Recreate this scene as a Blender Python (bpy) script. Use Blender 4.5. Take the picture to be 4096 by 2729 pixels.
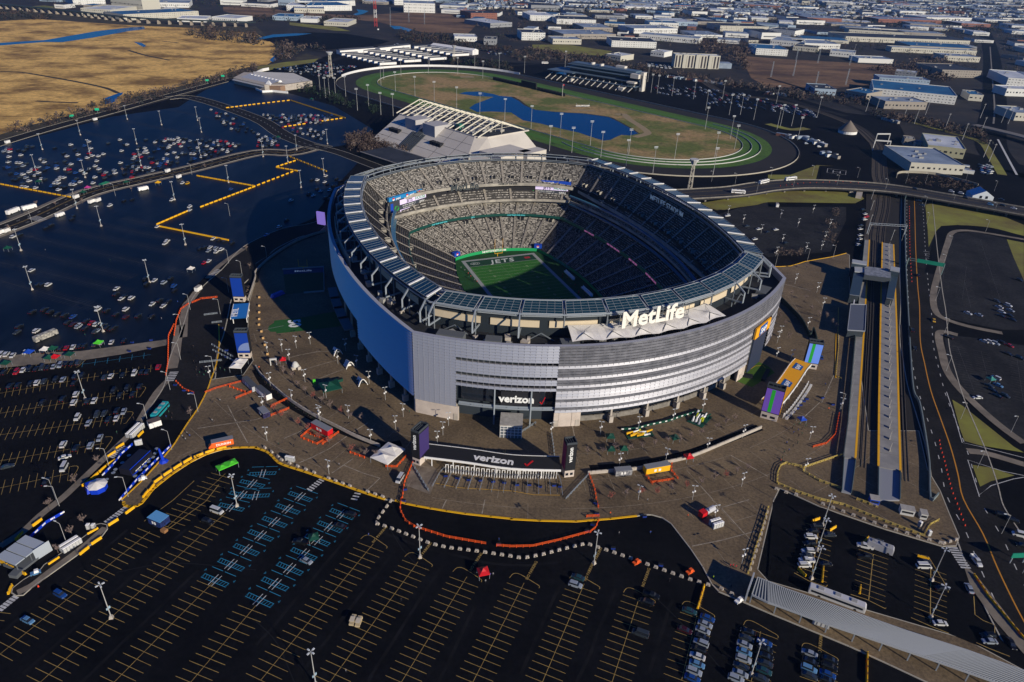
import bpy, bmesh, math, random
from math import sin, cos, pi, radians
from mathutils import Vector, Matrix
from mathutils.geometry import tessellate_polygon
random.seed(7)
S = bpy.context.scene
for o in list(bpy.data.objects): bpy.data.objects.remove(o)
# ---------------------------------------------------------------- camera
CH, FPX, PW, PH = 190.0, 2830.0, 4096, 2729
_d = Vector((1830-2048, 6380-1364.5, FPX)).normalized()
_f = Vector((0, 0, 1)); _h = (_f - _d*_f.dot(_d)).normalized(); _r = _d.cross(_h)
if _r.x < 0: _r = -_r
ax = Vector((_r.x, _h.x, -_d.x)); ay = Vector((_r.y, _h.y, -_d.y)); az = Vector((_r.z, _h.z, -_d.z))
cam = bpy.data.objects.new('camera', bpy.data.cameras.new('camera')); S.collection.objects.link(cam)
m = Matrix.Identity(4)
for i in range(3): m[i][0], m[i][1], m[i][2] = ax[i], -ay[i], -az[i]
m.translation = (0, 0, CH); cam.matrix_world = m
cam.data.sensor_width = 36; cam.data.lens = FPX/PW*36; cam.data.clip_start = 1; cam.data.clip_end = 40000
S.camera = cam
# ---------------------------------------------------------------- light
SUN_EL = radians(20.5); sdir = Vector((0.70*cos(SUN_EL), -0.714*cos(SUN_EL), sin(SUN_EL)))
W = bpy.data.worlds.new('World'); S.world = W; W.use_nodes = True
nt = W.node_tree; nt.nodes.clear()
sky = nt.nodes.new('ShaderNodeTexSky'); sky.sky_type = 'NISHITA'; sky.sun_disc = False
sky.sun_elevation = SUN_EL; sky.sun_rotation = math.atan2(sdir.x, sdir.y)
sky.air_density = 1.3; sky.dust_density = 0.3; sky.ozone_density = 3.0
hs = nt.nodes.new('ShaderNodeHueSaturation'); hs.inputs['Saturation'].default_value = 1.35
bg = nt.nodes.new('ShaderNodeBackground'); bg.inputs[1].default_value = 0.07
wo = nt.nodes.new('ShaderNodeOutputWorld')
tn = nt.nodes.new('ShaderNodeMix'); tn.data_type = 'RGBA'; tn.blend_type = 'MULTIPLY'; tn.inputs[0].default_value = 1; tn.inputs[7].default_value = (.07, .40, 1.05, 1)   # deep winter blue
nt.links.new(sky.outputs[0], hs.inputs['Color']); nt.links.new(hs.outputs[0], tn.inputs[6]); nt.links.new(tn.outputs[2], bg.inputs[0]); nt.links.new(bg.outputs[0], wo.inputs[0])
sl = bpy.data.lights.new('sun', 'SUN'); sl.energy = 5.0; sl.angle = radians(0.5); sl.color = (1, .90, .74)
so = bpy.data.objects.new('sun', sl); S.collection.objects.link(so)
so.rotation_euler = sdir.to_track_quat('Z', 'Y').to_euler()
S.view_settings.view_transform = 'Standard'; S.view_settings.look = 'None'
S.view_settings.exposure = 0.0; S.view_settings.gamma = 1
# ---------------------------------------------------------------- pixel -> place on the ground
def G(p, z=0.0):
    v = Vector((p[0]-2048, p[1]-1364.5, FPX)); t = (CH-z)/v.dot(_d)
    return Vector((v.dot(_r)*t, v.dot(_h)*t))
def PX(s):
    out = []; k = None
    for tok in s.split():
        if ':' in tok:
            a, tok = tok.split(':'); k = (int(a[0])-1, int(a[1])-1)
        x, y = tok.split(',')[:2]; sc = 1024/2203 if k[0] == 3 else 1024/2294
        out.append((k[1]*1024+float(x)*sc, (0, 650, 1300, 2000)[k[0]]+float(y)*sc))
    return out
def P(s, z=0.0): return [G(p, z) for p in PX(s)]
def P1(s, z=0.0): return P(s, z)[0]
def proj(w):
    v = Vector((w[0], w[1], w[2]-CH)); x, y, z = v.dot(ax), v.dot(ay), v.dot(az)
    return (x/z*FPX+2048, y/z*FPX+1364.5) if z > 1 else (-1, -1)
# ---------------------------------------------------------------- materials
MAT = {}
def mat(name, col, rough=.85, metal=0, spec=.3, noise=None, col2=None, emit=0, bump=0, world=False, stretch=None, fine=0, ramp=(.36, .66)):
    if name in MAT: return MAT[name]
    m = bpy.data.materials.new(name); m.use_nodes = True; n = m.node_tree; b = n.nodes['Principled BSDF']
    c = (*col, 1) if len(col) == 3 else col
    b.inputs['Base Color'].default_value = c; b.inputs['Roughness'].default_value = rough
    b.inputs['Metallic'].default_value = metal; b.inputs['Specular IOR Level'].default_value = spec
    if emit: b.inputs['Emission Color'].default_value = c; b.inputs['Emission Strength'].default_value = emit
    if noise:
        tc = n.nodes.new('ShaderNodeNewGeometry' if world else 'ShaderNodeTexCoord')
        src = tc.outputs['Position'] if world else tc.outputs['Object']
        if stretch:
            mp = n.nodes.new('ShaderNodeMapping'); mp.inputs['Scale'].default_value = stretch[:3]
            mp.inputs['Rotation'].default_value = (0, 0, stretch[3] if len(stretch) > 3 else 0)
            n.links.new(src, mp.inputs[0]); src = mp.outputs[0]
        acc = None
        c2 = col2 or tuple(x*.6 for x in col)
        nz = n.nodes.new('ShaderNodeTexNoise'); nz.inputs['Scale'].default_value = noise
        nz.inputs['Detail'].default_value = 8; nz.inputs['Roughness'].default_value = .65
        n.links.new(src, nz.inputs['Vector'])
        rp = n.nodes.new('ShaderNodeValToRGB'); rp.color_ramp.elements[0].position = ramp[0]; rp.color_ramp.elements[1].position = ramp[1]
        rp.color_ramp.elements[0].color = (*c2, 1); rp.color_ramp.elements[1].color = c
        n.links.new(nz.outputs[0], rp.inputs[0]); n.links.new(rp.outputs[0], b.inputs['Base Color'])
        if fine:   # finer grain on top of the broad pattern
            n2 = n.nodes.new('ShaderNodeTexNoise'); n2.inputs['Scale'].default_value = fine; n2.inputs['Detail'].default_value = 6; n2.inputs['Roughness'].default_value = .7; n.links.new(src, n2.inputs['Vector'])
            mr = n.nodes.new('ShaderNodeMapRange'); mr.inputs[1].default_value = .3; mr.inputs[2].default_value = .7; mr.inputs[3].default_value = .55; mr.inputs[4].default_value = 1.35; n.links.new(n2.outputs[0], mr.inputs[0])
            mx = n.nodes.new('ShaderNodeVectorMath'); mx.operation = 'SCALE'; n.links.new(rp.outputs[0], mx.inputs[0]); n.links.new(mr.outputs[0], mx.inputs['Scale']); n.links.new(mx.outputs[0], b.inputs['Base Color'])
        if bump:
            bp = n.nodes.new('ShaderNodeBump'); bp.inputs['Strength'].default_value = bump; bp.inputs['Distance'].default_value = .3
            n.links.new(nz.outputs[0], bp.inputs['Height']); n.links.new(bp.outputs[0], b.inputs['Normal'])
    MAT[name] = m; return m
def seatmat(name, ca, cb, size=.55, p=.55):
    m = bpy.data.materials.new(name); m.use_nodes = True; n = m.node_tree; b = n.nodes['Principled BSDF']
    tc = n.nodes.new('ShaderNodeTexCoord'); mu = n.nodes.new('ShaderNodeVectorMath'); mu.operation = 'SCALE'; mu.inputs['Scale'].default_value = 1/size
    fl = n.nodes.new('ShaderNodeVectorMath'); fl.operation = 'FLOOR'; wn = n.nodes.new('ShaderNodeTexWhiteNoise'); wn.noise_dimensions = '3D'
    rp = n.nodes.new('ShaderNodeValToRGB'); e = rp.color_ramp.elements
    e[0].position = p-.25; e[0].color = (*ca, 1); e[1].position = p+.3; e[1].color = (*cb, 1)
    L = n.links; L.new(tc.outputs['Object'], mu.inputs[0]); L.new(mu.outputs[0], fl.inputs[0]); L.new(fl.outputs[0], wn.inputs[0])
    L.new(wn.outputs[0], rp.inputs[0]); L.new(rp.outputs[0], b.inputs['Base Color'])
    b.inputs['Roughness'].default_value = .7; b.inputs['Specular IOR Level'].default_value = .2
    return m
white = mat('white_paint', (.78, .77, .74), .6)
steel = mat('blue_grey_steel', (.30, .34, .38), .5, .3)
dsteel = mat('dark_steel', (.05, .06, .07), .6)
conc = mat('pale_concrete', (.48, .43, .37), .9, noise=.3, col2=(.36, .32, .27))
dark = mat('near_black', (.012, .013, .016), .7)
glass = mat('dark_glass', (.015, .02, .03), .12, spec=.8)
yel = mat('yellow_plastic', (.78, .42, .008), .55)
yline = mat('yellow_line_paint', (.52, .36, .10), .8, noise=.5, col2=(.3, .2, .07), world=True)
fline = mat('faint_line_paint', (.14, .13, .12), .8, noise=.3, col2=(.03, .03, .035), world=True)
wline = mat('white_line_paint', (.6, .6, .58), .8, noise=.7, col2=(.35, .35, .34), world=True)
bline = mat('blue_line_paint', (.03, .25, .42), .7)
oran = mat('orange_plastic', (.75, .10, .015), .6)
red = mat('red_paint', (.55, .01, .015), .5)
blue = mat('royal_blue_paint', (.01, .06, .42), .5)
green = mat('canopy_green', (.005, .07, .04), .7)
lime = mat('lime_green', (.08, .55, .03), .6)
cloth = mat('white_canvas', (.82, .79, .74), .8, noise=.4, col2=(.7, .66, .6))
# ---------------------------------------------------------------- mesh builder
class MB:
    def __init__(s): s.v = []; s.f = []; s.m = []
    def add(s, vs, fs, mi=0):
        k = len(s.v); s.v += [tuple(v) for v in vs]
        for f in fs: s.f.append(tuple(i+k for i in f)); s.m.append(mi)
        return s
    def quad(s, a, b, c, d, mi=0): return s.add([a, b, c, d], [(0, 1, 2, 3)], mi)
    def box(s, c, d, rz=0, mi=0, top=None, tmi=None):
        # c = centre of the underside, d = (x,y,z) sizes, top = scale of the upper face
        cx, cy, cz = c; hx, hy = d[0]/2, d[1]/2; t = top if top is not None else 1
        cr, sr = cos(rz), sin(rz); vs = []
        for z, k in ((0, 1), (d[2], t)):
            for x, y in ((-hx, -hy), (hx, -hy), (hx, hy), (-hx, hy)):
                x *= k; y *= k; vs.append((cx+x*cr-y*sr, cy+x*sr+y*cr, cz+z))
        s.add(vs, [(3, 2, 1, 0), (0, 1, 5, 4), (1, 2, 6, 5), (2, 3, 7, 6), (3, 0, 4, 7)], mi)
        return s.add(vs[4:], [(0, 1, 2, 3)], mi if tmi is None else tmi)
    def prism(s, poly, z0, z1, mi=0, tmi=None, base=False):
        poly = [(p[0], p[1]) for p in poly]
        if sum(poly[i-1][0]*poly[i][1]-poly[i][0]*poly[i-1][1] for i in range(len(poly))) < 0: poly = poly[::-1]
        n = len(poly)
        s.add([(x, y, z0) for x, y in poly]+[(x, y, z1) for x, y in poly], [(i, (i+1) % n, (i+1) % n+n, i+n) for i in range(n)], mi)
        s.sheet(poly, z1, mi if tmi is None else tmi)
        return s
    def sheet(s, poly, z, mi=0):
        vs = [Vector((p[0], p[1], z)) for p in poly]; tr = tessellate_polygon([vs]); fs = []
        for t in tr:
            a, b, c = [vs[i] for i in t]
            fs.append(tuple(t) if (b-a).cross(c-a).z > 0 else tuple(t)[::-1])
        return s.add(vs, fs, mi)
    def tube(s, a, b, r, n=6, r2=None, mi=0, cap=True):
        a = Vector(a); b = Vector(b); d = (b-a)
        if d.length < 1e-6: return s
        q = d.to_track_quat('Z', 'Y'); r2 = r if r2 is None else r2; vs = []
        for c, rr in ((a, r), (b, r2)):
            for i in range(n): vs.append(c+q@Vector((cos(2*pi*i/n)*rr, sin(2*pi*i/n)*rr, 0)))
        fs = [(i, (i+1) % n, (i+1) % n+n, i+n) for i in range(n)]
        if cap: fs += [tuple(range(n))[::-1], tuple(range(n, 2*n))]
        return s.add(vs, fs, mi)
    def beam(s, a, b, w, h, mi=0):
        a = Vector(a); b = Vector(b); d = (b-a).normalized(); u = Vector((0, 0, 1))
        if abs(d.z) > .95: u = Vector((1, 0, 0))
        r = d.cross(u).normalized()*w/2; t = r.cross(d).normalized()*h/2
        vs = [p+i*r+j*t for p in (a, b) for i, j in ((-1, -1), (1, -1), (1, 1), (-1, 1))]
        return s.add(vs, [(0, 1, 2, 3), (7, 6, 5, 4), (0, 4, 5, 1), (1, 5, 6, 2), (2, 6, 7, 3), (3, 7, 4, 0)], mi)
    def ribbon(s, pts, w, z, mi=0, closed=False):
        pts = [Vector((p[0], p[1])) for p in pts]; n = len(pts); L = []; R = []
        for i in range(n):
            a = pts[i-1] if (i > 0 or closed) else pts[i]; b = pts[(i+1) % n] if (i < n-1 or closed) else pts[i]
            d = (b-a).normalized(); nn = Vector((-d.y, d.x))*w/2; zz = z[i] if isinstance(z, list) else z
            L.append((*(pts[i]+nn), zz)); R.append((*(pts[i]-nn), zz))
        k = n if closed else n-1
        for i in range(k): s.quad(R[i], R[(i+1) % n], L[(i+1) % n], L[i], mi)
        return s
    def wall(s, pts, w, z0, z1, mi=0, closed=False):
        pts = [Vector((p[0], p[1])) for p in pts]; n = len(pts); k = n if closed else n-1
        for i in range(k):
            a, b = pts[i], pts[(i+1) % n]; c = (a+b)/2; d = b-a
            if d.length > 1e-4: s.box((c.x, c.y, z0), (d.length+w*.5, w, z1-z0), math.atan2(d.y, d.x), mi)
        return s
    def build(s, name, mats, parent=None, smooth=False, local=None):
        me = bpy.data.meshes.new(name); me.from_pydata(s.v, [], s.f)
        mats = mats if isinstance(mats, (list, tuple)) else [mats]
        for m_ in mats: me.materials.append(m_)
        if len(mats) > 1: me.polygons.foreach_set('material_index', s.m)
        if smooth: me.polygons.foreach_set('use_smooth', [True]*len(s.f))
        me.update(); o = bpy.data.objects.new(name, me); S.collection.objects.link(o)
        if parent: o.parent = parent
        return o
THINGS = []
def tag(o, label, cat, group=None):
    o['label'] = label; o['category'] = cat
    if group: o['group'] = group
    THINGS.append(o); return o
def thing(name, label, cat, loc=(0, 0, 0), rz=0, group=None):
    o = bpy.data.objects.new(name, None); S.collection.objects.link(o); o.empty_display_size = .5
    o.location = loc if len(loc) == 3 else (*loc, 0); o.rotation_euler = (0, 0, rz); return tag(o, label, cat, group)
def struct(name, mb, mt): o = mb.build(name, mt); o['kind'] = 'structure'; return o
def stuff(name, mb, mt, label, cat, parent=None):
    o = mb.build(name, mt, parent); o['kind'] = 'stuff'
    if not parent: o['label'] = label; o['category'] = cat
    return o
def dup(root, loc, rz, label, group=None):
    r = root.copy(); S.collection.objects.link(r); r.location = loc if len(loc) == 3 else (*loc, 0); r.rotation_euler = (0, 0, rz)
    for ch in root.children:
        c = ch.copy(); S.collection.objects.link(c); c.parent = r
        for g2 in ch.children:
            d = g2.copy(); S.collection.objects.link(d); d.parent = c
    r['label'] = label
    if group: r['group'] = group
    THINGS.append(r); return r
class Kind:
    """first call places the built thing itself, the next ones copy it"""
    def __init__(s, make): s.make = make; s.o = None
    def put(s, loc, rz, label, group=None):
        if s.o is None:
            s.o = s.make(); s.o.location = loc if len(loc) == 3 else (*loc, 0); s.o.rotation_euler = (0, 0, rz); s.o['label'] = label
            if group: s.o['group'] = group
            return s.o
        return dup(s.o, loc, rz, label, group)
def text_mb(txt, size, depth=.15, bold=0.0, spacing=1.0, mirror=False, align='CENTER'):
    cu = bpy.data.curves.new('t', 'FONT'); cu.body = txt; cu.size = size; cu.extrude = depth/2; cu.offset = bold*size
    cu.align_x = align; cu.space_character = spacing; cu.resolution_u = 2
    o = bpy.data.objects.new('t', cu); S.collection.objects.link(o); dg = bpy.context.evaluated_depsgraph_get()
    me = bpy.data.meshes.new_from_object(o.evaluated_get(dg)); mb = MB()
    mb.add([((-v.co.x if mirror else v.co.x), v.co.y, v.co.z) for v in me.vertices], [tuple(p.vertices) for p in me.polygons])
    bpy.data.objects.remove(o); bpy.data.meshes.remove(me); bpy.data.curves.remove(cu); return mb
def place_text(txt, size, o, ex, ey, mt, parent=None, name='lettering', **k):
    """lettering laid on the plane (o, ex, ey): ex = reading direction, ey = up direction of the letters"""
    mb = text_mb(txt, size, **k); o = Vector(o); ex = Vector(ex).normalized(); ey = Vector(ey).normalized(); ez = ex.cross(ey)
    mb.v = [tuple(o+ex*v[0]+ey*v[1]+ez*v[2]) for v in mb.v]; return mb.build(name, mt, parent)
def sample(pts, step, closed=False, off=0.0):
    """points every step metres along a path, with heading"""
    pts = [Vector(p[:2]) for p in pts]; pts = pts+[pts[0]] if closed else pts; out = []; t = off
    for a, b in zip(pts, pts[1:]):
        L = (b-a).length
        if L < 1e-5: continue
        while t <= L: out.append((a+(b-a)*t/L, math.atan2(b.y-a.y, b.x-a.x))); t += step
        t -= L
    return out
def smooth(pts, k=4):
    pts = [Vector(p[:2]) for p in pts]; out = []
    for i in range(len(pts)-1):
        p0 = pts[max(i-1, 0)]; p1 = pts[i]; p2 = pts[i+1]; p3 = pts[min(i+2, len(pts)-1)]
        for j in range(k):
            t = j/k; out.append(.5*((2*p1)+(p2-p0)*t+(2*p0-5*p1+4*p2-p3)*t*t+(3*p1-p0-3*p2+p3)*t**3))
    return out+[pts[-1]]
def ang(a, b): return math.atan2(b[1]-a[1], b[0]-a[0])
def inside(p, poly):
    x, y = p[0], p[1]; c = False; j = len(poly)-1
    for i in range(len(poly)):
        a, b = poly[i], poly[j]
        if (a[1] > y) != (b[1] > y) and x < (b[0]-a[0])*(y-a[1])/(b[1]-a[1])+a[0]: c = not c
        j = i
    return c
# ================================================================ SETTING
m_town = mat('town_ground', (.034, .027, .022), .95, noise=.012, col2=(.008, .009, .012), world=True, fine=.05)
m_asph = mat('asphalt', (.0085, .0085, .0105), .9, spec=.06, noise=.03, col2=(.0035, .0035, .0048), world=True, fine=.5)
m_wet = mat('wet_asphalt', (.014, .018, .025), .45, spec=.14, noise=.018, col2=(.0035, .005, .008), world=True, bump=.5, stretch=(1, .35, 1, .6), fine=.15, ramp=(.45, .68))
m_road = mat('road_asphalt', (.022, .0205, .021), .9, spec=.1, noise=.06, col2=(.012, .0115, .012), world=True, fine=.8)
m_plaza = mat('brown_plaza_concrete', (.20, .145, .083), .9, noise=.03, col2=(.10, .072, .043), world=True, fine=.9)
m_walk = mat('tan_sidewalk', (.25, .21, .16), .9, noise=.1, col2=(.13, .11, .085), world=True)
m_kerb = mat('kerb_stone', (.40, .37, .30), .9)
m_marsh = mat('dry_reeds', (.78, .48, .135), 1, noise=.014, col2=(.24, .135, .035), world=True, stretch=(1, 1.25, 1, -.35), fine=.12, ramp=(.38, .56))
m_scrub = mat('scrub_ground', (.060, .052, .030), 1, noise=.05, col2=(.028, .022, .017), world=True)
m_grass = mat('short_grass', (.24, .25, .04), 1, noise=.03, col2=(.14, .11, .035), world=True)
m_turf = mat('racing_turf', (.075, .16, .018), 1, noise=.03, col2=(.045, .10, .014), world=True, fine=.3)
m_infield = mat('infield_grass', (.36, .24, .10), 1, noise=.012, col2=(.12, .145, .028), world=True, fine=.2, ramp=(.44, .58))
m_dirt = mat('track_dirt', (.022, .019, .020), 1, noise=.02, col2=(.013, .012, .013), world=True)
m_water = mat('blue_water', (.003, .018, .07), .16, spec=.5, noise=.05, col2=(.002, .012, .05), world=True, bump=.1)
m_field2 = mat('brown_field', (.24, .14, .07), 1, noise=.012, ramp=(.4, .62), col2=(.085, .048, .03), world=True, stretch=(.6, 1.5, 1, -.3), fine=.2)
def sheet(name, s, z, mt): mb = MB(); mb.sheet(P(s) if isinstance(s, str) else s, z); return struct(name, mb, mt)
def rib(name, s, w, z, mt, sm=4, closed=False):
    pts = P(s) if isinstance(s, str) else s
    if sm: pts = smooth(pts, sm)
    return struct(name, MB().ribbon(pts, w, z, closed=closed), mt)
sheet('ground', [(-16000, -1500), (16000, -1500), (16000, 24000), (-16000, 24000)], -.30, m_town)
sheet('sports_complex_ground', '41:-900,1700 -900,-600 21:-2600,200 11:-1600,1300 0,1310 1000,1030 2200,700 12:1000,400 13:0,560 1000,590 2294,800 14:700,1010 1150,1060 1250,1250 2294,1480 34:2700,1500 44:2900,1700', -.20, m_asph)
sheet('marsh', '11:-900,260 0,190 330,170 700,195 1180,228 1700,250 2294,300 12:170,400 190,520 100,580 11:2294,610 2130,625 1900,700 1500,800 1200,870 1050,935 700,1015 300,1115 0,1205 -900,1500', -.12, m_marsh)
sheet('marsh', '11:-500,60 0,85 600,130 1180,190 1800,215 2294,235 12:100,330 11:2294,300 1700,250 1180,228 700,195 330,170 0,190 -500,240', -.14, m_scrub)
sheet('scrub_belt', '11:-400,1335 0,1205 300,1115 700,1015 1050,935 1200,870 1500,800 1900,700 2130,625 12:0,590 100,580 250,620 380,500 450,480 600,520 480,560 240,610 30,660 11:2200,680 1700,840 1000,1010 400,1180 0,1250 -400,1390', -.10, m_scrub)
sheet('river', '11:-500,400 0,385 400,360 690,310 860,280 1170,246 1290,235 1300,262 1150,280 830,338 560,378 400,376 0,408 -500,440', -.08, m_water)
sheet('creek', '11:940,880 1060,835 1105,828 1090,850 1050,870 1045,900 1000,925 940,935', -.08, m_water)
sheet('creek', '11:1200,375 1270,385 1310,410 1290,422 1250,405', -.08, m_water)
sheet('creek', '12:120,540 175,490 190,478 245,478 240,500 200,525 150,555', -.07, m_water)
sheet('creek', '12:900,85 960,90 1010,100 960,125 900,138 870,130 920,110', -.08, m_water)
sheet('creek', '12:1200,230 1290,235 1400,265 1370,285 1300,262 1240,262', -.06, m_water)
sheet('creek', '12:0,345 150,310 330,300 500,300 380,318 150,335 0,362', -.06, m_water)
for q in ('11:0,640 200,650 450,690 750,745 950,790 1060,835', '11:700,920 500,915 320,905', '11:1150,450 1300,495 1520,540', '11:1460,370 1600,385'):
    rib('creek_bed', q, 6, -.09, m_scrub)
sheet('brown_field', '12:0,95 300,110 900,140 1400,110 1800,125 2000,200 1900,300 1500,290 1100,200 600,140 300,160 0,150', -.15, m_field2)
sheet('brown_field', '14:-250,500 0,520 700,560 1250,610 1350,680 900,760 600,790 0,780 -150,700', -.15, m_field2)
sheet('brown_field', '11:200,60 400,50 600,70 560,90 330,80', -.1, m_infield)
sheet('brown_field', '11:2000,60 2294,40 12:300,110 0,150 11:2200,150 2000,100', -.14, m_field2)
sheet('grass_field', '13:180,400 500,400 900,460 800,500 500,480 180,430', -.12, m_grass)
sheet('grass_field', '12:0,600 230,560 430,540 560,525 520,560 250,600 30,650', -.04, m_grass)
sheet('grass_field', '12:300,200 700,240 850,280 700,275 300,225', -.11, m_grass)
sheet('far_parking_lot', '12:0,340 480,290 800,300 1200,370 1100,400 620,450 340,430 300,390 100,370', -.10, m_asph)
wet = P('11:-900,1650 0,1310 500,1180 1000,1045 1600,960 1720,880 1850,800 2100,720 12:280,830 700,950 1050,1160 800,1300 600,1330 930,1440 22:700,230 560,420 520,500 320,580 0,720 21:2140,840 1900,960 1700,1160 1600,1300 1500,1568 31:1490,500 1240,870 1000,1150 560,1568 41:200,290 0,420 -900,900')
struct('parking_lot', MB().sheet(wet, -.12), m_wet)
dry = P('31:-900,700 0,330 720,280 1080,225 1500,155 1560,330 1490,500 1240,870 1000,1150 560,1568 41:200,290 0,420 -900,900')
struct('parking_lot', MB().sheet(dry, -.11), m_asph)
m_grey = mat('grey_worn_asphalt', (.034, .034, .035), .9, spec=.1, noise=.04, col2=(.016, .016, .018), world=True, fine=.5)
for s_ in ('24:1640,640 1850,620 2150,690 2294,1000 2294,1500 2100,1500 1800,1440 1560,1380 1500,1300 1530,1050', '34:1580,90 1800,110 2400,200 2500,1000 2294,1030 2100,900 1760,620 1620,400', '23:1800,480 2294,330 24:0,400 700,400 700,520 560,800 0,850 -200,700'): struct('parking_lot', MB().sheet(P(s_), .01), m_grey)
# racetrack: a one-mile oval (two straights of 400 m and two half circles)
RC = Vector((17, 976)); RA = -.81; RD = Vector((cos(RA), sin(RA))); RN = Vector((-RD.y, RD.x))
def oval(R, n=40, L=200):
    pts = []
    for i in range(n+1): t = -pi/2+pi*i/n; pts.append(RC+RD*(L+R*cos(t))+RN*R*sin(t))
    for i in range(n+1): t = pi/2+pi*i/n; pts.append(RC+RD*(-L+R*cos(t))+RN*R*sin(t))
    return pts
def ring_sheet(name, Ro, Ri, z, mt):
    a, b = oval(Ro), oval(Ri); mb = MB(); n = len(a)
    for i in range(n): j = (i+1) % n; mb.quad((*a[i], z), (*a[j], z), (*b[j], z), (*b[i], z))
    return struct(name, mb, mt)
ring_sheet('dirt_track', 156, 129.5, .02, m_dirt)
ring_sheet('dirt_track_apron', 160, 156, .0, m_road)
ring_sheet('turf_course', 129.5, 98, .04, m_turf)
struct('infield', MB().sheet(oval(98), .06), m_infield)
ring_sheet('turf_inner_strip', 118, 108, .055, mat('mown_turf', (.055, .15, .018), 1))
sheet('pond', '12:1820,840 1880,825 2000,822 2130,845 2180,860 2294,870 13:0,875 60,905 110,945 200,985 380,1005 640,1020 860,1050 930,1080 1040,1140 1100,1175 1130,1200 1060,1215 980,1210 930,1230 880,1255 820,1262 700,1225 600,1190 440,1155 260,1110 100,1080 0,1015 12:2294,1010 2100,1000 1980,1005 1910,970 1960,935 2040,905 2130,870 1950,860', .09, m_water)
for q in ('12:2294,868 13:60,900 120,945 200,985 380,1005 640,1020', '13:640,1020 860,1050 930,1080 1040,1140 1130,1200'):
    rib('pond_bank', q, 5, .085, mat('dark_bank', (.03, .026, .02), 1))
rib('infield_path', '13:930,1030 1000,1025 1050,1070 1130,1120 1200,1170 1210,1200 1100,1230', 9, .08, mat('bare_sand', (.30, .23, .13), 1))
rib('infield_path', '12:1830,690 1950,690', 14, .08, MAT['bare_sand']); rib('infield_path', '13:530,985 740,995', 8, .08, MAT['bare_sand'])
# roads
def road(s, w, z=.0, mt=m_road, kerbs=True, sm=4):
    pts = smooth(P(s), sm); struct('road', MB().ribbon(pts, w, z), mt)
    if kerbs:
        mb = MB()
        for sg in (-1, 1):
            L = []
            for i, p in enumerate(pts):
                a = pts[max(i-1, 0)]; b = pts[min(i+1, len(pts)-1)]; d = (b-a).normalized(); L.append(p+Vector((-d.y, d.x))*sg*(w/2+.25))
            mb.wall(L, .45, z-.15, z+.14)
        struct('kerb', mb, m_kerb)
    return pts
def dashes(pts, off, w=.18, ln=3, gap=9, z=.02, mt=wline):
    mb = MB(); pts = [Vector(p[:2]) for p in pts]; L = []
    for i, p in enumerate(pts):
        a = pts[max(i-1, 0)]; b = pts[min(i+1, len(pts)-1)]; d = (b-a).normalized(); L.append(p+Vector((-d.y, d.x))*off)
    if gap == 0: mb.ribbon(L, w, z)
    else:
        for c, h in sample(L, ln+gap): e = Vector((cos(h), sin(h)))*ln/2; mb.ribbon([c-e, c+e], w, z)
    struct('road_marking', mb, mt)
# boulevard through the left lot
bv = road('21:-500,790 0,605 320,480 800,270 1300,150 1700,60 11:2294,1370 12:300,1370 480,1330', 17, -.06)
for o_ in (-4.3, 4.3): dashes(bv, o_, .3, 3, 7, -.03)
for o_ in (-.4, .4): dashes(bv, o_, .25, 1, 0, -.03, yline)
for a in (-11, 11):
    L = []
    for i, p in enumerate(bv):
        q = bv[min(i+1, len(bv)-1)]-bv[max(i-1, 0)]; q.normalize(); L.append(p+Vector((-q.y, q.x))*a)
    struct('sidewalk', MB().ribbon(L, 3.6, -.03), m_walk)
pr = road('11:-600,1480 0,1285 500,1135 1000,1000 1500,860 2090,705', 15, -.07)
r2 = road('11:1500,880 1750,880 12:0,1060 230,1200 480,1300 640,1330', 18, -.055); dashes(r2, 0, .4, 4, 6, -.03)
road('12:0,690 230,590 600,560 11:2294,650', 12, -.05, kerbs=False)
road('12:420,430 640,470 900,450 700,540 430,590 30,650', 12, -.05, kerbs=False)
road('12:480,1300 720,1360 940,1440 1100,1500', 12, -.05)
# ring road round the stadium plaza
rr = road('22:640,560 480,600 330,625 150,700 0,790 21:2150,960 2000,1100 1900,1220 1850,1400 1800,1568 31:1760,200 1720,350 1700,520 1600,700 1500,850', 22, -.045)
# right hand highway
hw = road('24:1330,230 1340,500 1350,780 1370,1100 1390,1300 34:1400,150 1440,350 1500,600 1590,850 1680,1100 1750,1350 1800,1568 44:1900,300 2030,600 2203,950 2400,1300', 25, -.05, mt=m_road)
dashes(hw, -2, .5, 2, 0, -.02, mat('orange_line', (.5, .22, .02), .7)); dashes(hw, -8.2, .35, 3, 7, -.02); dashes(hw, 4.6, .35, 3, 7, -.02)
# ================ elevated road crossing the rail line
m_deck = mat('bridge_deck', (.03, .029, .03), .8, noise=.1, col2=(.02, .02, .022), world=True)
ov = smooth(P('23:1500,290 1700,280 24:-300,260 0,215 300,195 700,205 1100,235 1500,300 1900,370 2294,440 2700,500', 5), 6)
t = thing('overpass', 'long curved road overpass crossing the rail tracks at right', 'bridge')
dk = MB()
def off(pts, a):
    L = []
    for i, p in enumerate(pts):
        d = (pts[min(i+1, len(pts)-1)]-pts[max(i-1, 0)]).normalized(); L.append(p+Vector((-d.y, d.x))*a)
    return L
def slab(mb, pts, w, z0, z1, mi=0):
    A, B = off(pts, w/2), off(pts, -w/2)
    for i in range(len(pts)-1):
        a, b, c, d = A[i], A[i+1], B[i+1], B[i]
        mb.quad((*d, z1), (*c, z1), (*b, z1), (*a, z1), mi)
        mb.quad((*a, z0), (*b, z0), (*b, z1), (*a, z1), mi); mb.quad((*c, z0), (*d, z0), (*d, z1), (*c, z1), mi)
        mb.quad((*a, z0), (*d, z0), (*c, z0), (*b, z0), mi)
slab(dk, ov, 26, 3.8, 5); dk.build('deck', m_deck, t)
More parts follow.
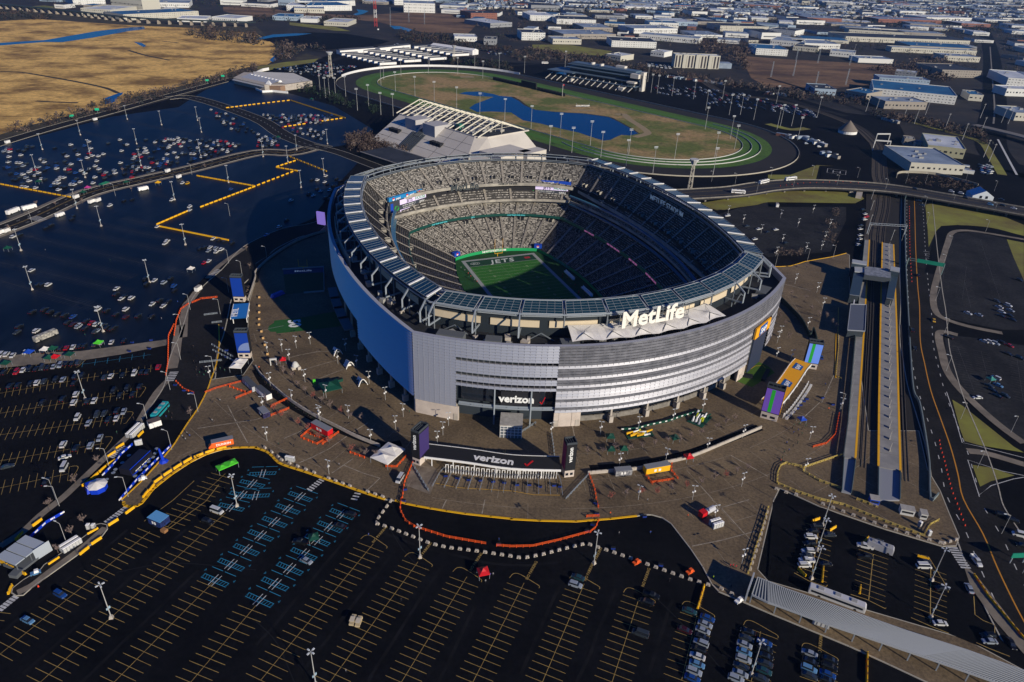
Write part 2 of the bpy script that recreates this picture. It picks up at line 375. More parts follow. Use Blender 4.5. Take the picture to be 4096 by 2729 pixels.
for a in (-12.8, 12.8): MB().wall(off(ov, a), .4, 5.002, 6).build('parapet', mat('old_concrete', (.25, .23, .2), .9, noise=.4), t)
ml = MB()
for a, mi in ((-3, 0), (3, 0)): ml.ribbon(off(ov, a*1.8), .25, 5.02)
ml.build('lane_line', yline, t)
emb = MB().sheet(P('23:1500,400 24:0,270 400,240 800,255 860,330 780,370 0,360 23:1900,430'), .4); struct('grass_bank', emb, m_grass)
for c_, h_ in sample(ov, 22): MB().box((c_.x, c_.y, 0), (1.6, 14, 3.8), h_).build('pier', MAT['old_concrete'], t)
# viaduct over the marsh
t = thing('rail_viaduct', 'long concrete viaduct on arched piers crossing the marsh river', 'bridge')
vp = smooth(P('11:-300,30 0,75 600,135 1180,200 1700,225 2294,245', 0), 5); mb = MB(); slab(mb, vp, 12, 9, 11); mb.build('deck', mat('viaduct_deck', (.03, .045, .045), .8), t)
for c_, h_ in sample(vp, 24): MB().box((c_.x, c_.y, -.3), (4.5, 9, 9.2), h_, top=.75).build('pier', mat('viaduct_pier', (.33, .28, .22), .9), t)
# grass patches, sidewalks, right-hand lots
sheet('grass_patch', '24:1410,380 1500,360 1750,380 2000,440 2294,560 2294,680 2000,600 1700,560 1550,570 1490,650 1440,760 1430,600', .02, m_grass)
rib('ramp_road', '24:2400,700 2200,650 2000,600 1750,580 1590,600 1540,700 1510,850 1470,1000', 9, .03, m_asph)
rib('sidewalk', '24:2294,690 2000,640 1780,610 1650,630 1610,720 1570,850 1510,1050 1480,1200 1500,1330 1580,1400 1800,1470 2100,1530', 4.0, .06, m_walk)
rib('sidewalk', '34:1700,90 1560,60 1530,110 1560,250 1600,400 1700,550 1900,750 2100,920 2294,1060', 4.2, .06, m_walk)
sheet('grass_patch', '34:1650,670 1750,730 2200,1090 2294,1145 1900,1080 1760,1040 1720,930', .05, m_grass)
sheet('grass_patch', '34:1830,1255 2000,1280 2210,1350 2000,1400 1900,1450', .05, m_grass)
rib('road_marking', '34:1600,600 1660,780 1740,1055 1900,1090 2294,1190', .35, .02, wline, 0)
rib('road_marking', '34:2294,1350 2100,1310 1790,1210 1890,1525 2000,1440 2200,1380 2294,1365', .35, .02, wline, 0)
rib('sidewalk', '34:1790,1130 1950,1150 2294,1250', 4, .05, m_walk)
sheet('grass_patch', '24:2140,690 2294,720 2294,1060 2200,850', .03, m_grass)
sheet('grass_patch', '23:1790,410 2294,330 24:0,290 0,350 23:2200,380 1830,430', .03, m_grass)
sheet('grass_patch', '14:200,1568 440,1480 600,1490 24:460,30 430,150 0,160 0,110', .03, m_grass)
rib('grass_patch', '14:1300,1100 1600,1180 1900,1270 2000,1400 2100,1568', 9, .02, m_grass)
rib('grass_patch', '14:0,1110 200,1160 350,1150', 12, .02, m_grass)
rib('highway', '14:1880,170 1950,300 2000,480 2020,700 2030,950 2010,1110 2000,1300 2090,1450 2200,1568 24:2294,100', 34, -.02, m_asph)
rib('median', '14:1990,420 2010,700 2030,950 2020,1110', 2.2, .1, MAT['old_concrete']); rib('median', '14:2060,1250 2150,1420 2230,1568', 2.2, .1, mat('pale_barrier', (.5, .5, .48), .8))
road('14:0,700 400,820 14:900,1010 1300,1080 1900,1140', 9, -.08, kerbs=False)
rib('road', '13:0,590 400,560 600,580 1000,660 1400,690 2000,790 2294,830 14:400,960 700,1040', 14, -.05, m_road)
# helipad
sheet('helipad', '24:480,30 850,45 860,150 470,150', .05, m_asph)
for q in ('24:535,55 700,75 695,112 528,92 535,55',): rib('road_marking', q, .5, .08, wline, 0)
for q in ('24:585,72 582,92', '24:648,80 645,100', '24:583,82 646,90'): rib('road_marking', q, .7, .08, wline, 0)
# rail line
rl = smooth(P('13:1600,640 14:-400,830 0,885 300,950 600,1050 800,1140 930,1250 990,1340 1000,1568 24:1020,200 1010,400 960,620 950,900'), 6)
struct('rail_bed', MB().ribbon(rl, 15, .06), mat('ballast', (.075, .06, .045), 1, noise=.3, world=True))
mb = MB()
for a in (-3.4, -2, 1.6, 3, 5.4, 6.6): mb.wall(off(rl, a), .18, .07, .25)
struct('rails', mb, mat('rail_steel', (.01, .01, .01), .6))
sheet('rail_trench', '24:880,280 1220,330 1225,620 1230,900 34:1270,400 1330,650 1400,1000 1430,1568 900,1568 720,1568 680,1480 760,900 800,560 870,0 24:800,900 870,700', .02, mat('dark_ballast', (.017, .015, .014), 1))
mb = MB()
for s_ in ('24:900,700 880,1000 34:880,0 810,1200', '24:950,700 940,1000 34:925,0 850,1280', '34:1160,0 1215,1400', '34:1180,0 1245,1400'):
    for a in (-.75, .75): mb.wall(off(smooth(P(s_), 1), a), .2, .1, .32)
struct('rails', mb, mat('worn_rail', (.10, .085, .07), .6))
# plaza
plaza = P('21:2270,1130 2235,1250 31:2215,150 2270,320 2180,450 1890,490 1860,580 1780,740 1690,870 1600,1010 1540,1100 1400,1260 1250,1420 1090,1568 41:1065,20 1075,50 1150,60 1220,30 1300,-70 31:1400,1450 1540,1340 1700,1235 1850,1160 2000,1115 2150,1100 2294,1100 32:0,1105 90,1135 150,1185 200,1235 300,1275 430,1315 600,1375 800,1445 1000,1515 1150,1563 42:1200,8 1290,35 1500,75 1800,122 2203,165 43:0,168 550,188 1070,140 1130,127 1200,127 1290,152 1370,205 1440,295 1540,425 1640,575 1720,725 1780,790 1900,840 2203,970 44:350,1115 700,1260 1050,1420 1380,1575 2203,1990 2260,1500 1700,1200 0,700 -90,600 50,0 100,-100 450,60 1000,250 1500,400 1620,395 1645,320 1560,120 1480,-80 34:1430,1300 1350,950 900,950 24:730,1200 730,830 700,815 560,850 330,890 200,930 30,935 -300,700 22:1400,100 700,500 560,630 330,715 150,810 0,905 21:2294,1060')
struct('plaza', MB().sheet(plaza, .10), m_plaza)
mb = MB(); mb.wall(plaza, .35, -.2, .13, closed=True); struct('kerb', mb, m_kerb)
lot3 = P('44:40,20 470,70 1000,275 1500,410 1640,420 1700,620 1780,860 2000,1200 2203,1400 2203,1420 1400,1090 600,780 0,660')
struct('parking_lot', MB().sheet(lot3, .135), m_asph)
mb = MB()
for s_ in ('34:640,90 600,430 480,700', '34:130,790 330,820 460,700', '33:1960,1170 2294,1360', '33:1640,1390 1800,1568 43:1720,0 1800,70 1980,270 2050,340', '43:1550,400 1800,350 2100,270', '43:1720,90 2040,0', '32:380,1240 500,1190 660,1110 870,960 1000,880', '32:250,1020 480,920 600,800', '32:680,1330 870,1200', '32:790,1260 960,1330 1110,1375 1000,1480', '32:280,300 400,270 560,240 700,235', '32:400,410 640,340 720,320', '32:520,500 780,400', '31:2040,720 2120,880 2220,1060', '31:1770,930 2294,850', '32:0,850 60,830 32:290,780', '42:1600,80 1640,0', '42:1945,120 1970,0', '22:0,1510 110,1500', '23:1100,1568 33:1150,1000', '24:100,1080 380,1150', '33:500,700 560,1000'):
    mb.ribbon(P(s_), .4, .125)
# broad concrete bays of the plaza, concentric with the stadium
C0 = Vector((9.6, 401.3))
for R_ in (165, 182, 199, 216):
    for k in range(44):
        if random.random() < .25: continue
        a0, a1 = [radians(205+(k+j)*3.6) for j in (0, .96)]; pp_ = [C0+Vector((cos(a), sin(a)*.98))*R_ for a in (a0, (a0+a1)/2, a1)]
        if all(inside(p, plaza) for p in pp_): mb.ribbon(pp_, .14, .122)
for k in range(48):
    a = radians(205+k*3.6); s0 = 160
    while s0 < 235:
        s1 = s0+random.uniform(5, 12); pp_ = [C0+Vector((cos(a), sin(a)))*s0, C0+Vector((cos(a), sin(a)))*s1]
        if all(inside(p, plaza) for p in pp_): mb.ribbon(pp_, .14, .122)
        s0 = s1+random.uniform(2, 14)
struct('paving_joint', mb, mat('pale_joint', (.42, .36, .27), .9, noise=.4, col2=(.18, .15, .11), world=True))
sheet('wall_base', '32:1530,1190 1400,1250 1340,1440 1560,1520 1640,1330', .12, mat('worn_paving', (.26, .215, .16), .9, noise=.15, col2=(.12, .09, .065), world=True))
# yellow kerb bands
mk = MB()
for s_, w_ in (('31:1960,0 1965,170 1940,350 1890,490 1860,580 1780,740 1690,870 1600,1010 1540,1100 1400,1260 1250,1420 1090,1568', .5),
      ('41:1065,20 1075,50 1150,60 1220,30 1300,-70 31:1400,1450 1540,1340 1700,1235 1850,1160 2000,1115 2150,1100 2294,1100 32:0,1105 90,1135 150,1185 200,1235 300,1275 430,1315 600,1375 800,1445 1000,1515 1150,1563', 1.0),
      ('42:1200,8 1290,35 1500,75 1800,122 2203,165 43:0,168 550,188 1070,140', .8), ('34:610,80 600,430 610,470', .4), ('24:700,815 560,850 330,890 200,930 30,935', .5)):
    mk.wall(smooth(P(s_), 2), w_, .05, .30)
struct('kerb', mk, yel)
# sidewalks and medians of the left side
sheet('sidewalk', '31:-300,380 0,290 250,255 720,235 1100,185 1500,130 1500,180 1080,265 720,320 0,385 -300,450', .02, m_walk)
rib('sidewalk', '31:1620,0 1590,130 1570,280 1545,390', 4.6, .05, m_walk); rib('sidewalk', '31:1500,500 1400,610 1290,790 1200,940 1080,1060 900,1230 700,1420 560,1550 41:350,130 200,270 0,400', 3.0, .04, m_walk)
rib('sidewalk', '21:2190,770 2100,830 1960,930 1860,1040', 3.6, .05, m_walk); rib('sidewalk', '21:1790,1120 1710,1230 1660,1300 1640,1568', 4.2, .05, m_walk)
isl = P('41:870,205 920,215 925,250 880,310 700,450 420,650 280,750 200,820 140,825 100,800 110,760 200,690 350,600 380,560 600,410 760,290 820,215')
struct('traffic_island', MB().sheet(isl, .12), m_road); mb = MB(); mb.wall(isl, .3, -.1, .16, closed=True); struct('kerb', mb, m_kerb)
rib('sidewalk', '41:905,240 700,420 420,625 280,735 150,800', 2.6, .14, m_walk)
sheet('traffic_island', '44:1640,585 1720,585 1800,660 2203,1180 2203,1330 1950,1040 1720,720', .12, m_walk)
# inner ring wall gap (dark sunken drive beside the plaza wall)
rib('service_lane', '22:600,620 330,720 100,870 0,960 21:2270,1080', 6, .13, m_road)
rib('service_lane', '32:0,400 100,560 250,680 450,800 700,920 950,1020 1150,1080 1300,1060', 4.2, .13, m_asph)
rib('service_lane', '33:700,1290 1000,1270 1300,1220 1600,1150 1900,1040 2220,920', 4.6, .13, m_asph)
# crosswalks
def crosswalk(a, b, n, ln, w=.7, z=.16):
    A, B = P1(a), P1(b); d = (B-A)/max(n-1, 1); h = d.normalized(); q = Vector((-h.y, h.x))*ln/2; mb = MB()
    for i in range(n): c = A+d*i; mb.ribbon([c-q, c+q], w, z)
    struct('crosswalk', mb, wline)
crosswalk('32:480,1475', '32:585,1390', 6, 2.6, .7, -.1); crosswalk('32:880,1560', '32:940,1460', 5, 2.6, .7, -.1); crosswalk('41:920,190', '41:1080,70', 8, 2.4, .8, -.02)
crosswalk('41:0,940', '41:130,835', 6, 2.4, .8, -.1); crosswalk('31:1000,1185', '31:1130,1095', 8, 3.2, .7, .06); crosswalk('44:1590,415', '44:1700,585', 9, 3.6, .7, .16)
crosswalk('31:1560,425', '31:1520,500', 6, 4, .8, .08); crosswalk('21:1900,1010', '21:1960,965', 5, 4, .8, .06); crosswalk('21:290,490', '21:380,520', 9, 7, .6, .06)
crosswalk('24:1420,800', '24:1450,900', 6, 4, .35, .03)
# parking bays
def row(a, b, half=5.4, pitch=2.74, mt=yline, w=.13, z=-.1, skip=(), center=True, endloop=False):
    A, B = P1(a), P1(b); d = (B-A).normalized(); q = Vector((-d.y, d.x)); mb = MB(); n = int((B-A).length/pitch)
    if center: mb.ribbon([A, B], w, z)
    for i in range(n+1):
        if any(s0 <= i <= s1 for s0, s1 in skip): continue
        c = A+d*i*pitch; mb.ribbon([c-q*half, c+q*half], w, z+.004)
    if endloop:
        c = B; loop = [c+q*half, c+q*half*.9+d*2.2, c+q*half*.5+d*2.9, c-q*half*.5+d*1.6, c-q*half*.95+d*.9, c-q*half]
        mb.ribbon(smooth(loop, 3), w*1.3, z+.008)
    struct('parking_bays', mb, mt); return A, B, d, q
row('41:0,1325', '41:1290,270'); row('41:345,1568', '41:1940,110'); row('41:980,1568', '41:1840,700'); row('41:1640,1568', '42:0,905')
row('42:40,1550', '42:1010,375', endloop=True); row('42:635,1568', '42:1395,530', endloop=True); row('42:1250,1568', '42:1815,660', endloop=True)
row('42:1865,1568', '43:105,712', endloop=True); row('43:262,1565', '43:622,720', endloop=True); row('43:862,1565', '43:1095,840', endloop=True)
row('43:1460,1550', '43:1600,960', endloop=True); row('43:2060,1560', '43:2140,1130', endloop=True); row('44:435,1640', '44:445,1330', endloop=True)
row('41:-600,1568', '41:-20,930'); row('41:1440,230', '31:2020,1330', half=5.5, mt=yline)
lot_bays = []
for a, b in (('31:-200,645', '31:640,500'), ('31:-200,820', '31:1240,600'), ('31:-200,1010', '31:1120,830'), ('31:-200,1250', '31:930,1060'), ('31:-200,1500', '31:620,1330'), ('31:-200,420', '31:700,335')):
    row(a, b, 4.6, endloop=True)
row('31:730,480', '31:1370,385', 3.6, mt=yline); row('31:740,350', '31:1350,265', 3, 5.5, mt=bline)
for a, b in (('21:-200,560', '21:300,665'), ('21:210,655', '21:1700,1000'), ('21:510,600', '21:1960,880'), ('21:700,520', '21:1900,760'), ('21:-100,720', '21:1180,1030'), ('21:0,895', '21:1150,1160'), ('21:-100,1030', '21:860,1300'), ('21:1100,500', '21:2100,720'), ('11:100,1400', '11:1250,1568'), ('11:300,1240', '11:1500,1500'), ('11:700,1180', '11:2000,1420'), ('11:1100,1080', '11:2200,1300'), ('11:1500,980', '11:2150,1110'), ('21:-300,60', '21:900,230'), ('12:-100,860', '12:500,960'), ('12:0,960', '12:700,1090'), ('12:200,1110', '12:800,1230'), ('21:0,390', '21:600,460'), ('21:1250,260', '21:2200,440')):
    row(a, b, 5, 2.74, fline, .14)
for a, b in (('24:1900,690', '24:2080,1230'), ('24:1780,930', '24:1740,1230'), ('24:1760,1060', '24:1820,1310'), ('24:1610,760', '24:1540,1240'), ('34:1910,240', '34:1965,460'), ('34:1700,200', '34:1850,600'), ('34:2230,300', '34:2290,700'),
      ('23:2000,560', '24:200,700'), ('24:100,480', '24:330,640'), ('24:630,440', '24:520,760'), ('24:-250,420', '24:230,690')): row(a, b, 4.2, 2.74, fline, .12, .05)
row('44:440,240', '44:370,690', 5, 2.74, yline, .13, .15); row('44:905,470', '44:865,870', 5, 2.74, yline, .13, .15); row('44:1400,600', '44:1395,1060', 5, 2.74, yline, .13, .15)
mb = MB()
for s_ in ('44:440,215 370,700', '44:905,470 865,870', '44:1400,600 1395,1060', '44:225,630 350,700 500,750 510,735', '44:710,815 850,860 1010,940 1015,930', '44:1230,1015 1400,1090 1555,1150', '44:1770,830 1780,990 1850,1040 1950,1080 1950,1180', '44:1790,1230 1900,1280 2080,1350', '44:790,305 900,325 1050,390 1055,405', '44:1255,465 1380,490 1550,770 1550,800', '34:270,1500 60,1400'):
    mb.ribbon(P(s_), .22, .16)
struct('parking_bays', mb, yline)
# blue accessible bays: hatched boxes
def bluebays(a, b, n):
    A, B = P1(a), P1(b); d = (B-A)/(n-1); h = d.normalized(); q = Vector((-h.y, h.x)); mb = MB(); mw = MB()
    for i in range(n):
        c = A+d*i
        for sg in (-1, 1):
            o = c; p = [o-h*.85, o+h*.85, o+q*sg*5.2+h*.85, o+q*sg*5.2-h*.85]; mb.ribbon(p[1:]+[p[0]], .2, -.08)
            for j in range(0, 5): e = o+q*sg*(.3+j*1.1); mb.ribbon([e-h*.8, e+h*.8+q*sg*.4], .15, -.08)
            mb.ribbon([c+h*4.2+q*sg*.4, c+h*4.2+q*sg*5.1], .2, -.08)
            mb.ribbon([c+h*2.2+q*sg*5.8, c+h*2.8+q*sg*6.2, c+h*1.8+q*sg*6.3, c+h*2.2+q*sg*5.8], .18, -.08)
        mw.ribbon([c-q*.7-h*2.4, c-q*.7+h*2.4], .25, -.07); mw.ribbon([c+q*.7-h*2.4, c+q*.7+h*2.4], .25, -.07)
    struct('accessible_bays', mb, bline); struct('bay_divider', mw, wline)
bluebays('41:1850,690', '42:380,-30', 7); bluebays('42:30,860', '42:740,120', 7); bluebays('31:2290,1530', '32:60,1330', 2); bluebays('41:1990,60', '31:2260,1420', 3)
# painted NO PARKING lettering
a0 = P1('42:1055,325'); a1 = P1('42:1110,260'); ex = Vector((*(a1-a0), 0)).normalized(); ey = Vector((-ex.y, ex.x, 0))
for s_ in ('42:1075,300', '42:1465,440', '42:1905,535', '43:180,610', '43:675,620', '43:1165,670', '43:1640,850', '43:745,485', '44:465,1250'):
    c_ = P1(s_); o_ = place_text('NO PARKING', 1.5, (c_.x, c_.y, .02), ex, ey, yline, name='painted_lettering', depth=.01); o_['kind'] = 'structure'

mb = MB()
for s_ in ('41:1240,182 1490,0 31:1740,1395', '41:1420,270 1770,10 31:1960,1430'): mb.ribbon(P(s_), .2, -.08)
struct('parking_bays', mb, yline)
# tyre-worn lighter lanes and repair patches in the lots
random.seed(2); mb = MB(); wm = mat('worn_asphalt', (.013, .013, .015), .9, spec=.06, noise=.12, col2=(.005, .005, .006), world=True)
for s_ in ('41:0,1150 1100,250', '41:180,1500 1600,250', '41:700,1568 1700,600', '42:0,1250 850,250', '42:330,1568 1180,440', '42:950,1568 1600,560', '42:1560,1568 2000,700', '43:80,1500 420,720', '43:560,1568 900,760', '43:1150,1568 1380,850', '42:900,200 1500,420 2203,560 43:700,480'):
    pts = smooth(P(s_), 6); pts = [p+Vector((random.uniform(-.3, .3), random.uniform(-.3, .3))) for p in pts]; mb.ribbon(pts, 1.1, -.19)
struct('tyre_lane', mb, wm); mb = MB()
for s_ in ('42:0,1040 180,1230 330,1568', '41:1000,620 1500,540 2203,600', '42:1150,240 1260,420 1390,560', '43:1240,840 1500,1100 1900,1568'): mb.ribbon(smooth(P(s_), 5), .35, -.188)
struct('tar_seam', mb, mat('tar', (.004, .004, .005), .8))
# ================================================================ STADIUM
CEN = Vector((9.602, 401.295)); SRZ = radians(22.31)
SX = Vector((cos(SRZ), sin(SRZ))); SY = Vector((-sin(SRZ), cos(SRZ)))      # +Y away from the photographer
def gz(p): return .135 if inside(p, lot3) else .10 if inside(p, plaza) else -.11 if inside(p, wet) else -.20
st = thing('stadium', 'huge oval football stadium with silver louvred walls and ring of solar panels', 'stadium', (CEN.x, CEN.y, .1), SRZ)
NA = 44
def arc(p0, pm, p1, n):
    (x0, y0), (xm, ym), (x1, y1) = p0, pm, p1
    D = 2*(x0*(ym-y1)+xm*(y1-y0)+x1*(y0-ym))
    ux = ((x0*x0+y0*y0)*(ym-y1)+(xm*xm+ym*ym)*(y1-y0)+(x1*x1+y1*y1)*(y0-ym))/D
    uy = ((x0*x0+y0*y0)*(x1-xm)+(xm*xm+ym*ym)*(x0-x1)+(x1*x1+y1*y1)*(xm-x0))/D
    R = math.hypot(x0-ux, y0-uy); a0 = math.atan2(y0-uy, x0-ux); a1 = math.atan2(y1-uy, x1-ux); am = math.atan2(ym-uy, xm-ux)
    def w(a): return (a+pi) % (2*pi)-pi
    da = w(am-a0)+w(a1-am)
    return [Vector((ux+R*cos(a0+da*i/n), uy+R*sin(a0+da*i/n))) for i in range(n)]
def loop(axm, aym, cx, cy, n=NA):
    """four arcs: near end, right side, far end, left side"""
    return (arc((-cx, -cy), (0, -aym), (cx, -cy), n)+arc((cx, -cy), (axm, 0), (cx, cy), n)
            + arc((cx, cy), (0, aym), (-cx, cy), n)+arc((-cx, cy), (-axm, 0), (-cx, -cy), n))
def lerp(A, B, t): return [a+(b-a)*t for a, b in zip(A, B)]
N4 = 4*NA
def wgt(i):
    """1 at the middle of the end stands, 0 on the side stands"""
    s = (i // NA) % 2; u = abs((i % NA)/NA-.5)*2
    return 1-u**4*.5 if s == 0 else .5*u**4
def zl(ze, zs): return [zs+(ze-zs)*wgt(i) for i in range(N4)]
T = dict(
    low=(loop(40, 66, 30, 59), [1.5]*N4, loop(70, 99, 57, 82), zl(13, 12.5)),
    mez=(loop(68, 97, 56, 79), zl(16.5, 15.5), loop(80, 107, 67, 88), zl(21.2, 21.5)),
    club=(loop(79, 101, 65, 84), zl(25.4, 26), loop(82, 110, 70, 91), zl(33, 28)),
    up=(loop(80, 103.5, 69, 86), zl(36.8, 31.8), loop(98, 122, 81, 93), [48.3]*N4))
def strip(mb, A, za, B, zb, mi=0, rng=None, flip=False):
    for i in (rng or range(N4)):
        j = (i+1) % N4; q = [(*A[i], za[i]), (*A[j], za[j]), (*B[j], zb[j]), (*B[i], zb[i])]
        mb.quad(*(q[::-1] if flip else q), mi)
seat = seatmat('grey_stadium_seats', (.05, .047, .045), (.40, .375, .34), .95, .52)
risr = mat('seat_riser', (.075, .070, .064), .9, noise=1.5, col2=(.04, .038, .035))
for nm, rows in (('low', 27), ('mez', 9), ('club', 6), ('up', 17)):
    A, za, B, zb = T[nm]; mb = MB()
    for r in range(rows):
        f = r/rows; g2 = (r+1)/rows; P0, P2 = lerp(A, B, f), lerp(A, B, g2); z0 = [a+(b-a)*f for a, b in zip(za, zb)]; z1 = [a+(b-a)*g2 for a, b in zip(za, zb)]
        Pm = lerp(P0, P2, .5); zs = [a+.62 for a in z0]
        strip(mb, P0, z0, Pm, z0, 1); strip(mb, Pm, z0, Pm, zs, 0); strip(mb, Pm, zs, P2, z0, 0); strip(mb, P2, z0, P2, z1, 1)
    mb.build({'low': 'lower_seating', 'mez': 'middle_seating', 'club': 'club_seating', 'up': 'upper_seating'}[nm], [seat, risr], st)
    # radial stairs
    mb = MB(); step = {'low': 4, 'mez': 4, 'club': 6, 'up': 4}[nm]
    for i in range(0, N4, step):
        a, b = A[i], B[i]; d = (b-a).normalized(); q = Vector((-d.y, d.x))*.8
        mb.quad((*(a-q), za[i]+.75), (*(a+q), za[i]+.75), (*(b+q), zb[i]+.75), (*(b-q), zb[i]+.75))
        if nm in ('low', 'up'): mb.build('stair_aisle', mat('stair_concrete', (.40, .36, .29), .9, noise=1.2, col2=(.12, .11, .1)), st); mb = MB()
    if mb.v: mb.build('stair_aisles', MAT['stair_concrete'], st)['kind'] = 'stuff'
# fronts of the tiers
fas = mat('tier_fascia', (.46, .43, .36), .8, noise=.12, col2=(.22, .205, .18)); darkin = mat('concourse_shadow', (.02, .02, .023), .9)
greenwall = mat('green_field_wall', (.01, .30, .10), .6)
mb = MB(); strip(mb, T['low'][0], [0]*N4, T['low'][0], [2.2]*N4, 0); mb.build('field_wall', greenwall, st)
led = mat('led_ribbon', (.008, .055, .045), .4, emit=.12); glassrail = mat('blue_rail_glass', (.05, .16, .26), .25, spec=.8)
def fascia(name, C, z0, z1, m_, th=.5):
    mb = MB(); O = lerp(C, [c*1.01 for c in C], 1); strip(mb, C, z0, C, z1); strip(mb, O, z1, O, z0); strip(mb, C, z1, O, z1); strip(mb, O, z0, C, z0); return mb.build(name, m_, st)
fascia('led_ribbon_board', T['mez'][0], [z-1.7 for z in T['mez'][1]], [z+.1 for z in T['mez'][1]], led)
fascia('club_front_wall', T['club'][0], [z-1.2 for z in T['club'][1]], [z+.5 for z in T['club'][1]], fas)
fascia('upper_front_wall', T['up'][0], [z-1.6 for z in T['up'][1]], [z+.5 for z in T['up'][1]], fas)
# glazed suite levels on the two sides
for a_, z_ in ((76.5, 23.2), (78.5, 29.3)):
    C = loop(a_, a_+26, 64, 83); O = lerp(C, [c*1.02 for c in C], 1)
    for rng in (list(range(NA, 2*NA)), list(range(3*NA, 4*NA))): mb = MB(); strip(mb, C, [z_]*N4, C, [z_+1.0]*N4, 0, rng); strip(mb, C, [z_+1.0]*N4, O, [z_+1.0]*N4, 0, rng); mb.build('suite_balcony', glassrail, st)
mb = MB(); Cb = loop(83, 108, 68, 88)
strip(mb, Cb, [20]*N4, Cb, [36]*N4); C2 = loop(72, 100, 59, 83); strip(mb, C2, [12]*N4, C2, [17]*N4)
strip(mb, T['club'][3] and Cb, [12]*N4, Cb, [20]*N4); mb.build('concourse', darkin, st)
mb = MB(); Cw = lerp(T['mez'][2], [c*1.004 for c in T['mez'][2]], 1); rng = list(range(0, NA))+list(range(2*NA, 3*NA))
strip(mb, Cw, [z for z in T['mez'][3]], Cw, [z+1.6 for z in T['mez'][3]], 0, rng); mb.build('concourse_wall', fas, st)
# vomitories
vk = 0
for nm, t_, ev in (('up', .26, 4), ('low', .93, 8)):
    A, za, B, zb = T[nm]
    for i in range(2, N4, ev):
        c = A[i]+(B[i]-A[i])*t_; z = za[i]+(zb[i]-za[i])*t_; d = (B[i]-A[i]).normalized(); rz = math.atan2(d.y, d.x)
        mb = MB().box((c.x, c.y, z-.2), (2.6, 2.4, 1.5), rz, 0)
        mb.box((c.x-d.x*1.35, c.y-d.y*1.35, z-.2), (.12, 1.9, 1.3), rz, 1)
        for s_ in (-1, 1): mb.box((c.x-d.y*s_*1.45, c.y+d.x*s_*1.45, z-.2), (3.0, .4, 1.9), rz, 2)
        mb.build('vomitory', [darkin, dark, fas], st)
# playing field
fld = MB().quad((-50, -75, .05), (50, -75, .05), (50, 75, .05), (-50, 75, .05)); fld.build('sideline_turf', mat('dark_field_turf', (.012, .075, .015), .95, noise=.2, col2=(.008, .05, .01)), st)
m_f1 = mat('field_turf', (.028, .155, .02), .95, noise=.15, col2=(.02, .115, .014)); m_ez = mat('end_zone_green', (.006, .045, .022), .95)
mb = MB(); mb.quad((-24.4, -45.7, .08), (24.4, -45.7, .08), (24.4, 45.7, .08), (-24.4, 45.7, .08)); pf = mb.build('playing_field', m_f1, st)
for s_ in (1, -1):
    mb = MB(); y0, y1 = sorted((45.7*s_, 54.9*s_)); mb.quad((-24.4, y0, .08), (24.4, y0, .08), (24.4, y1, .08), (-24.4, y1, .08)); mb.build('end_zone', m_ez, pf)
mb = MB(); bd = mat('field_border_paint', (.30, .31, .30), .9)
for a, b in (((-25.6, -55), (-25.6, 55)), ((25.6, -55), (25.6, 55))): mb.ribbon([a, b], 2.4, .1)
for y in (-56, 56): mb.ribbon([(-26.8, y), (26.8, y)], 2.2, .1)
for y in (-45.7, 45.7): mb.ribbon([(-24.4, y), (24.4, y)], .35, .11)
mb.build('field_border', bd, pf)
mb = MB()
for k in range(-9, 10): mb.ribbon([(-24.4, k*4.57), (24.4, k*4.57)], .16, .12)
for k in range(-45, 46):
    for x in (-23.8, -3, 3, 23.8): mb.ribbon([(x-.3, k), (x+.3, k)], .12, .12)
mb.build('yard_line', mat('yard_line_paint', (.30, .38, .22), .9), pf)
for k, tx in ((-3, '2 0'), (-2, '3 0'), (-1, '4 0'), (0, '5 0'), (1, '4 0'), (2, '3 0'), (3, '2 0'), (4, '1 0')):
    for x, sg in ((-14, 1), (14, -1)): place_text(tx, 2.2, (x, k*9.14-2.2*sg*0, .13), (0, -sg, 0), (sg, 0, 0), MAT['yard_line_paint'], pf, 'yard_number', depth=.01)
place_text('JETS', 8.2, (0, 47.4, .13), (1, 0, 0), (.25, 1, 0), mat('end_zone_lettering', (.55, .6, .55), .9), pf, 'end_zone_lettering', depth=.02, bold=.02, spacing=1.15)
mb = MB()
for r0, r1, z in ((3.0, 3.3, .13),):
    for k in range(24):
        a, b = 2*pi*k/24, 2*pi*(k+1)/24; mb.quad((-19+r0*cos(a), 50.3+1.6*sin(a), z), (-19+r1*cos(a), 50.3+1.9*sin(a), z), (-19+r1*cos(b), 50.3+1.9*sin(b), z), (-19+r0*cos(b), 50.3+1.6*sin(b), z))
mb.build('oval_emblem', MAT['end_zone_lettering'], pf)
place_text('JETS', 2.2, (-19, 49.5, .14), (1, 0, 0), (0, 1, 0), MAT['end_zone_lettering'], pf, 'oval_lettering', depth=.02)
mb = MB().quad((17, 49, .13), (21, 49, .13), (21, 52, .13), (17, 52, .13)); mb.build('red_mark', mat('field_red', (.35, .02, .03), .9), pf)
for y, s_ in ((56.5, 1), (-56.5, -1)):
    mb = MB().tube((0, y+2*s_, 0), (0, y+2*s_, 2.6), .2).tube((0, y+2*s_, 2.6), (0, y, 3.1), .18).tube((-2.85, y, 3.05), (2.85, y, 3.05), .14)
    for x in (-2.85, 2.85): mb.tube((x, y, 3), (x, y, 13.5), .11)
    g_ = mb.build('goal_post', yel); g_.location = (CEN.x, CEN.y, .1); g_.rotation_euler = (0, 0, SRZ)
    tag(g_, 'yellow goal post at the %s end of the stadium field' % ('far' if s_ > 0 else 'near'), 'goal post')
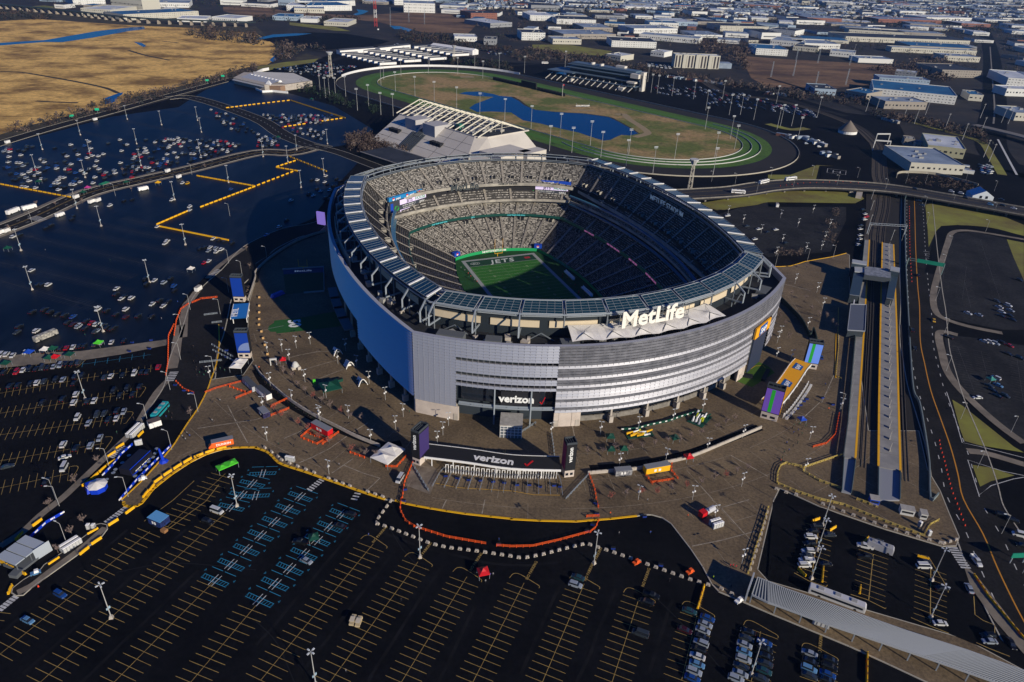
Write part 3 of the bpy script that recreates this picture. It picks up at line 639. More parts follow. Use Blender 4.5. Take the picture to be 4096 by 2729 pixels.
# team benches with players' gear
for y in (-12, -34, 14):
    mb = MB().box((34, y, .1), (1.4, 14, .9), 0, 0).box((34.7, y, .1), (.2, 14, 1.8), 0, 0)
    b_ = mb.build('team_bench', white); b_.location = (CEN.x, CEN.y, .1); b_.rotation_euler = (0, 0, SRZ); tag(b_, 'long white team bench on the right sideline of the field', 'bench', 'benches along the sideline')
# wall lettering
def on_arc(txt, size, C, z, i0, mt, name, h=1.0, inward=True, sp=1.0, bold=0.0, dep=.15, up=(0, 0, 1), offm=.25):
    """letters bent along the ring curve C; i0 = index of the middle of the word"""
    mb = text_mb(txt, size, dep, bold, sp); n = len(C); acc = [0]
    s_ = -1 if inward else 1
    pts = [C[(i0+k*s_) % n] for k in range(-30, 31)]; L = [0]
    for a, b in zip(pts, pts[1:]): L.append(L[-1]+(b-a).length)
    mid = L[30]; out = []
    for v in mb.v:
        t = v[0]+mid; k = max(0, min(len(L)-2, next((j for j in range(len(L)-1) if L[j+1] >= t), len(L)-2)))
        a, b = pts[k], pts[k+1]; d = (b-a).normalized(); nn = Vector((d.y, -d.x)); p = a+d*(t-L[k])+nn*(v[2]+offm)
        out.append((p.x, p.y, z+v[1]*h))
    mb.v = out; return mb.build(name, mt, st)
lw = mat('sign_white', (.75, .75, .72), .6, emit=.15); lgrey = mat('grey_sign_letters', (.045, .055, .06), .5); lblue = mat('pale_blue_letters', (.40, .55, .65), .5, emit=.12)
on_arc('NEWYORKJETS.COM', 1.9, T['low'][0], .6, int(2.5*NA), lw, 'wall_lettering', bold=.02)
on_arc('MetLife', 7.2, T['up'][0], T['up'][1][int(2.5*NA)]-2.6, int(2.5*NA)+3, lgrey, 'inner_sign_lettering', bold=.02)
on_arc('HOME OF THE JETS', 1.6, T['up'][0], 36.2, int(2.5*NA)-7, lgrey, 'wall_lettering', bold=.01)
on_arc('NEW YORK JETS', 2.6, T['low'][0], .3, NA+34, mat('teal_letters', (.06, .28, .30), .5), 'wall_lettering', bold=.02)
pinkl = mat('pink_led', (.55, .18, .42), .5, emit=.35); cyl_ = mat('cyan_led', (.10, .5, .55), .5, emit=.3)
for k, tx in ((6, 'NEW YORK JETS'), (13, 'ONE TEAM  ONE GOAL'), (20, 'NEW YORK JETS'), (27, 'ONE TEAM  ONE GOAL'), (35, 'NEW YORK JETS')):
    on_arc(tx, 1.5, T['mez'][0], 14.3, NA+k, pinkl, 'led_lettering', bold=.02)
for k, tx in ((12, 'ONE TEAM ONE GOAL'), (24, 'JETS'), (34, 'ONE TEAM ONE GOAL')): on_arc(tx, 1.3, T['mez'][0], 15.1, 2*NA+k, cyl_, 'led_lettering', bold=.02)
# corner scoreboards
screen = mat('dim_led_screen', (.035, .04, .05), .5, emit=.4); pinkp = mat('pink_panel', (.50, .42, .60), .6, emit=.8); gled = mat('green_led', (.02, .25, .05), .5, emit=.5)
def scoreboard(pl, pr_, blu, words, extra):
    pl = Vector(pl); pr_ = Vector(pr_); w = (pr_-pl).length; ex = Vector((*(pr_-pl).normalized(), 0)); ey = Vector((0, 0, 1)); nn = Vector((ex.y, -ex.x, 0)); c = Vector((*((pl+pr_)/2), 0))
    rz = math.atan2(ex.y, ex.x); a = c-nn*.8; r = MB().box((a.x, a.y, 23.0), (w, 1.6, 12.8), rz).build('scoreboard', screen, st)
    a = c-nn*.5; MB().box((a.x, a.y, 35.9), (w+1, 1.8, 2.6), rz).build('top_banner', blu, r)
    o = c+nn*.12
    def pan(x0, x1, z0, z1, m_, nm): q = o+ex*((x0+x1)/2); return MB().box((q.x, q.y, z0), (x1-x0, .1, z1-z0), rz).build(nm, m_, r)
    hw_ = w/2; pan(-hw_*.48, hw_*.97, 31.6, 34.9, pinkp, 'screen_panel'); pan(-hw_*.48, hw_*.97, 25.9, 28.0, pinkp, 'screen_panel'); pan(-hw_*.95, -hw_*.82, 28, 34, blue, 'screen_panel')
    q = o+nn*.15
    place_text('JETS', 3.0, q+ex*(hw_*.02)+ey*32.1, ex, ey, dark, r, 'screen_lettering', bold=.02, depth=.05); place_text('HOUSE', 3.0, q+ex*(hw_*.58)+ey*32.1, ex, ey, gled, r, 'screen_lettering', bold=.02, depth=.05)
    place_text('SATURDAY, JANUARY 16', 1.1, q-ex*(hw_*.02)+ey*30.2, ex, ey, lw, r, 'screen_lettering', depth=.05); place_text('SUNDAY, JANUARY 17', 1.1, q-ex*(hw_*.02)+ey*28.8, ex, ey, lw, r, 'screen_lettering', depth=.05)
    place_text('SPIN', 2.6, q+ex*(hw_*.68)+ey*28.8, ex, ey, lw, r, 'screen_lettering', depth=.05); place_text('ON SALE NOVEMBER 26', 1.0, q+ex*(hw_*.2)+ey*26.4, ex, ey, dark, r, 'screen_lettering', depth=.05)
    mb = MB(); g0 = q-ex*(hw_*.65)+ey*30
    for k in range(7): mb.add([g0+ex*(1.8*cos(k*.9))+ey*(2.2*sin(k*.9)), g0+ex*(.8*cos(k*.9+.5))+ey*(.9*sin(k*.9+.5)), g0+ex*(2.4*cos(k*.9+.8))+ey*(1.2*sin(k*.9+.8))], [(0, 1, 2)])
    mb.build('green_figure', gled, r)
    for f, tx, m_ in extra:
        place_text(tx, 2.0, c+nn*.75+ex*(hw_*f)+ey*36.4, ex, ey, m_, r, 'banner_lettering', bold=.02, depth=.05)
        if tx == 'pepsi':
            for s_, mm in ((1, red), (-1, white)):
                mb = MB(); g0 = c+nn*.8+ex*(hw_*f-4.3)+ey*37.1; vs = [g0]+[g0+ex*(1.05*cos(pi*k/8))+ey*(1.05*sin(pi*k/8)*s_) for k in range(9)]
                mb.add(vs, [(0, k, k+1) for k in range(1, 9)]); mb.build('round_logo', mm, r)
    MB().box((c.x-nn.x, c.y-nn.y, 22.5), (w, 1, 1.0), rz).build('lower_truss', dsteel, r)
sky_b = mat('sky_blue_banner', (.02, .22, .50), .5)
scoreboard((-68, 85.5), (-37, 103), sky_b, None, [(-.58, 'pepsi', lw), (.12, 'pepsi', lw), (.76, 'pepsi', lw)])
scoreboard((36, 104), (67, 89), blue, None, [(0, 'BUD LIGHT', lw)])
for p_, rz in (((-29, 62), .45), ((31, 60), -.5)):
    o_ = thing('advert_box', 'small blue advertising box at the %s corner of the field' % ('left' if p_[0] < 0 else 'right'), 'sign', (*(CEN+SX*p_[0]+SY*p_[1]), .1), SRZ+rz)
    MB().box((0, 0, 0), (3.8, 2.4, 2.4), 0).build('stand', dark, o_); MB().box((0, -.1, 2.4), (5.2, 3, 2.6), 0).build('blue_panel', blue, o_)
    for s_, mm in ((1, red), (-1, white)): MB().add([(0, -1.65, 3.8)]+[(.9*cos(pi*k/8), -1.65, 3.8+.9*sin(pi*k/8)*s_) for k in range(9)], [(0, k, k+1) for k in range(1, 9)]).build('round_logo', mm, o_)
# ---- roof ring
RO, RI = loop(107, 131, 90, 96.5), loop(97.5, 121, 82, 91)
def pt(C, i): n = len(C); k = int(math.floor(i)); f = i-k; return C[k % n]*(1-f)+C[(k+1) % n]*f
solar = mat('solar_glass', (.012, .045, .065), .18, spec=.7, noise=.8, col2=(.008, .03, .045)); frm = mat('panel_frame', (.30, .33, .35), .5)
ends = {0: 10, 1: 14, 2: 10, 3: 13}
for sd in range(4):
    n = ends[sd]; isend = sd in (0, 2)
    for k in range(n):
        g_ = .04 if isend else .012; a, b = sd*NA+NA*(k+.12+g_)/(n+.24), sd*NA+NA*(k+1+.12-g_)/(n+.24); a = min(a, sd*NA+NA-.01); b = min(b, (sd+1)*NA-.01)
        def C_(i, C): j = min(i, (sd+1)*NA-.001); i0 = int(j); f = j-i0; e = C[i0]; nx = C[(i0+1) % N4]; return e+(nx-e)*f
        o0, o1, i0, i1 = C_(a, RO), C_(b, RO), C_(a, RI), C_(b, RI)
        if isend: i0, i1 = o0+(i0-o0)*.8, o1+(i1-o1)*.8
        za, zb_ = (51.6, 54.0) if isend else (52.6, 53.4)
        def q(u, v, dz=0): p0 = o0+(o1-o0)*u; p1 = i0+(i1-i0)*u; p = p0+(p1-p0)*v; return (p.x, p.y, za+(zb_-za)*v+dz)
        mb = MB().quad(q(0, 0), q(1, 0), q(1, 1), q(0, 1)).quad(q(0, 1, -.35), q(1, 1, -.35), q(1, 0, -.35), q(0, 0, -.35)); pn = mb.build('solar_panel', solar, st)
        mb = MB(); m0 = .025
        for A_, B_ in ((q(0, 0, .05), q(1, 0, .05)), (q(1, 0, .05), q(1, 1, .05)), (q(1, 1, .05), q(0, 1, .05)), (q(0, 1, .05), q(0, 0, .05))): mb.beam(A_, B_, .22, .3)
        nx = 5
        for j in range(1, nx): mb.beam(q(j/nx, 0, .05), q(j/nx, 1, .05), .10, .1)
        if isend:
            for j in range(1, 5): mb.beam(q(0, j/5, .04), q(1, j/5, .04), .05, .06)
            for j in range(4): u = .06+.29*j; mb.beam(q(u, 0, 0), q(u, 0, -1.2), .2, .2)
            mb.beam(q(0, 0, -1.3), q(1, 0, -1.3), .8, .3)
        mb.build('panel_frame', frm if isend else mat('pale_frame', (.17, .20, .22), .5), pn)
        if not isend: mb = MB(); mb.beam(q(1, 0, .3), q(1, 1, .3), .9, .4); mb.build('white_rafter', white, pn)
mb = MB()
def ringtube(C, z, w, h):
    for i in range(N4): a, b = C[i], C[(i+1) % N4]; mb.beam((*a, z), (*b, z), w, h)
ringtube(RI, 52.6, .9, .5); ringtube(lerp(RI, RO, -.12), 53.0, .35, .35); ringtube(lerp(RI, RO, -.12), 50.6, .3, .3); ringtube(RO, 51.2, .6, .6); ringtube(lerp(RI, RO, -.05), 49.4, 1.2, .15)
for i in range(0, N4, 2): a = lerp(RI, RO, -.12)[i]; mb.beam((*a, 50.6), (*a, 53), .15, .15)
mb.build('ring_truss', steel, st)
# lighting strips under the ring
# raker frames
FR = loop(112, 136.5, 93.5, 100)
for sd in range(4):
    n = ends[sd]
    for k in range(n+1):
        i = sd*NA+NA*(k+.12)/(n+.24); i = min(i, (sd+1)*NA-.6) if k == n else i
        o, f_ = pt(RO, i), pt(FR, i); inn = pt(RI, i); bwp = o+(inn-o)*.42
        mb = MB(); mb.beam((*inn, 53.0), (*o, 51.3), .45, .7); 
        if not (sd == 0 and .30*NA < i < .72*NA): mb.beam((*o, 51.3), (*f_, 47.6), .5, .7); mb.beam((*f_, 47.8), (*f_, 42.3), .5, .7); mb.beam((*f_, 42.4), (*bwp, 42.0), .5, .7)
        mb.build('raker_frame', steel, st); mb = MB(); mb.beam((*o, 50.9), (*o, 35 if not (sd == 0 and .30*NA < i < .72*NA) else 45), .5, .5)
        if k % 2 == 0 and k < n:
            i2 = sd*NA+NA*(k+1.12)/(n+.24); o2 = pt(RO, min(i2, (sd+1)*NA-.6)); mb.beam((*o, 36), (*((o+o2)/2), 42), .4, .4); mb.beam((*o2, 36), (*((o+o2)/2), 42), .4, .4)
        mb.build('ring_column', mat('column_grey', (.13, .15, .17), .6), st)
# back wall of the upper bowl: beige band between dark bands
BW = lerp(RO, RI, .42); beige = mat('beige_band', (.60, .50, .35), .8)
mb = MB(); strip(mb, BW, [34]*N4, BW, [48.4]*N4); strip(mb, BW, [48.4]*N4, T['up'][2], [48.3]*N4); mb.build('bowl_back_wall', mat('blue_black_wall', (.02, .027, .034), .6), st)
BB = lerp(RO, RI, .36); mb = MB()
for i in range(N4):
    if i % 6 == 5: mb.build('beige_band', beige, st); mb = MB(); continue
    a, b = BB[i], BB[(i+1) % N4]; mb.quad((*a, 43), (*b, 43), (*b, 46.2), (*a, 46.2)); mb.quad((*a, 46.2), (*b, 46.2), (*BW[(i+1) % N4], 46.2), (*BW[i], 46.2))
if mb.v: mb.build('beige_band', beige, st)
# ---- outer facade
FA = loop(116, 141, 99.5, 104.5)
lou = mat('silver_louvre', (.54, .54, .58), .38, .6, noise=.25, col2=(.52, .52, .57)); loud = mat('darker_louvre', (.27, .275, .31), .5, .45, noise=.3, col2=(.15, .155, .18)); loub = mat('bright_louvre', (.48, .48, .52), .45, .35)  # right part of the near end mixes silver, darker and brighter rows
def outw(C, i): a, b = C[i-1], C[(i+1) % len(C)]; d = (b-a).normalized(); return Vector((d.y, -d.x))
OUT = []
for i in range(N4):
    if i % NA == 0: a, b = C_mid = FA[i-1], FA[(i+1) % N4]; OUT.append(FA[i].normalized())
    else: OUT.append(outw(FA, i))
ROWS = 24; Z0, Z1 = 7.5, 42.0; RH = (Z1-Z0)/ROWS
def zbot(sd, u):
    """lowest louvre: openings for the gates"""
    if sd == 0: return 18.8 if .10 < u < .295 else (27.0 if .82 < u < .93 else Z0)
    if sd in (1, 3): return 8 if u < .12 or u > .70 else 18.5
    return Z0
bright = {7, 11, 14, 16, 18, 20, 23}; slots = {6, 11, 14}
mb = MB(); EXT = {}
for sd in range(4):
    for r in range(ROWS):
        zt = Z1-r*RH; zb_ = zt-RH
        for k in range(NA):
            i = sd*NA+k; j = (i+1) % N4; u = (k+.5)/NA
            if zb_ < zbot(sd, u)-.2: continue
            if sd == 0 and r in slots and .10 < u < .295: continue
            mi = 0
            if sd == 0 and u >= .295: mi = 2 if r in bright else 1 if (r < 17 or r % 3 == 1) else 0
            ot, ob = (.1, 1.1) if sd else (.42, .78) if mi != 1 else (.7, .7)
            def v(ii, o_, z): p = FA[ii]; d = OUT[ii] if ii % NA else (outw(FA, (ii+1) % N4) if ii == i else outw(FA, (ii-1) % N4)); return (p.x+d.x*o_, p.y+d.y*o_, z)
            e0 = 1.15 if k == 0 else 0; e1 = 1.15 if k == NA-1 else 0
            zg = zb_+.30; a, b, c, d = v(i, ot, zt), v(j, ot, zt), v(j, ob, zg), v(i, ob, zg)
            mb.quad(d, c, b, a, mi); mb.quad(v(i, -.6, zt-.05), v(i, ot, zt), v(j, ot, zt), v(j, -.6, zt-.05), mi); mb.quad(c, d, v(i, -.4, zg), v(j, -.4, zg), 3); mb.quad(v(i, -.45, zb_), v(j, -.45, zb_), v(j, -.45, zg+.1), v(i, -.45, zg+.1), 3)
mb.build('louvre_cladding', [lou, loud, loub, mat('louvre_gap_shade', (.05, .052, .06), .8)], st)  # near-black gap strips put the shade under each louvre lip into the colour
mb = MB()
for sd in range(4):
    for k in range(0, NA*2):
        i = sd*NA+k/2; u = k/2/NA; p = pt(FA, i); d = OUT[int(i) % N4] if int(i) % NA else outw(FA, (int(i)+1) % N4)
        zb_ = zbot(sd, u); n_ = Vector((d.x, d.y))
        if k % 1 == 0: mb.beam((*(p+n_*.62), zb_), (*(p+n_*.62), Z1), .08, .1)
mb.build('cladding_joint', mat('joint_grey', (.30, .30, .33), .6), st)
mb = MB(); OF = [p+OUT[i]*.9 for i, p in enumerate(FA)]; IF = [p-OUT[i]*.9 for i, p in enumerate(FA)]
strip(mb, OF, [Z1+.05]*N4, IF, [Z1+.05]*N4); strip(mb, IF, [Z1+.05]*N4, IF, [38]*N4); mb.build('parapet_coping', mat('coping', (.34, .35, .40), .6), st)
# wall behind the louvres, deck on top, ground-level glazing
IW = [p-OUT[i]*5.5 for i, p in enumerate(FA)]; deckm = mat('roof_deck', (.028, .030, .034), .8, noise=.12, col2=(.015, .016, .02))
mb = MB(); strip(mb, IW, [0]*N4, IW, [38.4]*N4); mb.build('inner_wall', mat('dark_facade_wall', (.035, .045, .055), .4), st)
mb = MB(); strip(mb, IF, [38.4]*N4, BW, [38.4]*N4); strip(mb, IF, [35.5]*N4, BW, [35.5]*N4, flip=True); mb.build('roof_deck', deckm, st)
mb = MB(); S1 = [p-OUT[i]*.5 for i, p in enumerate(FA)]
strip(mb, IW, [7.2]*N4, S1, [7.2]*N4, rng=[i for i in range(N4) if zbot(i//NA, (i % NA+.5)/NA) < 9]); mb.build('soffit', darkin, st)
# roof deck plant
hv = mat('plant_grey', (.30, .30, .29), .6)
for k in range(74):
    sd = random.choice([0, 0, 0, 3, 3, 1]); i = sd*NA+random.uniform(2, NA-3)
    if sd == 0 and .50 < (i % NA)/NA < .86: continue
    a, b = pt(IF, i), pt(BW, i); p = a+(b-a)*random.uniform(.12, .62); s_ = random.uniform(.8, 2.6)
    mb = MB().box((p.x, p.y, 38.5), (s_*1.4, s_, s_*.9), random.uniform(0, 3))
    if k % 3 == 0: mb.tube((p.x, p.y, 39), (p.x+random.uniform(-3, 3), p.y+random.uniform(-2, 2), 39.4), .35, 6)
    if k % 4 == 0: mb.box((p.x+1.8, p.y+.6, 38.5), (s_*.6, s_*.5, s_*1.3), random.uniform(0, 3))
    mb.build('roof_unit', hv if k % 3 else MAT['pale_concrete'], st)
for i, w_ in ((3, 12), (7, 7), (14, 8), (40, 10)):
    a, b = pt(IF, i), pt(BW, i); p = a+(b-a)*.3; d = pt(IF, i+1)-a; mb = MB().box((p.x, p.y, 38.5), (w_, 5, 3.0), math.atan2(d.y, d.x)); mb.build('roof_hut', mat('hut_grey', (.10, .11, .12), .8), st)
# concrete pylons under the louvres
for i in [NA*f for f in (.345, .42, .505, .585, .665, .735, .80)]+[3*NA+NA*f for f in (.55, .62, .69, .755, .82, .885, .95)]+[NA+NA*f for f in (.08, .16)]+[NA*.09, NA*.30]:
    p = pt(FA, i); d = (pt(FA, i+.6)-p).normalized(); q = p-Vector((d.y, -d.x))*.8
    mb = MB().box((q.x, q.y, 0), (1.9, 2.6, 3.4), math.atan2(d.y, d.x)).box((q.x, q.y, 3.4), (.9, .9, 12 if i > NA else 5), math.atan2(d.y, d.x)); mb.build('pylon', conc, st)
def wallseg(i0, i1, z1, m_, nm, o=0.0, z0=0, n=6):
    mb = MB(); pts = [pt(FA, i0+(i1-i0)*k/n) for k in range(n+1)]; 
    pts = [p-(p.normalized())*o for p in pts]; mb.wall(pts, .7, z0, z1); return mb.build(nm, m_, st)
wallseg(.05, 4.2, 7.4, mat('pink_concrete', (.60, .52, .45), .85, noise=.2, col2=(.5, .43, .37)), 'corner_wall'); wallseg(13.0, 15.4, 7.4, MAT['pink_concrete'], 'gate_wall'); wallseg(34.6, 36, 7.4, MAT['pink_concrete'], 'gate_wall')
wallseg(15.6, 34.5, 2.6, MAT['old_concrete'], 'base_wall', 3.5, n=14); wallseg(15.6, 34.5, 6.8, glass, 'base_glazing', 4.6, 2.7, n=14)
cp = FA[0]; MB().box((cp.x+1.2, cp.y+.6, 0), (2.4, 2.4, 7.6), .8).build('corner_pier', MAT['pink_concrete'], st)
for (a_, b_) in ((4.2, 13),):
    pts = [pt(FA, a_+(b_-a_)*k/8) for k in range(9)]; ip = [p-p.normalized()*4.5 for p in pts]
    mb = MB(); mb.wall([p-p.normalized()*.6 for p in pts], .8, 8.4, 9.2); mb.wall([p-p.normalized()*.8 for p in pts], .3, 9.2, 10.0); mb.build('gate_beam', steel, st)
    mb = MB(); mb.wall(ip, .5, 9.0, 18.5); mb.build('gate_glazing', glass, st)
    mb = MB()
    for k in (3, 6): mb.beam((*pts[k], 0), (*pts[k], 19), .6, .6)
    mb.build('gate_mast', steel, st)
def facade_text(tx, size, i, z, mt, nm, o=0.0, bold=.02):
    p = pt(FA, i); d = (pt(FA, i+.8)-pt(FA, i-.8)).normalized(); nn = Vector((d.y, -d.x)); q = p+nn*o
    return place_text(tx, size, (q.x, q.y, z), (d.x, d.y, 0), (0, 0, 1), mt, st, nm, bold=bold, depth=.3), d, nn
MB().box((*(pt(FA, 9.8)-pt(FA, 9.8).normalized()*1.2), 10.2), (17, .5, 7.4), ang(pt(FA, 9), pt(FA, 10.6))).build('gate_sign_board', mat('sign_black', (.02, .02, .024), .5), st)
_, d, nn = facade_text('verizon', 5.2, 9.5, 12.4, lw, 'gate_lettering', -.4, .03)
p = pt(FA, 11.6); q = p-p.normalized()*.3; e = Vector((d.x, d.y, 0)); z_ = Vector((0, 0, 1)); o_ = Vector((q.x, q.y, 13))
MB().beam(o_, o_+e*.9-z_*.9, .5, .3).beam(o_+e*.9-z_*.9, o_+e*2.2+z_*2.6, .5, .3).build('red_tick', red, st)
# roof letters MetLife + tensile canopy
def Lp(x, y): return Vector((x, y))
ex = Vector((pt(FR, NA*.61)-pt(FR, NA*.44)).normalized().to_3d())
o_ = pt(FR, NA*.525); place_text('MetLife', 10.8, (o_.x-4.4, o_.y+1.5, 46.4), ex, (0, 0, 1), mat('cream_sign', (.80, .77, .68), .6), st, 'roof_sign_lettering', bold=.03, depth=.35)
mb = MB()
for z in (46.5, 49, 51.5): mb.beam(Vector((o_.x-3, o_.y+2.6, z))-ex*18, Vector((o_.x-3, o_.y+2.6, z))+ex*18, .25, .25)
for k in range(-9, 10): mb.beam(Vector((o_.x-3, o_.y+2.6, 46))+ex*2*k, Vector((o_.x-3, o_.y+2.6, 52))+ex*2*k, .18, .18)
mb.build('sign_frame', mat('column_grey', (.13, .15, .17), .6), st)
on_arc('METLIFE STADIUM', 5.0, lerp(RI, RO, -.25), 44.3, NA+23, lblue, 'inner_sign_lettering', bold=.01, sp=.95)
CI, CO = lerp(RO, RI, .30), [p-OUT[i]*1.6 for i, p in enumerate(FA)]
nb, i0_, i1_ = 6, NA*.315, NA*.70; mb = MB(); mast = MB(); gu, gv = nb*8, 10; grid = []
for a in range(gu+1):
    f = a/gu; ph = f*nb % 1; i = i0_+(i1_-i0_)*f; A_, B_ = pt(CI, i), pt(CO, i*.97+NA*.016); col_ = []
    for b in range(gv+1):
        g2 = b/gv; reach = 1-.10*sin(pi*ph)*g2; p = A_+(B_-A_)*(g2*reach); pk_ = math.exp(-((ph-.5)**2)*26-((g2-.62)**2)*20); z = 44.6-(g2**1.2)*1.7+.7*pk_-.25*sin(pi*ph)*(1-pk_)*sin(pi*g2); col_.append((p.x, p.y, z))
    grid.append(col_)
for a in range(gu):
    for b in range(gv): mb.quad(grid[a][b], grid[a][b+1], grid[a+1][b+1], grid[a+1][b])
cn = mb.build('tensile_canopy', cloth, st, smooth=True)
for k in range(nb):
    i = i0_+(i1_-i0_)*(k+.5)/nb; A_, B_ = pt(CI, i), pt(CO, i); c = A_+(B_-A_)*.6; top = (c.x, c.y, 44.4)
    mb = MB().tube((*(A_+(B_-A_)*.62), 38.4), top, .2)
    for s_ in (-1, 1): j = i+s_*1.1; e_ = pt(CO, j); mb.tube(top, (e_.x, e_.y, 42.4), .13, 4)
    for s_ in (-1, 1): j = i+s_*1.1; e_ = pt(CI, j); mb.tube(top, (e_.x, e_.y, 44.5), .05, 3)
    mb.build('canopy_mast', dsteel, cn)
# billboard on the right gate
i = NA*.855; _, d, nn = facade_text('SAP', 4.2, i, 24.2, lw, 'gate_lettering', 2.2)
p = pt(FA, i)+nn*1.6; rz = math.atan2(d.y, d.x); org = mat('amber_sign', (.80, .36, .01), .6)
MB().box((p.x, p.y, 22.8), (18, .8, 6), rz).build('amber_sign', org, st); q = p+nn*.45; MB().box((q.x, q.y, 23.2), (9, .2, 5.2), rz).build('blue_logo_panel', mat('logo_blue', (.01, .09, .32), .6), st)
q = p-nn*.4; MB().box((q.x, q.y, 3), (16, .6, 19.6), rz).build('gate_opening_shade', mat('navy_opening_shade', (.03, .04, .07), .4), st)  # dark sheet painted in place of the shaded inside of the open gate
# white open canopy on the left side gate, service mesh screen
pts = [pt(FA, 3*NA+NA*f) for f in (.40, .46, .52, .58, .64)]; mb = MB(); mb.wall([p+p.normalized()*2.2 for p in pts], 5, 7.4, 8.0); mb.build('entrance_canopy', mat('grey_canopy', (.14, .16, .18), .7), st)
mb = MB()
for k in range(24):
    p = pt(FR, 3*NA+NA*(.30+.32*k/24)); mb.box((p.x-1, p.y, 38.5), (.35, .9, 6.5), 0)
mb.build('service_screen', MAT['pale_concrete'], st)
# ================================================================ GATES OF THE PLAZA
def frame(o, ex2):
    ex2 = Vector(ex2).normalized(); return Vector((*o, 0)), Vector((*ex2, 0)), Vector((-ex2.y, ex2.x, 0))
def tower(name, label, cat, pos, rz, face, side, txt, z0=3.6, h=13, w=6.4, d=3.6, mats=None, words_side=0):
    """pylon tower: pale booth at the foot, dark screen box on top"""
    t = thing(name, label, cat, (*pos, .1), rz)
    b = MB().box((0, 0, 0), (w*.92, d*.92, z0), 0).build('booth', MAT['pink_concrete'], t)
    mb = MB()
    for x in (-w*.24, w*.2): mb.box((x, -d*.47, 1.0), (w*.26, .1, 1.2), 0)
    mb.build('booth_window', glass, b)
    MB().box((0, 0, z0), (w, d, h), 0).build('screen_box', dark, t)
    mb = MB()
    for x in (-w/2+.2, w/2-.2): mb.box((x, 0, z0+h), (.3, d, 1.0), 0)
    for y in (-d/2+.2, d/2-.2): mb.box((0, y, z0+h), (w, .3, 1.0), 0)
    for k in range(3): mb.box((-w*.2+k*w*.2, 0, z0+h+.1), (.25, d*.6, .5), 0)
    mb.build('top_rim', dsteel, t)
    if face: MB().box((0, -d/2-.06, z0+.4), (w*.94, .12, h-.8), 0).build('front_screen', face, t)
    if side: MB().box((w/2+.06, 0, z0+.4), (.12, d*.94, h-.8), 0).build('side_screen', side, t)
    if txt: place_text(txt, 2.5, (w*.12, -d/2-.2, z0+h*.62), (0, 0, 1), (-1, 0, 0), lw, t, 'tower_lettering', depth=.08, bold=.02)
    return t
purple = mat('dark_purple_screen', (.045, .03, .12), .35, emit=.15); magenta = mat('dark_magenta_screen', (.09, .01, .045), .35, emit=.15)
gl, gr = P1('32:1440,1235'), P1('33:500,1365')
TW1 = tower('gate_tower', 'black screen tower with sideways white lettering at the left end of the black gate canopy', 'tower', gl+Vector((1.5, 1.5)), radians(-27), dark, purple, 'verizon', w=3.9, d=7)
TW2 = tower('gate_tower', 'black screen tower with magenta side at the right end of the black gate canopy', 'tower', gr+Vector((0, 2)), radians(14), dark, None, 'verizon', w=4.4, d=4.4)
MB().box((-2.3, 0, 4), (.12, 4, 12.2), 0).build('side_screen', magenta, TW2)
def canopy(name, label, pts, w, z, mt, leg_every=9, th=.7, edge=white, leg_h=None):
    t = thing(name, label, 'gate', (0, 0, .1)); pts = smooth(pts, 5); mb = MB(); slab(mb, pts, w, z, z+th); mb.build('canopy_roof', mt, t)
    mb = MB()
    for a in (-w/2, w/2): mb.wall(off(pts, a), .3, z-.15, z+th+.12)
    mb.build('roof_edge', edge, t)
    for c, h in sample(pts, leg_every, off=3):
        n = Vector((-sin(h), cos(h)))*w*.42; mb = MB()
        for s_ in (-1, 1): mb.box((*(c+n*s_), 0), (.35, .35, z), h)
        mb.build('canopy_post', white, t)
    return t, pts
cg = [G(p, 4.6) for p in PX('32:1530,1130 1900,1175 33:0,1230 430,1245')]; cg = [Vector(p) for p in cg]
T1, cps = canopy('gate_canopy', 'long curved black gate canopy lettered in white over the turnstiles', cg, 8.6, 4.2, mat('black_roof', (.016, .016, .018), .6))
mid = cps[int(len(cps)*.56)]; dd = (cps[int(len(cps)*.56)+1]-mid).normalized(); e3 = Vector((*dd, 0)); n3 = Vector((-dd.y, dd.x, 0))
place_text('verizon', 5.6, Vector((*mid, 5.0))-n3*2.0, e3, n3, white, T1, 'roof_lettering', depth=.1, bold=.03)
o_ = Vector((*mid, 5.05))+e3*12.8-n3*.2; MB().beam(o_, o_+e3*1.0-n3*1.3, .7, .1).beam(o_+e3*1.0-n3*1.3, o_+e3*3.0+n3*2.4, .7, .1).build('red_tick', red, T1)
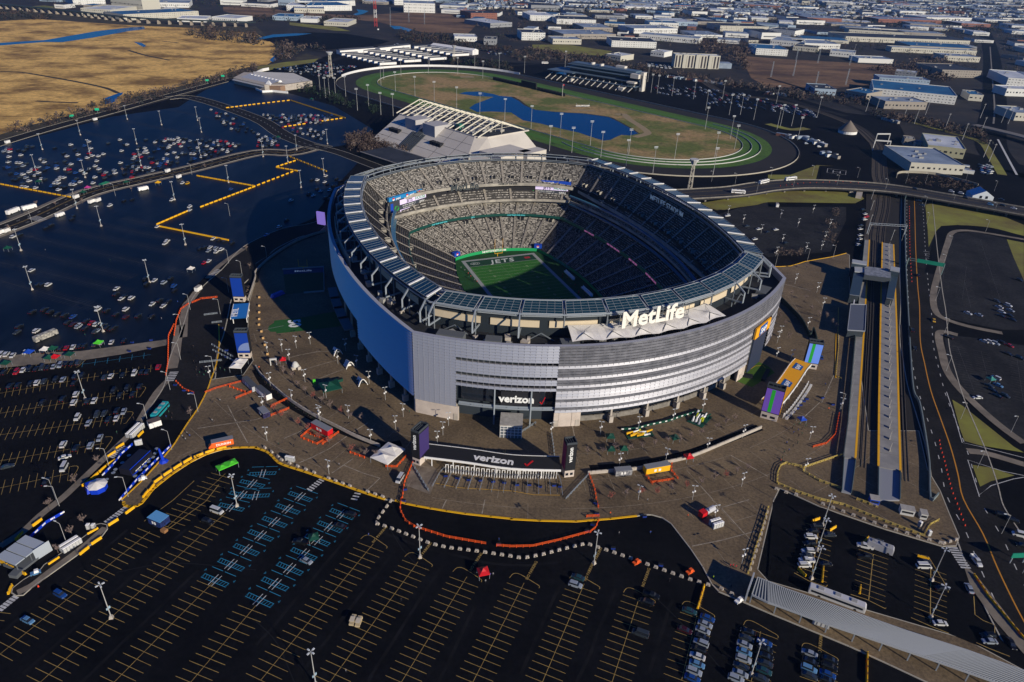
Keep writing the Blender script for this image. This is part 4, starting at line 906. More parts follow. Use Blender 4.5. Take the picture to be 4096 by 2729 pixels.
# turnstile frames and queue rails in front of the gate
A, B = P1('32:1690,1290'), P1('33:410,1350'); nn_ = 22
def mk_turn():
    t = thing('turnstile', '', 'turnstile', group='white turnstile frames under the gate canopy'); mb = MB()
    for x in (-.55, .55): mb.box((x, 0, 0), (.28, .28, 2.2), 0).box((x, -1.6, 0), (.28, 1.1, 1.1), 0)
    mb.box((0, 0, 2.2), (1.4, .3, .2), 0); mb.build('frame', white, t); MB().box((0, -.9, 1.0), (.12, .9, .12), 0).build('arm', steel, t); return t
KT = Kind(mk_turn)
for k in range(nn_):
    f = (k+.5)/nn_; p = A+(B-A)*f+Vector((0, -1.5*sin(pi*f))); KT.put((*p, .1), ang(A, B)+.25*(.5-f), 'white metal turnstile frame in front of the black gate canopy')
for k in range(12):
    f = k/11; p = A+(B-A)*f+Vector((0, -1.5*sin(pi*f))); h = ang(A, B)-pi/2-.28+.42*f; u = Vector((cos(h), sin(h))); L = [p, p+u*3+Vector((-.6+1.2*f, 0)), p+u*(11+3*abs(.5-f))]
    t = thing('queue_rail', 'long grey queue rail running out from the turnstiles', 'railing', (0, 0, .1), group='queue rails in front of the gate'); mb = MB()
    for a_, b_ in zip(L, L[1:]): mb.beam((*a_, 1.0), (*b_, 1.0), .12, .12); mb.beam((*a_, .5), (*b_, .5), .08, .08)
    mb.build('rail', steel, t); mb = MB()
    for c, _h2 in sample(L, 2.2): mb.box((*c, 0), (.1, .1, 1.0), 0)
    mb.build('rail_posts', steel, t)
struct('painted_line', MB().ribbon(P('32:1610,1420 1800,1460 2294,1490 33:200,1525 440,1528'), .18, .13), yel)
# left gate: three blue tops
m_dkb = mat('deep_blue_screen', (.006, .035, .25), .4, emit=.2); m_ltb = mat('light_blue_roof', (.02, .17, .50), .5)
p0 = P1('21:2130,1260'); p1 = P1('31:2190,300')
t = tower('gate_tower', 'tall blue screen tower at the far end of the left gate', 'tower', p0+Vector((.5, 3)), radians(2), m_dkb, None, None, z0=3.2, h=12.5, w=6.8, d=3.4)
t = tower('gate_tower', 'tall blue screen tower with a pale half disc beside the white marquee', 'tower', p1+Vector((0, 1.6)), radians(6), m_dkb, None, None, z0=3.0, h=12, w=6.6, d=3.4)
mb = MB(); mb.add([(3.2, -1.9, 4.6)]+[(3.2-5.6*cos(pi/2*k/8)*1.0, -1.9, 4.6+4.6*sin(pi/2*k/8)) for k in range(9)], [(0, k, k+1)[::-1] for k in range(1, 9)]); mb.build('pale_half_disc', mat('pale_blue_disc', (.16, .22, .42), .5), t)
cg = [Vector(G(p, 4.6)) for p in PX('31:2140,-60 21:2150,1460 2165,1270')]
T3, cps = canopy('gate_canopy', 'light blue gate canopy with sideways white letters between two blue towers', [cg[0], cg[2]], 8.5, 4.2, m_ltb, 7)
m_ = (cg[0]+cg[2])/2; dd = (cg[2]-cg[0]).normalized(); place_text('METL', 4.2, Vector((*(cg[0]+dd*6.6), 5.0))+Vector((dd.y, -dd.x, 0))*-1.0, (dd.x, dd.y, 0), (-dd.y, dd.x, 0), white, T3, 'roof_lettering', depth=.1, bold=.02)
# right gate
p0 = P1('33:2270,860'); p1 = P1('34:390,400')
tri = mat('violet_screen', (.14, .07, .38), .4, emit=.3); gst = mat('green_stripe', (.02, .30, .03), .4, emit=.3); lbl = mat('pale_blue_screen', (.13, .25, .72), .4, emit=.3)
t = tower('gate_tower', 'violet and green screen tower with amber side beside the amber gate canopy', 'tower', p0+Vector((2.4, 2.6)), radians(-26), tri, org, None, z0=3.8, h=13.2, w=8.2, d=4)
MB().box((-.6, -2.1, 4.4), (1.6, .12, 12), 0).build('green_stripe', gst, t); place_text('SAP', 1.7, (4.25, -.4, 8.4), (0, 0, 1), (0, -1, 0) if False else (0, 1, 0), white, t, 'tower_lettering', depth=.08)
t = tower('gate_tower', 'pale blue and green screen tower at the far end of the amber gate canopy', 'tower', p1+Vector((-.4, 2.2)), radians(-14), lbl, None, None, z0=3.2, h=12, w=7.2, d=3.4)
MB().box((-1.0, -1.8, 3.8), (1.5, .12, 11), 0).build('green_stripe', gst, t)
cg = [Vector(G(p, 4.8)) for p in PX('34:20,700 90,630 190,500 270,380 315,330')]
T4, cps = canopy('gate_canopy', 'curved amber gate canopy with three blue logo panels', cg, 8.6, 4.3, org, 7)
for f in (.13, .43, .72):
    k = int(len(cps)*f); c = cps[k]; dd = (cps[k+1]-c).normalized(); e3 = Vector((*dd, 0)); n3 = Vector((-dd.y, dd.x, 0))
    q = MB(); o_ = Vector((*c, 5.1)); q.add([o_-e3*3.2-n3*2.2, o_+e3*1.8-n3*2.2, o_+e3*3.6+n3*2.2, o_-e3*3.2+n3*2.2], [(0, 1, 2, 3)]); q.build('logo_panel', MAT['logo_blue'], T4)
    place_text('SAP', 3.0, o_-n3*1.1-e3*.4+Vector((0, 0, .05)), e3, n3, white, T4, 'roof_lettering', depth=.06, bold=.03)
for k, (c, h) in enumerate(sample(off(cps, -7.5), 2.6)[:15]): KT.put((*c, .1), h, 'white metal turnstile frame in front of the amber gate canopy', 'white turnstile frames under the amber canopy')
# the stair lobby in front of the stadium
lp = P1('33:30,1010'); t = thing('entrance_lobby', 'pale flat roofed glass lobby in front of the stadium gate', 'lobby', (lp.x-2.0, lp.y+4, .1), radians(-1))
MB().box((0, 0, 0), (9.5, 9, 6.4), 0).build('glass_walls', mat('lobby_glass', (.12, .14, .16), .3), t); MB().box((0, 0, 6.4), (10, 9.6, .5), 0).build('roof', mat('pale_roof', (.42, .40, .36), .8, noise=.6, col2=(.30, .28, .25)), t)
mb = MB()
for k in range(7): mb.box((-4.7+k*1.57, -4.56, 0), (.2, .2, 6.4), 0)
for z in (1.6, 3.2, 4.8, 6.0): mb.box((0, -4.56, z), (9.5, .22, .16 if z < 6 else .5), 0)
mb.build('mullions', white, t)
# plaza wall with hedge strip
for s_, lb in (('22:620,625 480,665 330,730 130,860 0,985 21:2290,1040 2225,1240', 'long curved concrete wall round the shaded left side of the plaza'), ('32:0,385 60,470 250,640 420,760 600,860 740,930 900,1010 1110,1095', 'long curved concrete wall behind the red trailer'), ('33:680,1340 850,1325 1120,1300 1350,1250 1600,1190 1900,1070 2230,930', 'curved pale concrete wall beyond the yellow trailer'), ('24:80,1210 200,1330 300,1440 370,1568 34:400,60 430,160', 'dark curved fence wall beside the right gate')):
    pts = smooth(P(s_), 4); o_ = MB().wall(pts, .5, .1, 1.7 if 'dark' not in lb else 3).build('plaza_wall', conc if 'dark' not in lb else mat('dark_green_fence', (.025, .04, .035), .8)); tag(o_, lb, 'wall')
# ================================================================ RACING AND ARENA BUILDINGS
arn = mat('arena_cream_panels', (.60, .56, .49), .85, noise=.04, col2=(.52, .48, .42)); arroof = mat('arena_roof', (.04, .045, .055), .8, noise=.08, col2=(.02, .024, .03))
AO = Vector((-160, 764)); AE = Vector((.71, -.704)); arz = math.atan2(AE.y, AE.x)
t = thing('arena', 'large pale arena with sloping panelled sides and row of triangular roof trusses', 'arena', (*AO, -.2), arz)
# local x runs along the front, +y goes back
H_ = 22.5
mb = MB(); F0, F1, K = 0, 128, 36
def hip(x0, x1, y0, y1, hx0, hx1, z): pass
mb.quad((F0, 0, 0), (F1+22, 0, 0), (F1-2, K, H_), (F0+3, K, H_)); mb.quad((F0, 0, 0), (F0+3, K, H_), (F0-10, 78, H_), (F0-14, 92, 0)); mb.quad((F1+22, 0, 0), (F1+40, 30, 0), (F1+8, K+8, H_), (F1-2, K, H_))
mb.quad((F1+40, 30, 0), (F1+40, 96, 0), (F1+10, 92, H_), (F1+8, K+8, H_)); mb.quad((F0-14, 92, 0), (F0-10, 78, H_), (F1+10, 92, H_), (F1+40, 96, 0)); mb.build('sloping_panels', arn, t)
MB().sheet([(F0+3, K), (F1-2, K), (F1+8, K+8), (F1+10, 99), (F0-10, 90)], H_-.3).build('roof', arroof, t)
mb = MB(); mb.wall([(F0+3, K), (F1-2, K), (F1+8, K+8), (F1+10, 99), (F0-10, 90)], .8, H_-.3, H_+.9, closed=True); mb.build('roof_edge', arn, t)
mb = MB()
for y in (9, 18, 27): f = y/K; mb.beam((F0+3*f, y, H_*f+.06), (F1+22-24*f, y, H_*f+.06), .35, .12)
for x in (20, 44, 96, 118): mb.beam((x, 0, .06), (x-1, K, H_+.06), .3, .12)
mb.build('panel_joint', mat('dark_joint', (.13, .12, .11), .9), t)
for x in (14, 20, 26, 84, 90, 96): mb = MB().box((x, 17, 9.5), (4.6, 5, 3.6), 0); mb.build('roof_window', dark, t); MB().add([(x-2.3, 19.6, 13.2), (x+2.3, 19.6, 13.2), (x+2.3, 13.4, 8.5), (x-2.3, 13.4, 8.5)], [(3, 2, 1), (3, 1, 0)]).build('window_hood', arn, t)
MB().box((38, 36, 2), (18, 24, H_+1), 0).box((70, 34, 2), (20, 22, H_+1), 0).build('stair_tower', mat('arena_shade_panels', (.42, .41, .40), .85), t)
mb = MB()
for k in range(9): mb.beam((46+k*2.4, 2, 1.6), (46+k*2.4, 22, 14.2), 1.3, .9)
for k in range(5): mb.beam((52+k*1.9, 18, 12), (56+k*1.9, 34, 22.6), 1.2, 1.2)
mb.build('ribbed_skylight', dsteel, t)
MB().box((F1+30, 12, 0), (22, 30, 13), 0).box((F1+38, 40, 0), (30, 40, 17), 0).box((F1+52, 62, 7), (13, 26, 10), 0).build('end_block', arn, t)
mb = MB(); 
for k in range(3): mb.tube((F1+27+k*2.6, -1, 4), (F1+27+k*2.6, -1, 17), 1.1, 8)
mb.build('vent_stack', MAT['pale_roof'], t)
cab = mat('truss_cream', (.66, .62, .50), .6)
for k in range(16):
    x = -3+k*8.9; mb = MB(); mb.beam((x, 36, H_+.4), (x, 68, 34), .8, .9); mb.beam((x, 68, 34), (x+2, 98, H_+.4), .8, .9); mb.beam((x, 68, 34), (x, 68, H_), .5, .5)
    mb.beam((x, 50, H_+5), (x+1, 82, H_+6), .25, .25); mb.build('roof_truss', cab, t)
mb = MB(); random.seed(3)
for k in range(46):
    x = random.choice([random.uniform(5, 34), random.uniform(88, 122), random.uniform(0, 125)]); y = random.uniform(42, 60) if k < 30 else random.uniform(60, 90); s_ = random.uniform(2, 6)
    MB().box((x, y, H_-.2), (s_*1.4, s_, random.uniform(1.5, 3.2)), 0).build('roof_plant', hv if k % 3 else MAT['pale_roof'], t)
MB().box((92, 46, H_), (6, 6, 5), 0).build('green_tank_house', mat('tank_green', (.02, .16, .11), .7), t)
t = thing('ramp_building', 'low flat dark roofed building between the stadium and the arena', 'building', (*P1('12:1150,1470'), -.2), arz+.06); MB().box((0, 14, 0), (66, 34, 5), 0).build('walls', dark, t)
MB().box((0, 14, 5), (66, 34, .5), 0).build('roof', arroof, t); MB().wall([(-33, 31), (33, 31)], .6, 5.5, 6.2).wall([(-33, -3), (33, -3)], .6, 5.5, 6.2).build('roof_edge', conc, t)
# grandstand
GO = Vector((38, 1208)); GE = Vector((.79, -.615)); t = thing('racing_grandstand', 'long dark glass grandstand with open terraces beside the racetrack', 'grandstand', (*GO, -.2), math.atan2(GE.y, GE.x))
gst2 = mat('grandstand_blue_grey', (.10, .145, .19), .5); pale = mat('pale_panel', (.62, .58, .50), .8)
MB().box((78, 30, 0), (156, 34, 6), 0).box((88, 34, 6), (130, 26, 6), 0).box((88, 38, 12), (126, 20, 6), 0).build('glazed_body', glass, t)
mb = MB()
for z, y0, x0, x1 in ((6, 8, 28, 158), (12, 15, 28, 152), (18, 22, 20, 150), (22, 28, 20, 150)): mb.box(((x0+x1)/2, y0+14, z), (x1-x0, 30, .9), 0)
mb.build('floor_slab', gst2, t)
MB().box((84, 40, 22.9), (120, 18, 2.2), 0).box((20, 26, 12), (50, 40, 1), 0).build('roof', gst2, t)
mb = MB()
for k in range(14): mb.add([(k*11+1, -4, .3), (k*11+10.6, -4, .3), (k*11+10.6, 14, 7.5), (k*11+1, 14, 7.5)], [(0, 1, 2, 3)])
mb.build('terrace', dark, t); mb = MB()
for k in range(15): mb.beam((k*11+.5, -5, .6), (k*11+.5, 14, 8.2), 1.0, .6)
mb.build('terrace_rib', pale, t)
MB().box((162, 24, 0), (5, 9, 27), 0).build('end_tower', pale, t); MB().box((162, 19.4, 6), (1.6, .3, 17), 0).build('tower_slot', dark, t)
for x, y, z, sx_, sz in ((152, 18, 18, 14, 6), (150, 12, 11, 14, 2.4), (140, 2, 0, 8, 5), (48, 2, 0, 3, 5), (60, 40, 25, 3, 3), (78, 38, 25, 3, 3), (108, 48, 23, 16, 5)): MB().box((x, y, z), (sx_, 8, sz), 0).build('pale_end_wall', pale, t)
for k in range(26): o_ = RC+RD*(-32+k*.0)+RN*0
# tote boards
t = thing('tote_board', 'row of dark slanted tote board frames on the infield grass', 'scoreboard', (*P1('13:150,790'), .06), RA); MB().box((0, 0, 0), (32, 2, 9), 0).build('main_board', dark, t)
mb = MB()
for k in range(10): mb.box((-78+k*6.4, 0, 0), (5.2, 1.5, 5), .5)
for k in range(9): mb.box((22+k*6.4, -1, 0), (5, 1.5, 4.4), .5)
mb.build('side_boards', dark, t)
a = P1('13:575,962'); b = P1('13:690,962'); t = thing('infield_sign', 'white letters on posts seen from behind beside the pond', 'sign', (*((a+b)/2), .06), ang(a, b)); L_ = (b-a).length
o_ = place_text('MEADOWLANDS', L_/7.2, (0, 0, 1.2), (1, 0, 0), (0, 0, 1), white, t, 'letters', mirror=True, depth=.3, bold=.02); MB().box((-L_/2, .3, 0), (.3, .3, 5), 0).box((L_/2, .3, 0), (.3, .3, 5), 0).box((0, .3, .8), (L_, .2, .3), 0).build('frame', steel, t)
# outer track fence
for nm, R_, m_, lb in (('track_fence', 158, mat('fence_cream', (.40, .37, .30), .8), 'long white outer fence round the dirt racetrack'), ('inner_rail', 98, MAT['pale_barrier'], 'thin white rail round the infield of the racetrack')):
    o_ = MB().wall(oval(R_), .3, .0, 1.1 if R_ > 100 else .8, closed=True).build(nm, m_); tag(o_, lb, 'fence')
pts = oval(158); tag(MB().wall([p for p in pts if (p-RC).dot(RD) < -150][:30], .5, 0, 3.2).build('track_wall', white), 'tall white screen wall round the far left turn of the racetrack', 'wall')
# exhibition hall on the left
t = thing('exhibition_hall', 'wide low hall with huge white roof and arched roof lights beside the marsh', 'building', (0, 0, -.2))
wr = mat('hall_white_roof', (.62, .59, .52), .8, noise=.03, col2=(.52, .50, .44)); br = mat('hall_brick', (.30, .19, .12), .9)
hp = [(-410, 1046), (-352, 1003), (-326, 1010), (-299, 1048), (-340, 1102), (-412, 1094)]
m1 = MB().prism(hp, 0, 8); m1.build('walls', conc, t); MB().sheet([(-389, 1068), (-352, 1030), (-326, 1012), (-300, 1047), (-341, 1102), (-400, 1100)], 8.6).build('flat_roof', wr, t)
mb = MB(); e = (Vector(hp[1])-Vector(hp[0])); a_, b_ = Vector(hp[0]), Vector(hp[1]); n_ = Vector((-e.y, e.x)).normalized()*26; n_ = n_ if n_.y > 0 else -n_
q = [(*(a_-n_*.12), 5.5), (*(b_-n_*.12), 5.5), (*(b_+n_), 10.5), (*(a_+n_), 10.5)]; mb.add(q, [(0, 1, 2, 3)]); mb.add([(*(p_[:2]), p_[2]-.4) for p_ in q], [(3, 2, 1, 0)]); mb.build('sloping_roof', mat('hall_grey_roof', (.36, .38, .42), .6), t)
for k in range(9): c = a_+n_+(e*(k+.5)/9); mb = MB(); mb.tube((c.x-2.6, c.y+6, 8), (c.x+2.8, c.y-2, 8.2), 3.0, 10); mb.build('arched_roof_light', white, t)
MB().box((b_.x+12, b_.y+6, 0), (26, 12, 7), -.3).build('entrance_block', br, t); MB().add([(b_.x-2, b_.y+6, 7), (b_.x+8, b_.y+1, 7), (b_.x+8, b_.y+10, 7), (b_.x+2, b_.y+14, 7), (b_.x+4, b_.y+8, 13)], [(0, 1, 4), (1, 2, 4), (2, 3, 4), (3, 0, 4)]).build('entrance_gable', white, t)
pts = P('12:0,805 60,830 150,825 285,838'); tag(MB().wall(pts, 1, -.2, 2.6).build('white_wall', white), 'bright white curved wall at the foot of the exhibition hall', 'wall')
tag(MB().wall(P('11:2294,670 12:60,640 115,630'), 1, -.2, 4).build('white_wall', white), 'straight white wall behind the exhibition hall', 'wall')
# barns
def barn(a, b, w, h, lb, wallm=white, roofm=None, grp=None, nm='barn'):
    A, B = P1(a), P1(b); d = (B-A); L = d.length; rz = math.atan2(d.y, d.x); t = thing(nm, lb, 'barn', (*A, -.2), rz, grp)
    MB().box((L/2, w/2, 0), (L, w, h), 0).build('walls', wallm, t)
    r = MB(); r.quad((0, -.6, h), (L, -.6, h), (L, w/2, h+w*.16), (0, w/2, h+w*.16)).quad((0, w/2, h+w*.16), (L, w/2, h+w*.16), (L, w+.6, h), (0, w+.6, h)); r.add([(0, 0, h), (0, w, h), (0, w/2, h+w*.16)], [(0, 2, 1)]).add([(L, 0, h), (L, w, h), (L, w/2, h+w*.16)], [(0, 1, 2)])
    r.build('roof', roofm or mat('barn_roof', (.07, .08, .10), .8), t); return t
for k in range(22):
    c, rw = k % 11, k//11; x0 = 770+c*60-rw*0; 
for rw, (xa, ya, xb, yb, n) in enumerate(((770, 500, 1110, 585, 8), (970, 475, 1330, 560, 8), (1180, 450, 1560, 540, 8), (1420, 435, 1760, 505, 7))):
    for k in range(n):
        f = k/(n-1); x = xa+(xb-xa)*f; y = ya+(yb-ya)*f; barn('12:%d,%d' % (x, y), '12:%d,%d' % (x+150, y-8), 9, 4, 'white racehorse barn in the stable rows', grp='rows of racehorse barns')
barn('12:755,490', '12:1070,465', 12, 7, 'long white gabled stable hall at the left of the barns'); barn('12:1110,465', '12:1385,435', 12, 7, 'long white gabled stable hall behind the barns')
barn('12:1565,440', '12:1940,495', 18, 8, 'big white training barn with bright roof at the right of the barns', roofm=white)
# hotel
def block(nm, lb, cat, a, b, dep, h, wm, rm, win=None, rows=3, grp=None, roofobj=0):
    A, B = P1(a), P1(b); d = B-A; L = d.length; t = thing(nm, lb, cat, (*A, -.2), math.atan2(d.y, d.x), grp)
    MB().box((L/2, dep/2, 0), (L, dep, h), 0).build('walls', wm, t)
    mb = MB(); mb.box((L/2, dep/2, h), (L-1.2, dep-1.2, .12), 0); mb.build('roof', rm, t); MB().wall([(0, .2), (L, .2), (L, dep), (0, dep)], .5, h, h+.9, closed=True).build('parapet', wm, t)
    if win:
        for r in range(rows):
            mb = MB(); z = h*(r+.45)/rows; n = max(3, int(L/5))
            for k in range(n): mb.box(((k+.5)*L/n, -.06, z), (L/n*(.3+.3*(k % 3 == 0)), .15, h/rows*.2), 0)
            mb.build('window_row', win, t)
    for k in range(roofobj): MB().box((random.uniform(.1, .9)*L, random.uniform(.25, .75)*dep, h+.1), (random.uniform(2, 5), random.uniform(2, 4), random.uniform(1, 2)), 0).build('roof_unit', hv, t)
    return t, L
r_lb = mat('roof_sky_tint', (.32, .39, .47), .6, noise=.03, col2=(.15, .19, .25)); r_dk = mat('roof_dark', (.045, .05, .06), .7, noise=.03, col2=(.025, .03, .04)); r_wh = mat('roof_white', (.62, .65, .68), .7, noise=.03, col2=(.36, .40, .45)); r_bl = mat('roof_blue', (.03, .15, .30), .6, noise=.04, col2=(.02, .09, .2))  # sky reflection is put into the light blue and white roof colours
w_wh = mat('wall_white', (.66, .66, .62), .8); w_cr = mat('wall_cream', (.50, .48, .40), .85); w_br = mat('wall_brick', (.24, .105, .075), .9); w_tn = mat('wall_tan', (.30, .27, .23), .9); w_gr = mat('wall_grey', (.26, .27, .28), .85); w_lb = mat('wall_light_blue', (.28, .36, .44), .8)
t, L = block('hotel', 'six storey cream hotel with dark vertical window strips beyond the racetrack', 'hotel', '13:1450,605', '13:1850,620', 22, 22, w_cr, r_wh, None, roofobj=5)
for k in range(14): MB().box(((k+.5)*L/14, -.25, 1), (L/34, .5, 20), 0).build('window_strip', mat('hotel_dark_glass', (.05, .04, .045), .4), t)
for k in (3, 7, 11): MB().box((k*L/14, -1.2, 0), (L/13, 2.4, 23.5), 0).build('projecting_bay', w_cr, t)
MB().box((L+14, 22, 0), (26, 22, 9), 0).build('side_wing', r_lb, t)
# keyed warehouses: front corners read from the view, depth, height, wall, roof
KB = [('13:890,420', '13:1290,435', 45, 11, w_wh, r_dk, 'white warehouse with blue roof band'), ('13:1135,350', '13:1670,395', 30, 10, w_wh, r_lb, 'very long low white warehouse'), ('13:365,395', '13:620,400', 30, 9, w_cr, r_lb, 'cream stepped office block'),
 ('13:85,360', '13:295,365', 40, 14, w_wh, r_dk, 'white three storey office with dark roof'), ('13:460,350', '13:930,350', 55, 9, w_tn, r_lb, 'wide tan factory with pipes on the roof'), ('13:160,185', '13:385,190', 60, 12, w_wh, r_wh, 'bright white warehouse'), ('13:400,215', '13:750,225', 60, 11, w_wh, r_dk, 'white warehouse with dark roof'),
 ('13:640,285', '13:900,290', 60, 9, w_tn, r_lb, 'tan depot with pale roof'), ('13:840,530', '13:970,550', 26, 8, w_cr, r_wh, 'small cream office beside the woods'), ('13:1240,500', '13:1360,515', 22, 8, w_wh, r_wh, 'small white workshop behind the hotel car park'),
 ('13:1860,280', '13:2294,290', 50, 12, w_cr, r_dk, 'long cream warehouse'), ('13:1385,230', '13:1660,235', 60, 9, w_lb, r_wh, 'pale blue shed'), ('13:1090,300', '13:1480,300', 50, 10, w_wh, r_lb, 'white depot with banded walls'), ('13:1230,240', '13:1490,250', 40, 10, w_wh, r_bl, 'white shed with blue roof'),
 ('13:2180,490', '14:170,505', 50, 11, w_wh, r_bl, 'white works with bright blue roof'), ('14:220,450', '14:440,470', 26, 8, w_cr, r_dk, 'cream works beside the brown field'), ('14:550,500', '14:770,520', 26, 9, w_wh, r_lb, 'white works beside the brown field'), ('14:805,560', '14:1115,572', 26, 7, w_wh, r_lb, 'white low shed at the edge of the brown field'),
 ('14:925,865', '14:1670,940', 55, 11, w_wh, r_bl, 'huge white walled warehouse with dark blue roof'), ('14:1035,975', '14:1410,985', 24, 9, w_tn, r_lb, 'tan brick workshop with blue roof'), ('14:980,770', '14:1430,800', 20, 12, w_lb, r_lb, 'grey shed with curved roof'), ('14:1125,705', '14:1310,725', 14, 12, w_gr, r_wh, 'small grey metal shed'),
 ('14:410,850', '14:600,860', 28, 8, w_lb, r_dk, 'low blue grey store with trucks on the roof'), ('14:680,870', '14:870,905', 28, 9, w_tn, r_bl, 'tan store with blue roof'), ('14:1100,465', '14:1860,500', 18, 9, w_cr, r_lb, 'long cream factory'), ('14:1265,450', '14:1860,480', 55, 9, w_tn, r_bl, 'long factory with bright blue roof'),
 ('14:690,370', '14:1800,410', 60, 10, w_cr, r_dk, 'very long dark roofed factory'), ('14:720,300', '14:1210,330', 40, 9, w_cr, r_dk, 'long dark factory with white front band'), ('14:1545,690', '14:1895,700', 50, 11, w_tn, r_dk, 'tan warehouse beside the highway'), ('14:1570,545', '14:1890,560', 30, 9, w_cr, r_lb, 'cream warehouse beside the highway'),
 ('14:2130,770', '14:2400,790', 60, 12, w_wh, r_wh, 'bright white warehouse right of the highway'), ('14:2120,860', '14:2400,870', 20, 10, w_wh, r_wh, 'white office with open floors right of the highway'), ('14:2200,1080', '14:2400,1090', 30, 9, w_cr, r_lb, 'cream office right of the highway'), ('14:1790,900', '14:1915,910', 24, 8, w_cr, r_bl, 'small cream garage with blue roof'),
 ('14:15,400', '14:285,425', 50, 10, w_wh, r_lb, 'white warehouse with pale roof'), ('14:320,435', '14:640,445', 45, 10, w_wh, r_lb, 'white warehouse with barrel roof'), ('14:0,300', '14:235,325', 40, 11, w_wh, r_dk, 'white warehouse with tall front'), ('14:985,200', '14:1550,215', 50, 9, w_br, r_lb, 'long red brick factory'), ('14:1410,185', '14:1820,190', 60, 9, w_wh, r_wh, 'long white roofed factory'),
 ('12:345,115', '12:615,120', 60, 10, w_cr, r_lb, 'cream warehouse beside the creek'), ('12:275,95', '12:440,100', 60, 12, w_wh, r_wh, 'white warehouse beside the creek'), ('12:460,100', '12:860,95', 70, 12, w_wh, r_bl, 'white warehouse with blue roof beside the creek'), ('12:650,60', '12:890,50', 60, 12, w_wh, r_bl, 'white depot with blue roof'),
 ('12:1325,110', '12:1605,118', 60, 22, w_wh, r_lb, 'tall white windowless store'), ('12:1240,45', '12:1550,50', 60, 18, w_wh, r_wh, 'white store with stepped roof'), ('12:1925,175', '12:2160,175', 50, 14, w_br, r_dk, 'red brick hall with dark roof'), ('12:2100,250', '12:2294,240', 60, 9, w_gr, r_wh, 'grey yard shed with pale roof'), ('12:1780,370', '12:1980,375', 30, 8, w_wh, r_wh, 'white depot beside the railway'), ('12:2040,400', '12:2150,405', 26, 10, w_gr, r_dk, 'grey office beside the railway'),
 ('12:150,180', '12:380,188', 40, 8, w_lb, r_bl, 'pale shed with bright blue roof'), ('12:610,230', '12:820,240', 50, 8, w_cr, r_wh, 'cream shed in the truck yard'), ('12:400,200', '12:550,205', 40, 7, w_wh, r_wh, 'white shed in the truck yard'), ('11:1115,185', '11:1785,150', 50, 11, w_cr, r_bl, 'long cream warehouse with blue roof behind the viaduct'), ('11:735,140', '11:1000,155', 60, 14, w_cr, r_wh, 'cream warehouse with white roof behind the viaduct'),
 ('11:1010,95', '11:1290,125', 30, 34, w_cr, r_wh, 'tall ribbed cream apartment block'), ('11:660,45', '11:950,40', 60, 12, w_wh, r_lb, 'white warehouse at the far left'), ('11:1360,65', '11:1700,70', 60, 10, w_wh, r_lb, 'white works at the far left'), ('11:1590,195', '11:1850,200', 40, 6, w_wh, r_wh, 'truck depot with white trailers roofline'), ('11:1900,190', '11:2130,205', 40, 8, w_wh, r_wh, 'white depot beside the viaduct')]
BUSY = []
for a, b, dep, h, wm, rm, lb in KB:
    dep = dep*1.75; h = h*1.1; t, L = block('warehouse', lb+' in the background town', 'warehouse', a, b, dep, h, wm, rm, glass if L and h > 8 else None, 1 if h < 12 else 3, 'buildings of the background town', roofobj=3); BUSY.append((P1(a), P1(b), dep))
for a, b, dep, h, wm, rm, lb in (('14:1410,1385', '14:1745,1425', 66, 10, mat('wall_olive', (.34, .33, .22), .9), r_wh, 'pale green walled depot with flat grey roof near the rail line'), ('14:1260,1540', '14:1740,1568', 72, 9, w_cr, r_lb, 'cream depot with patchy white roof and roller doors'), ('14:1210,1300', '14:1300,1310', 18, 7, w_tn, r_dk, 'small tan shed near the rail line'), ('14:1310,1320', '14:1385,1325', 14, 5, w_cr, r_dk, 'small cream shed near the rail line')):
    t, L = block('depot', lb, 'depot', a, b, dep, h, wm, rm, dark, 1, roofobj=5); BUSY.append((P1(a), P1(b), dep))
cp_ = P1('14:710,1190'); t = thing('salt_store', 'round store with pointed conical brown roof beside the rail curve', 'silo', (*cp_, -.2)); MB().tube((0, 0, 0), (0, 0, 3.5), 11, 24).build('wall', white, t); MB().tube((0, 0, 3.5), (0, 0, 15), 11.6, 24, .4).build('cone_roof', mat('cone_brown', (.17, .145, .12), .9), t)
g0 = P1('24:1890,320'); t = thing('gable_shed', 'white fabric shed with pointed gable and two windows beside the highway', 'shed', (*g0, -.2), -.15)
MB().add([(-9, -7, 0), (9, -7, 0), (9, 8, 0), (-9, 8, 0), (-9, -7, 4), (9, -7, 4), (9, 8, 4), (-9, 8, 4), (1, -7, 9), (1, 8, 9)], [(0, 1, 5, 8, 4), (2, 3, 7, 9, 6), (1, 2, 6, 5), (3, 0, 4, 7), (4, 8, 9, 7), (8, 5, 6, 9)]).build('shell', mat('fabric_pale', (.55, .6, .64), .8), t); MB().box((-2, -7.1, 2), (2, .2, 2.4), 0).box((3, -7.1, 2), (2, .2, 2.4), 0).build('window', glass, t)
# random background town on its street grid
random.seed(11); TA = -.10; tx, ty = Vector((cos(TA), sin(TA))), Vector((-sin(TA), cos(TA)))
zones = [P('12:1600,-30 13:0,-30 14:2600,-30 2600,1000 2130,1000 2100,400 1960,300 1850,640 1550,700 1300,560 1100,440 600,500 14:-200,480 13:1900,400 1300,440 700,380 100,380 12:2200,380 1700,60'), P('11:300,-30 12:1600,-30 1500,60 1200,20 900,60 600,110 300,140 0,100 11:1900,60 1500,140 1000,120 700,130 500,60')]
walls = [w_wh, w_wh, w_wh, w_wh, w_cr, w_tn, w_br, w_gr, w_lb]; roofs = [r_lb, r_wh, r_lb, r_dk, r_dk, r_bl, r_dk]
wn = ['white', 'white', 'white', 'white', 'cream', 'tan', 'brick', 'grey', 'pale blue']; rn = ['pale blue', 'white', 'pale blue', 'dark', 'dark', 'blue', 'dark']
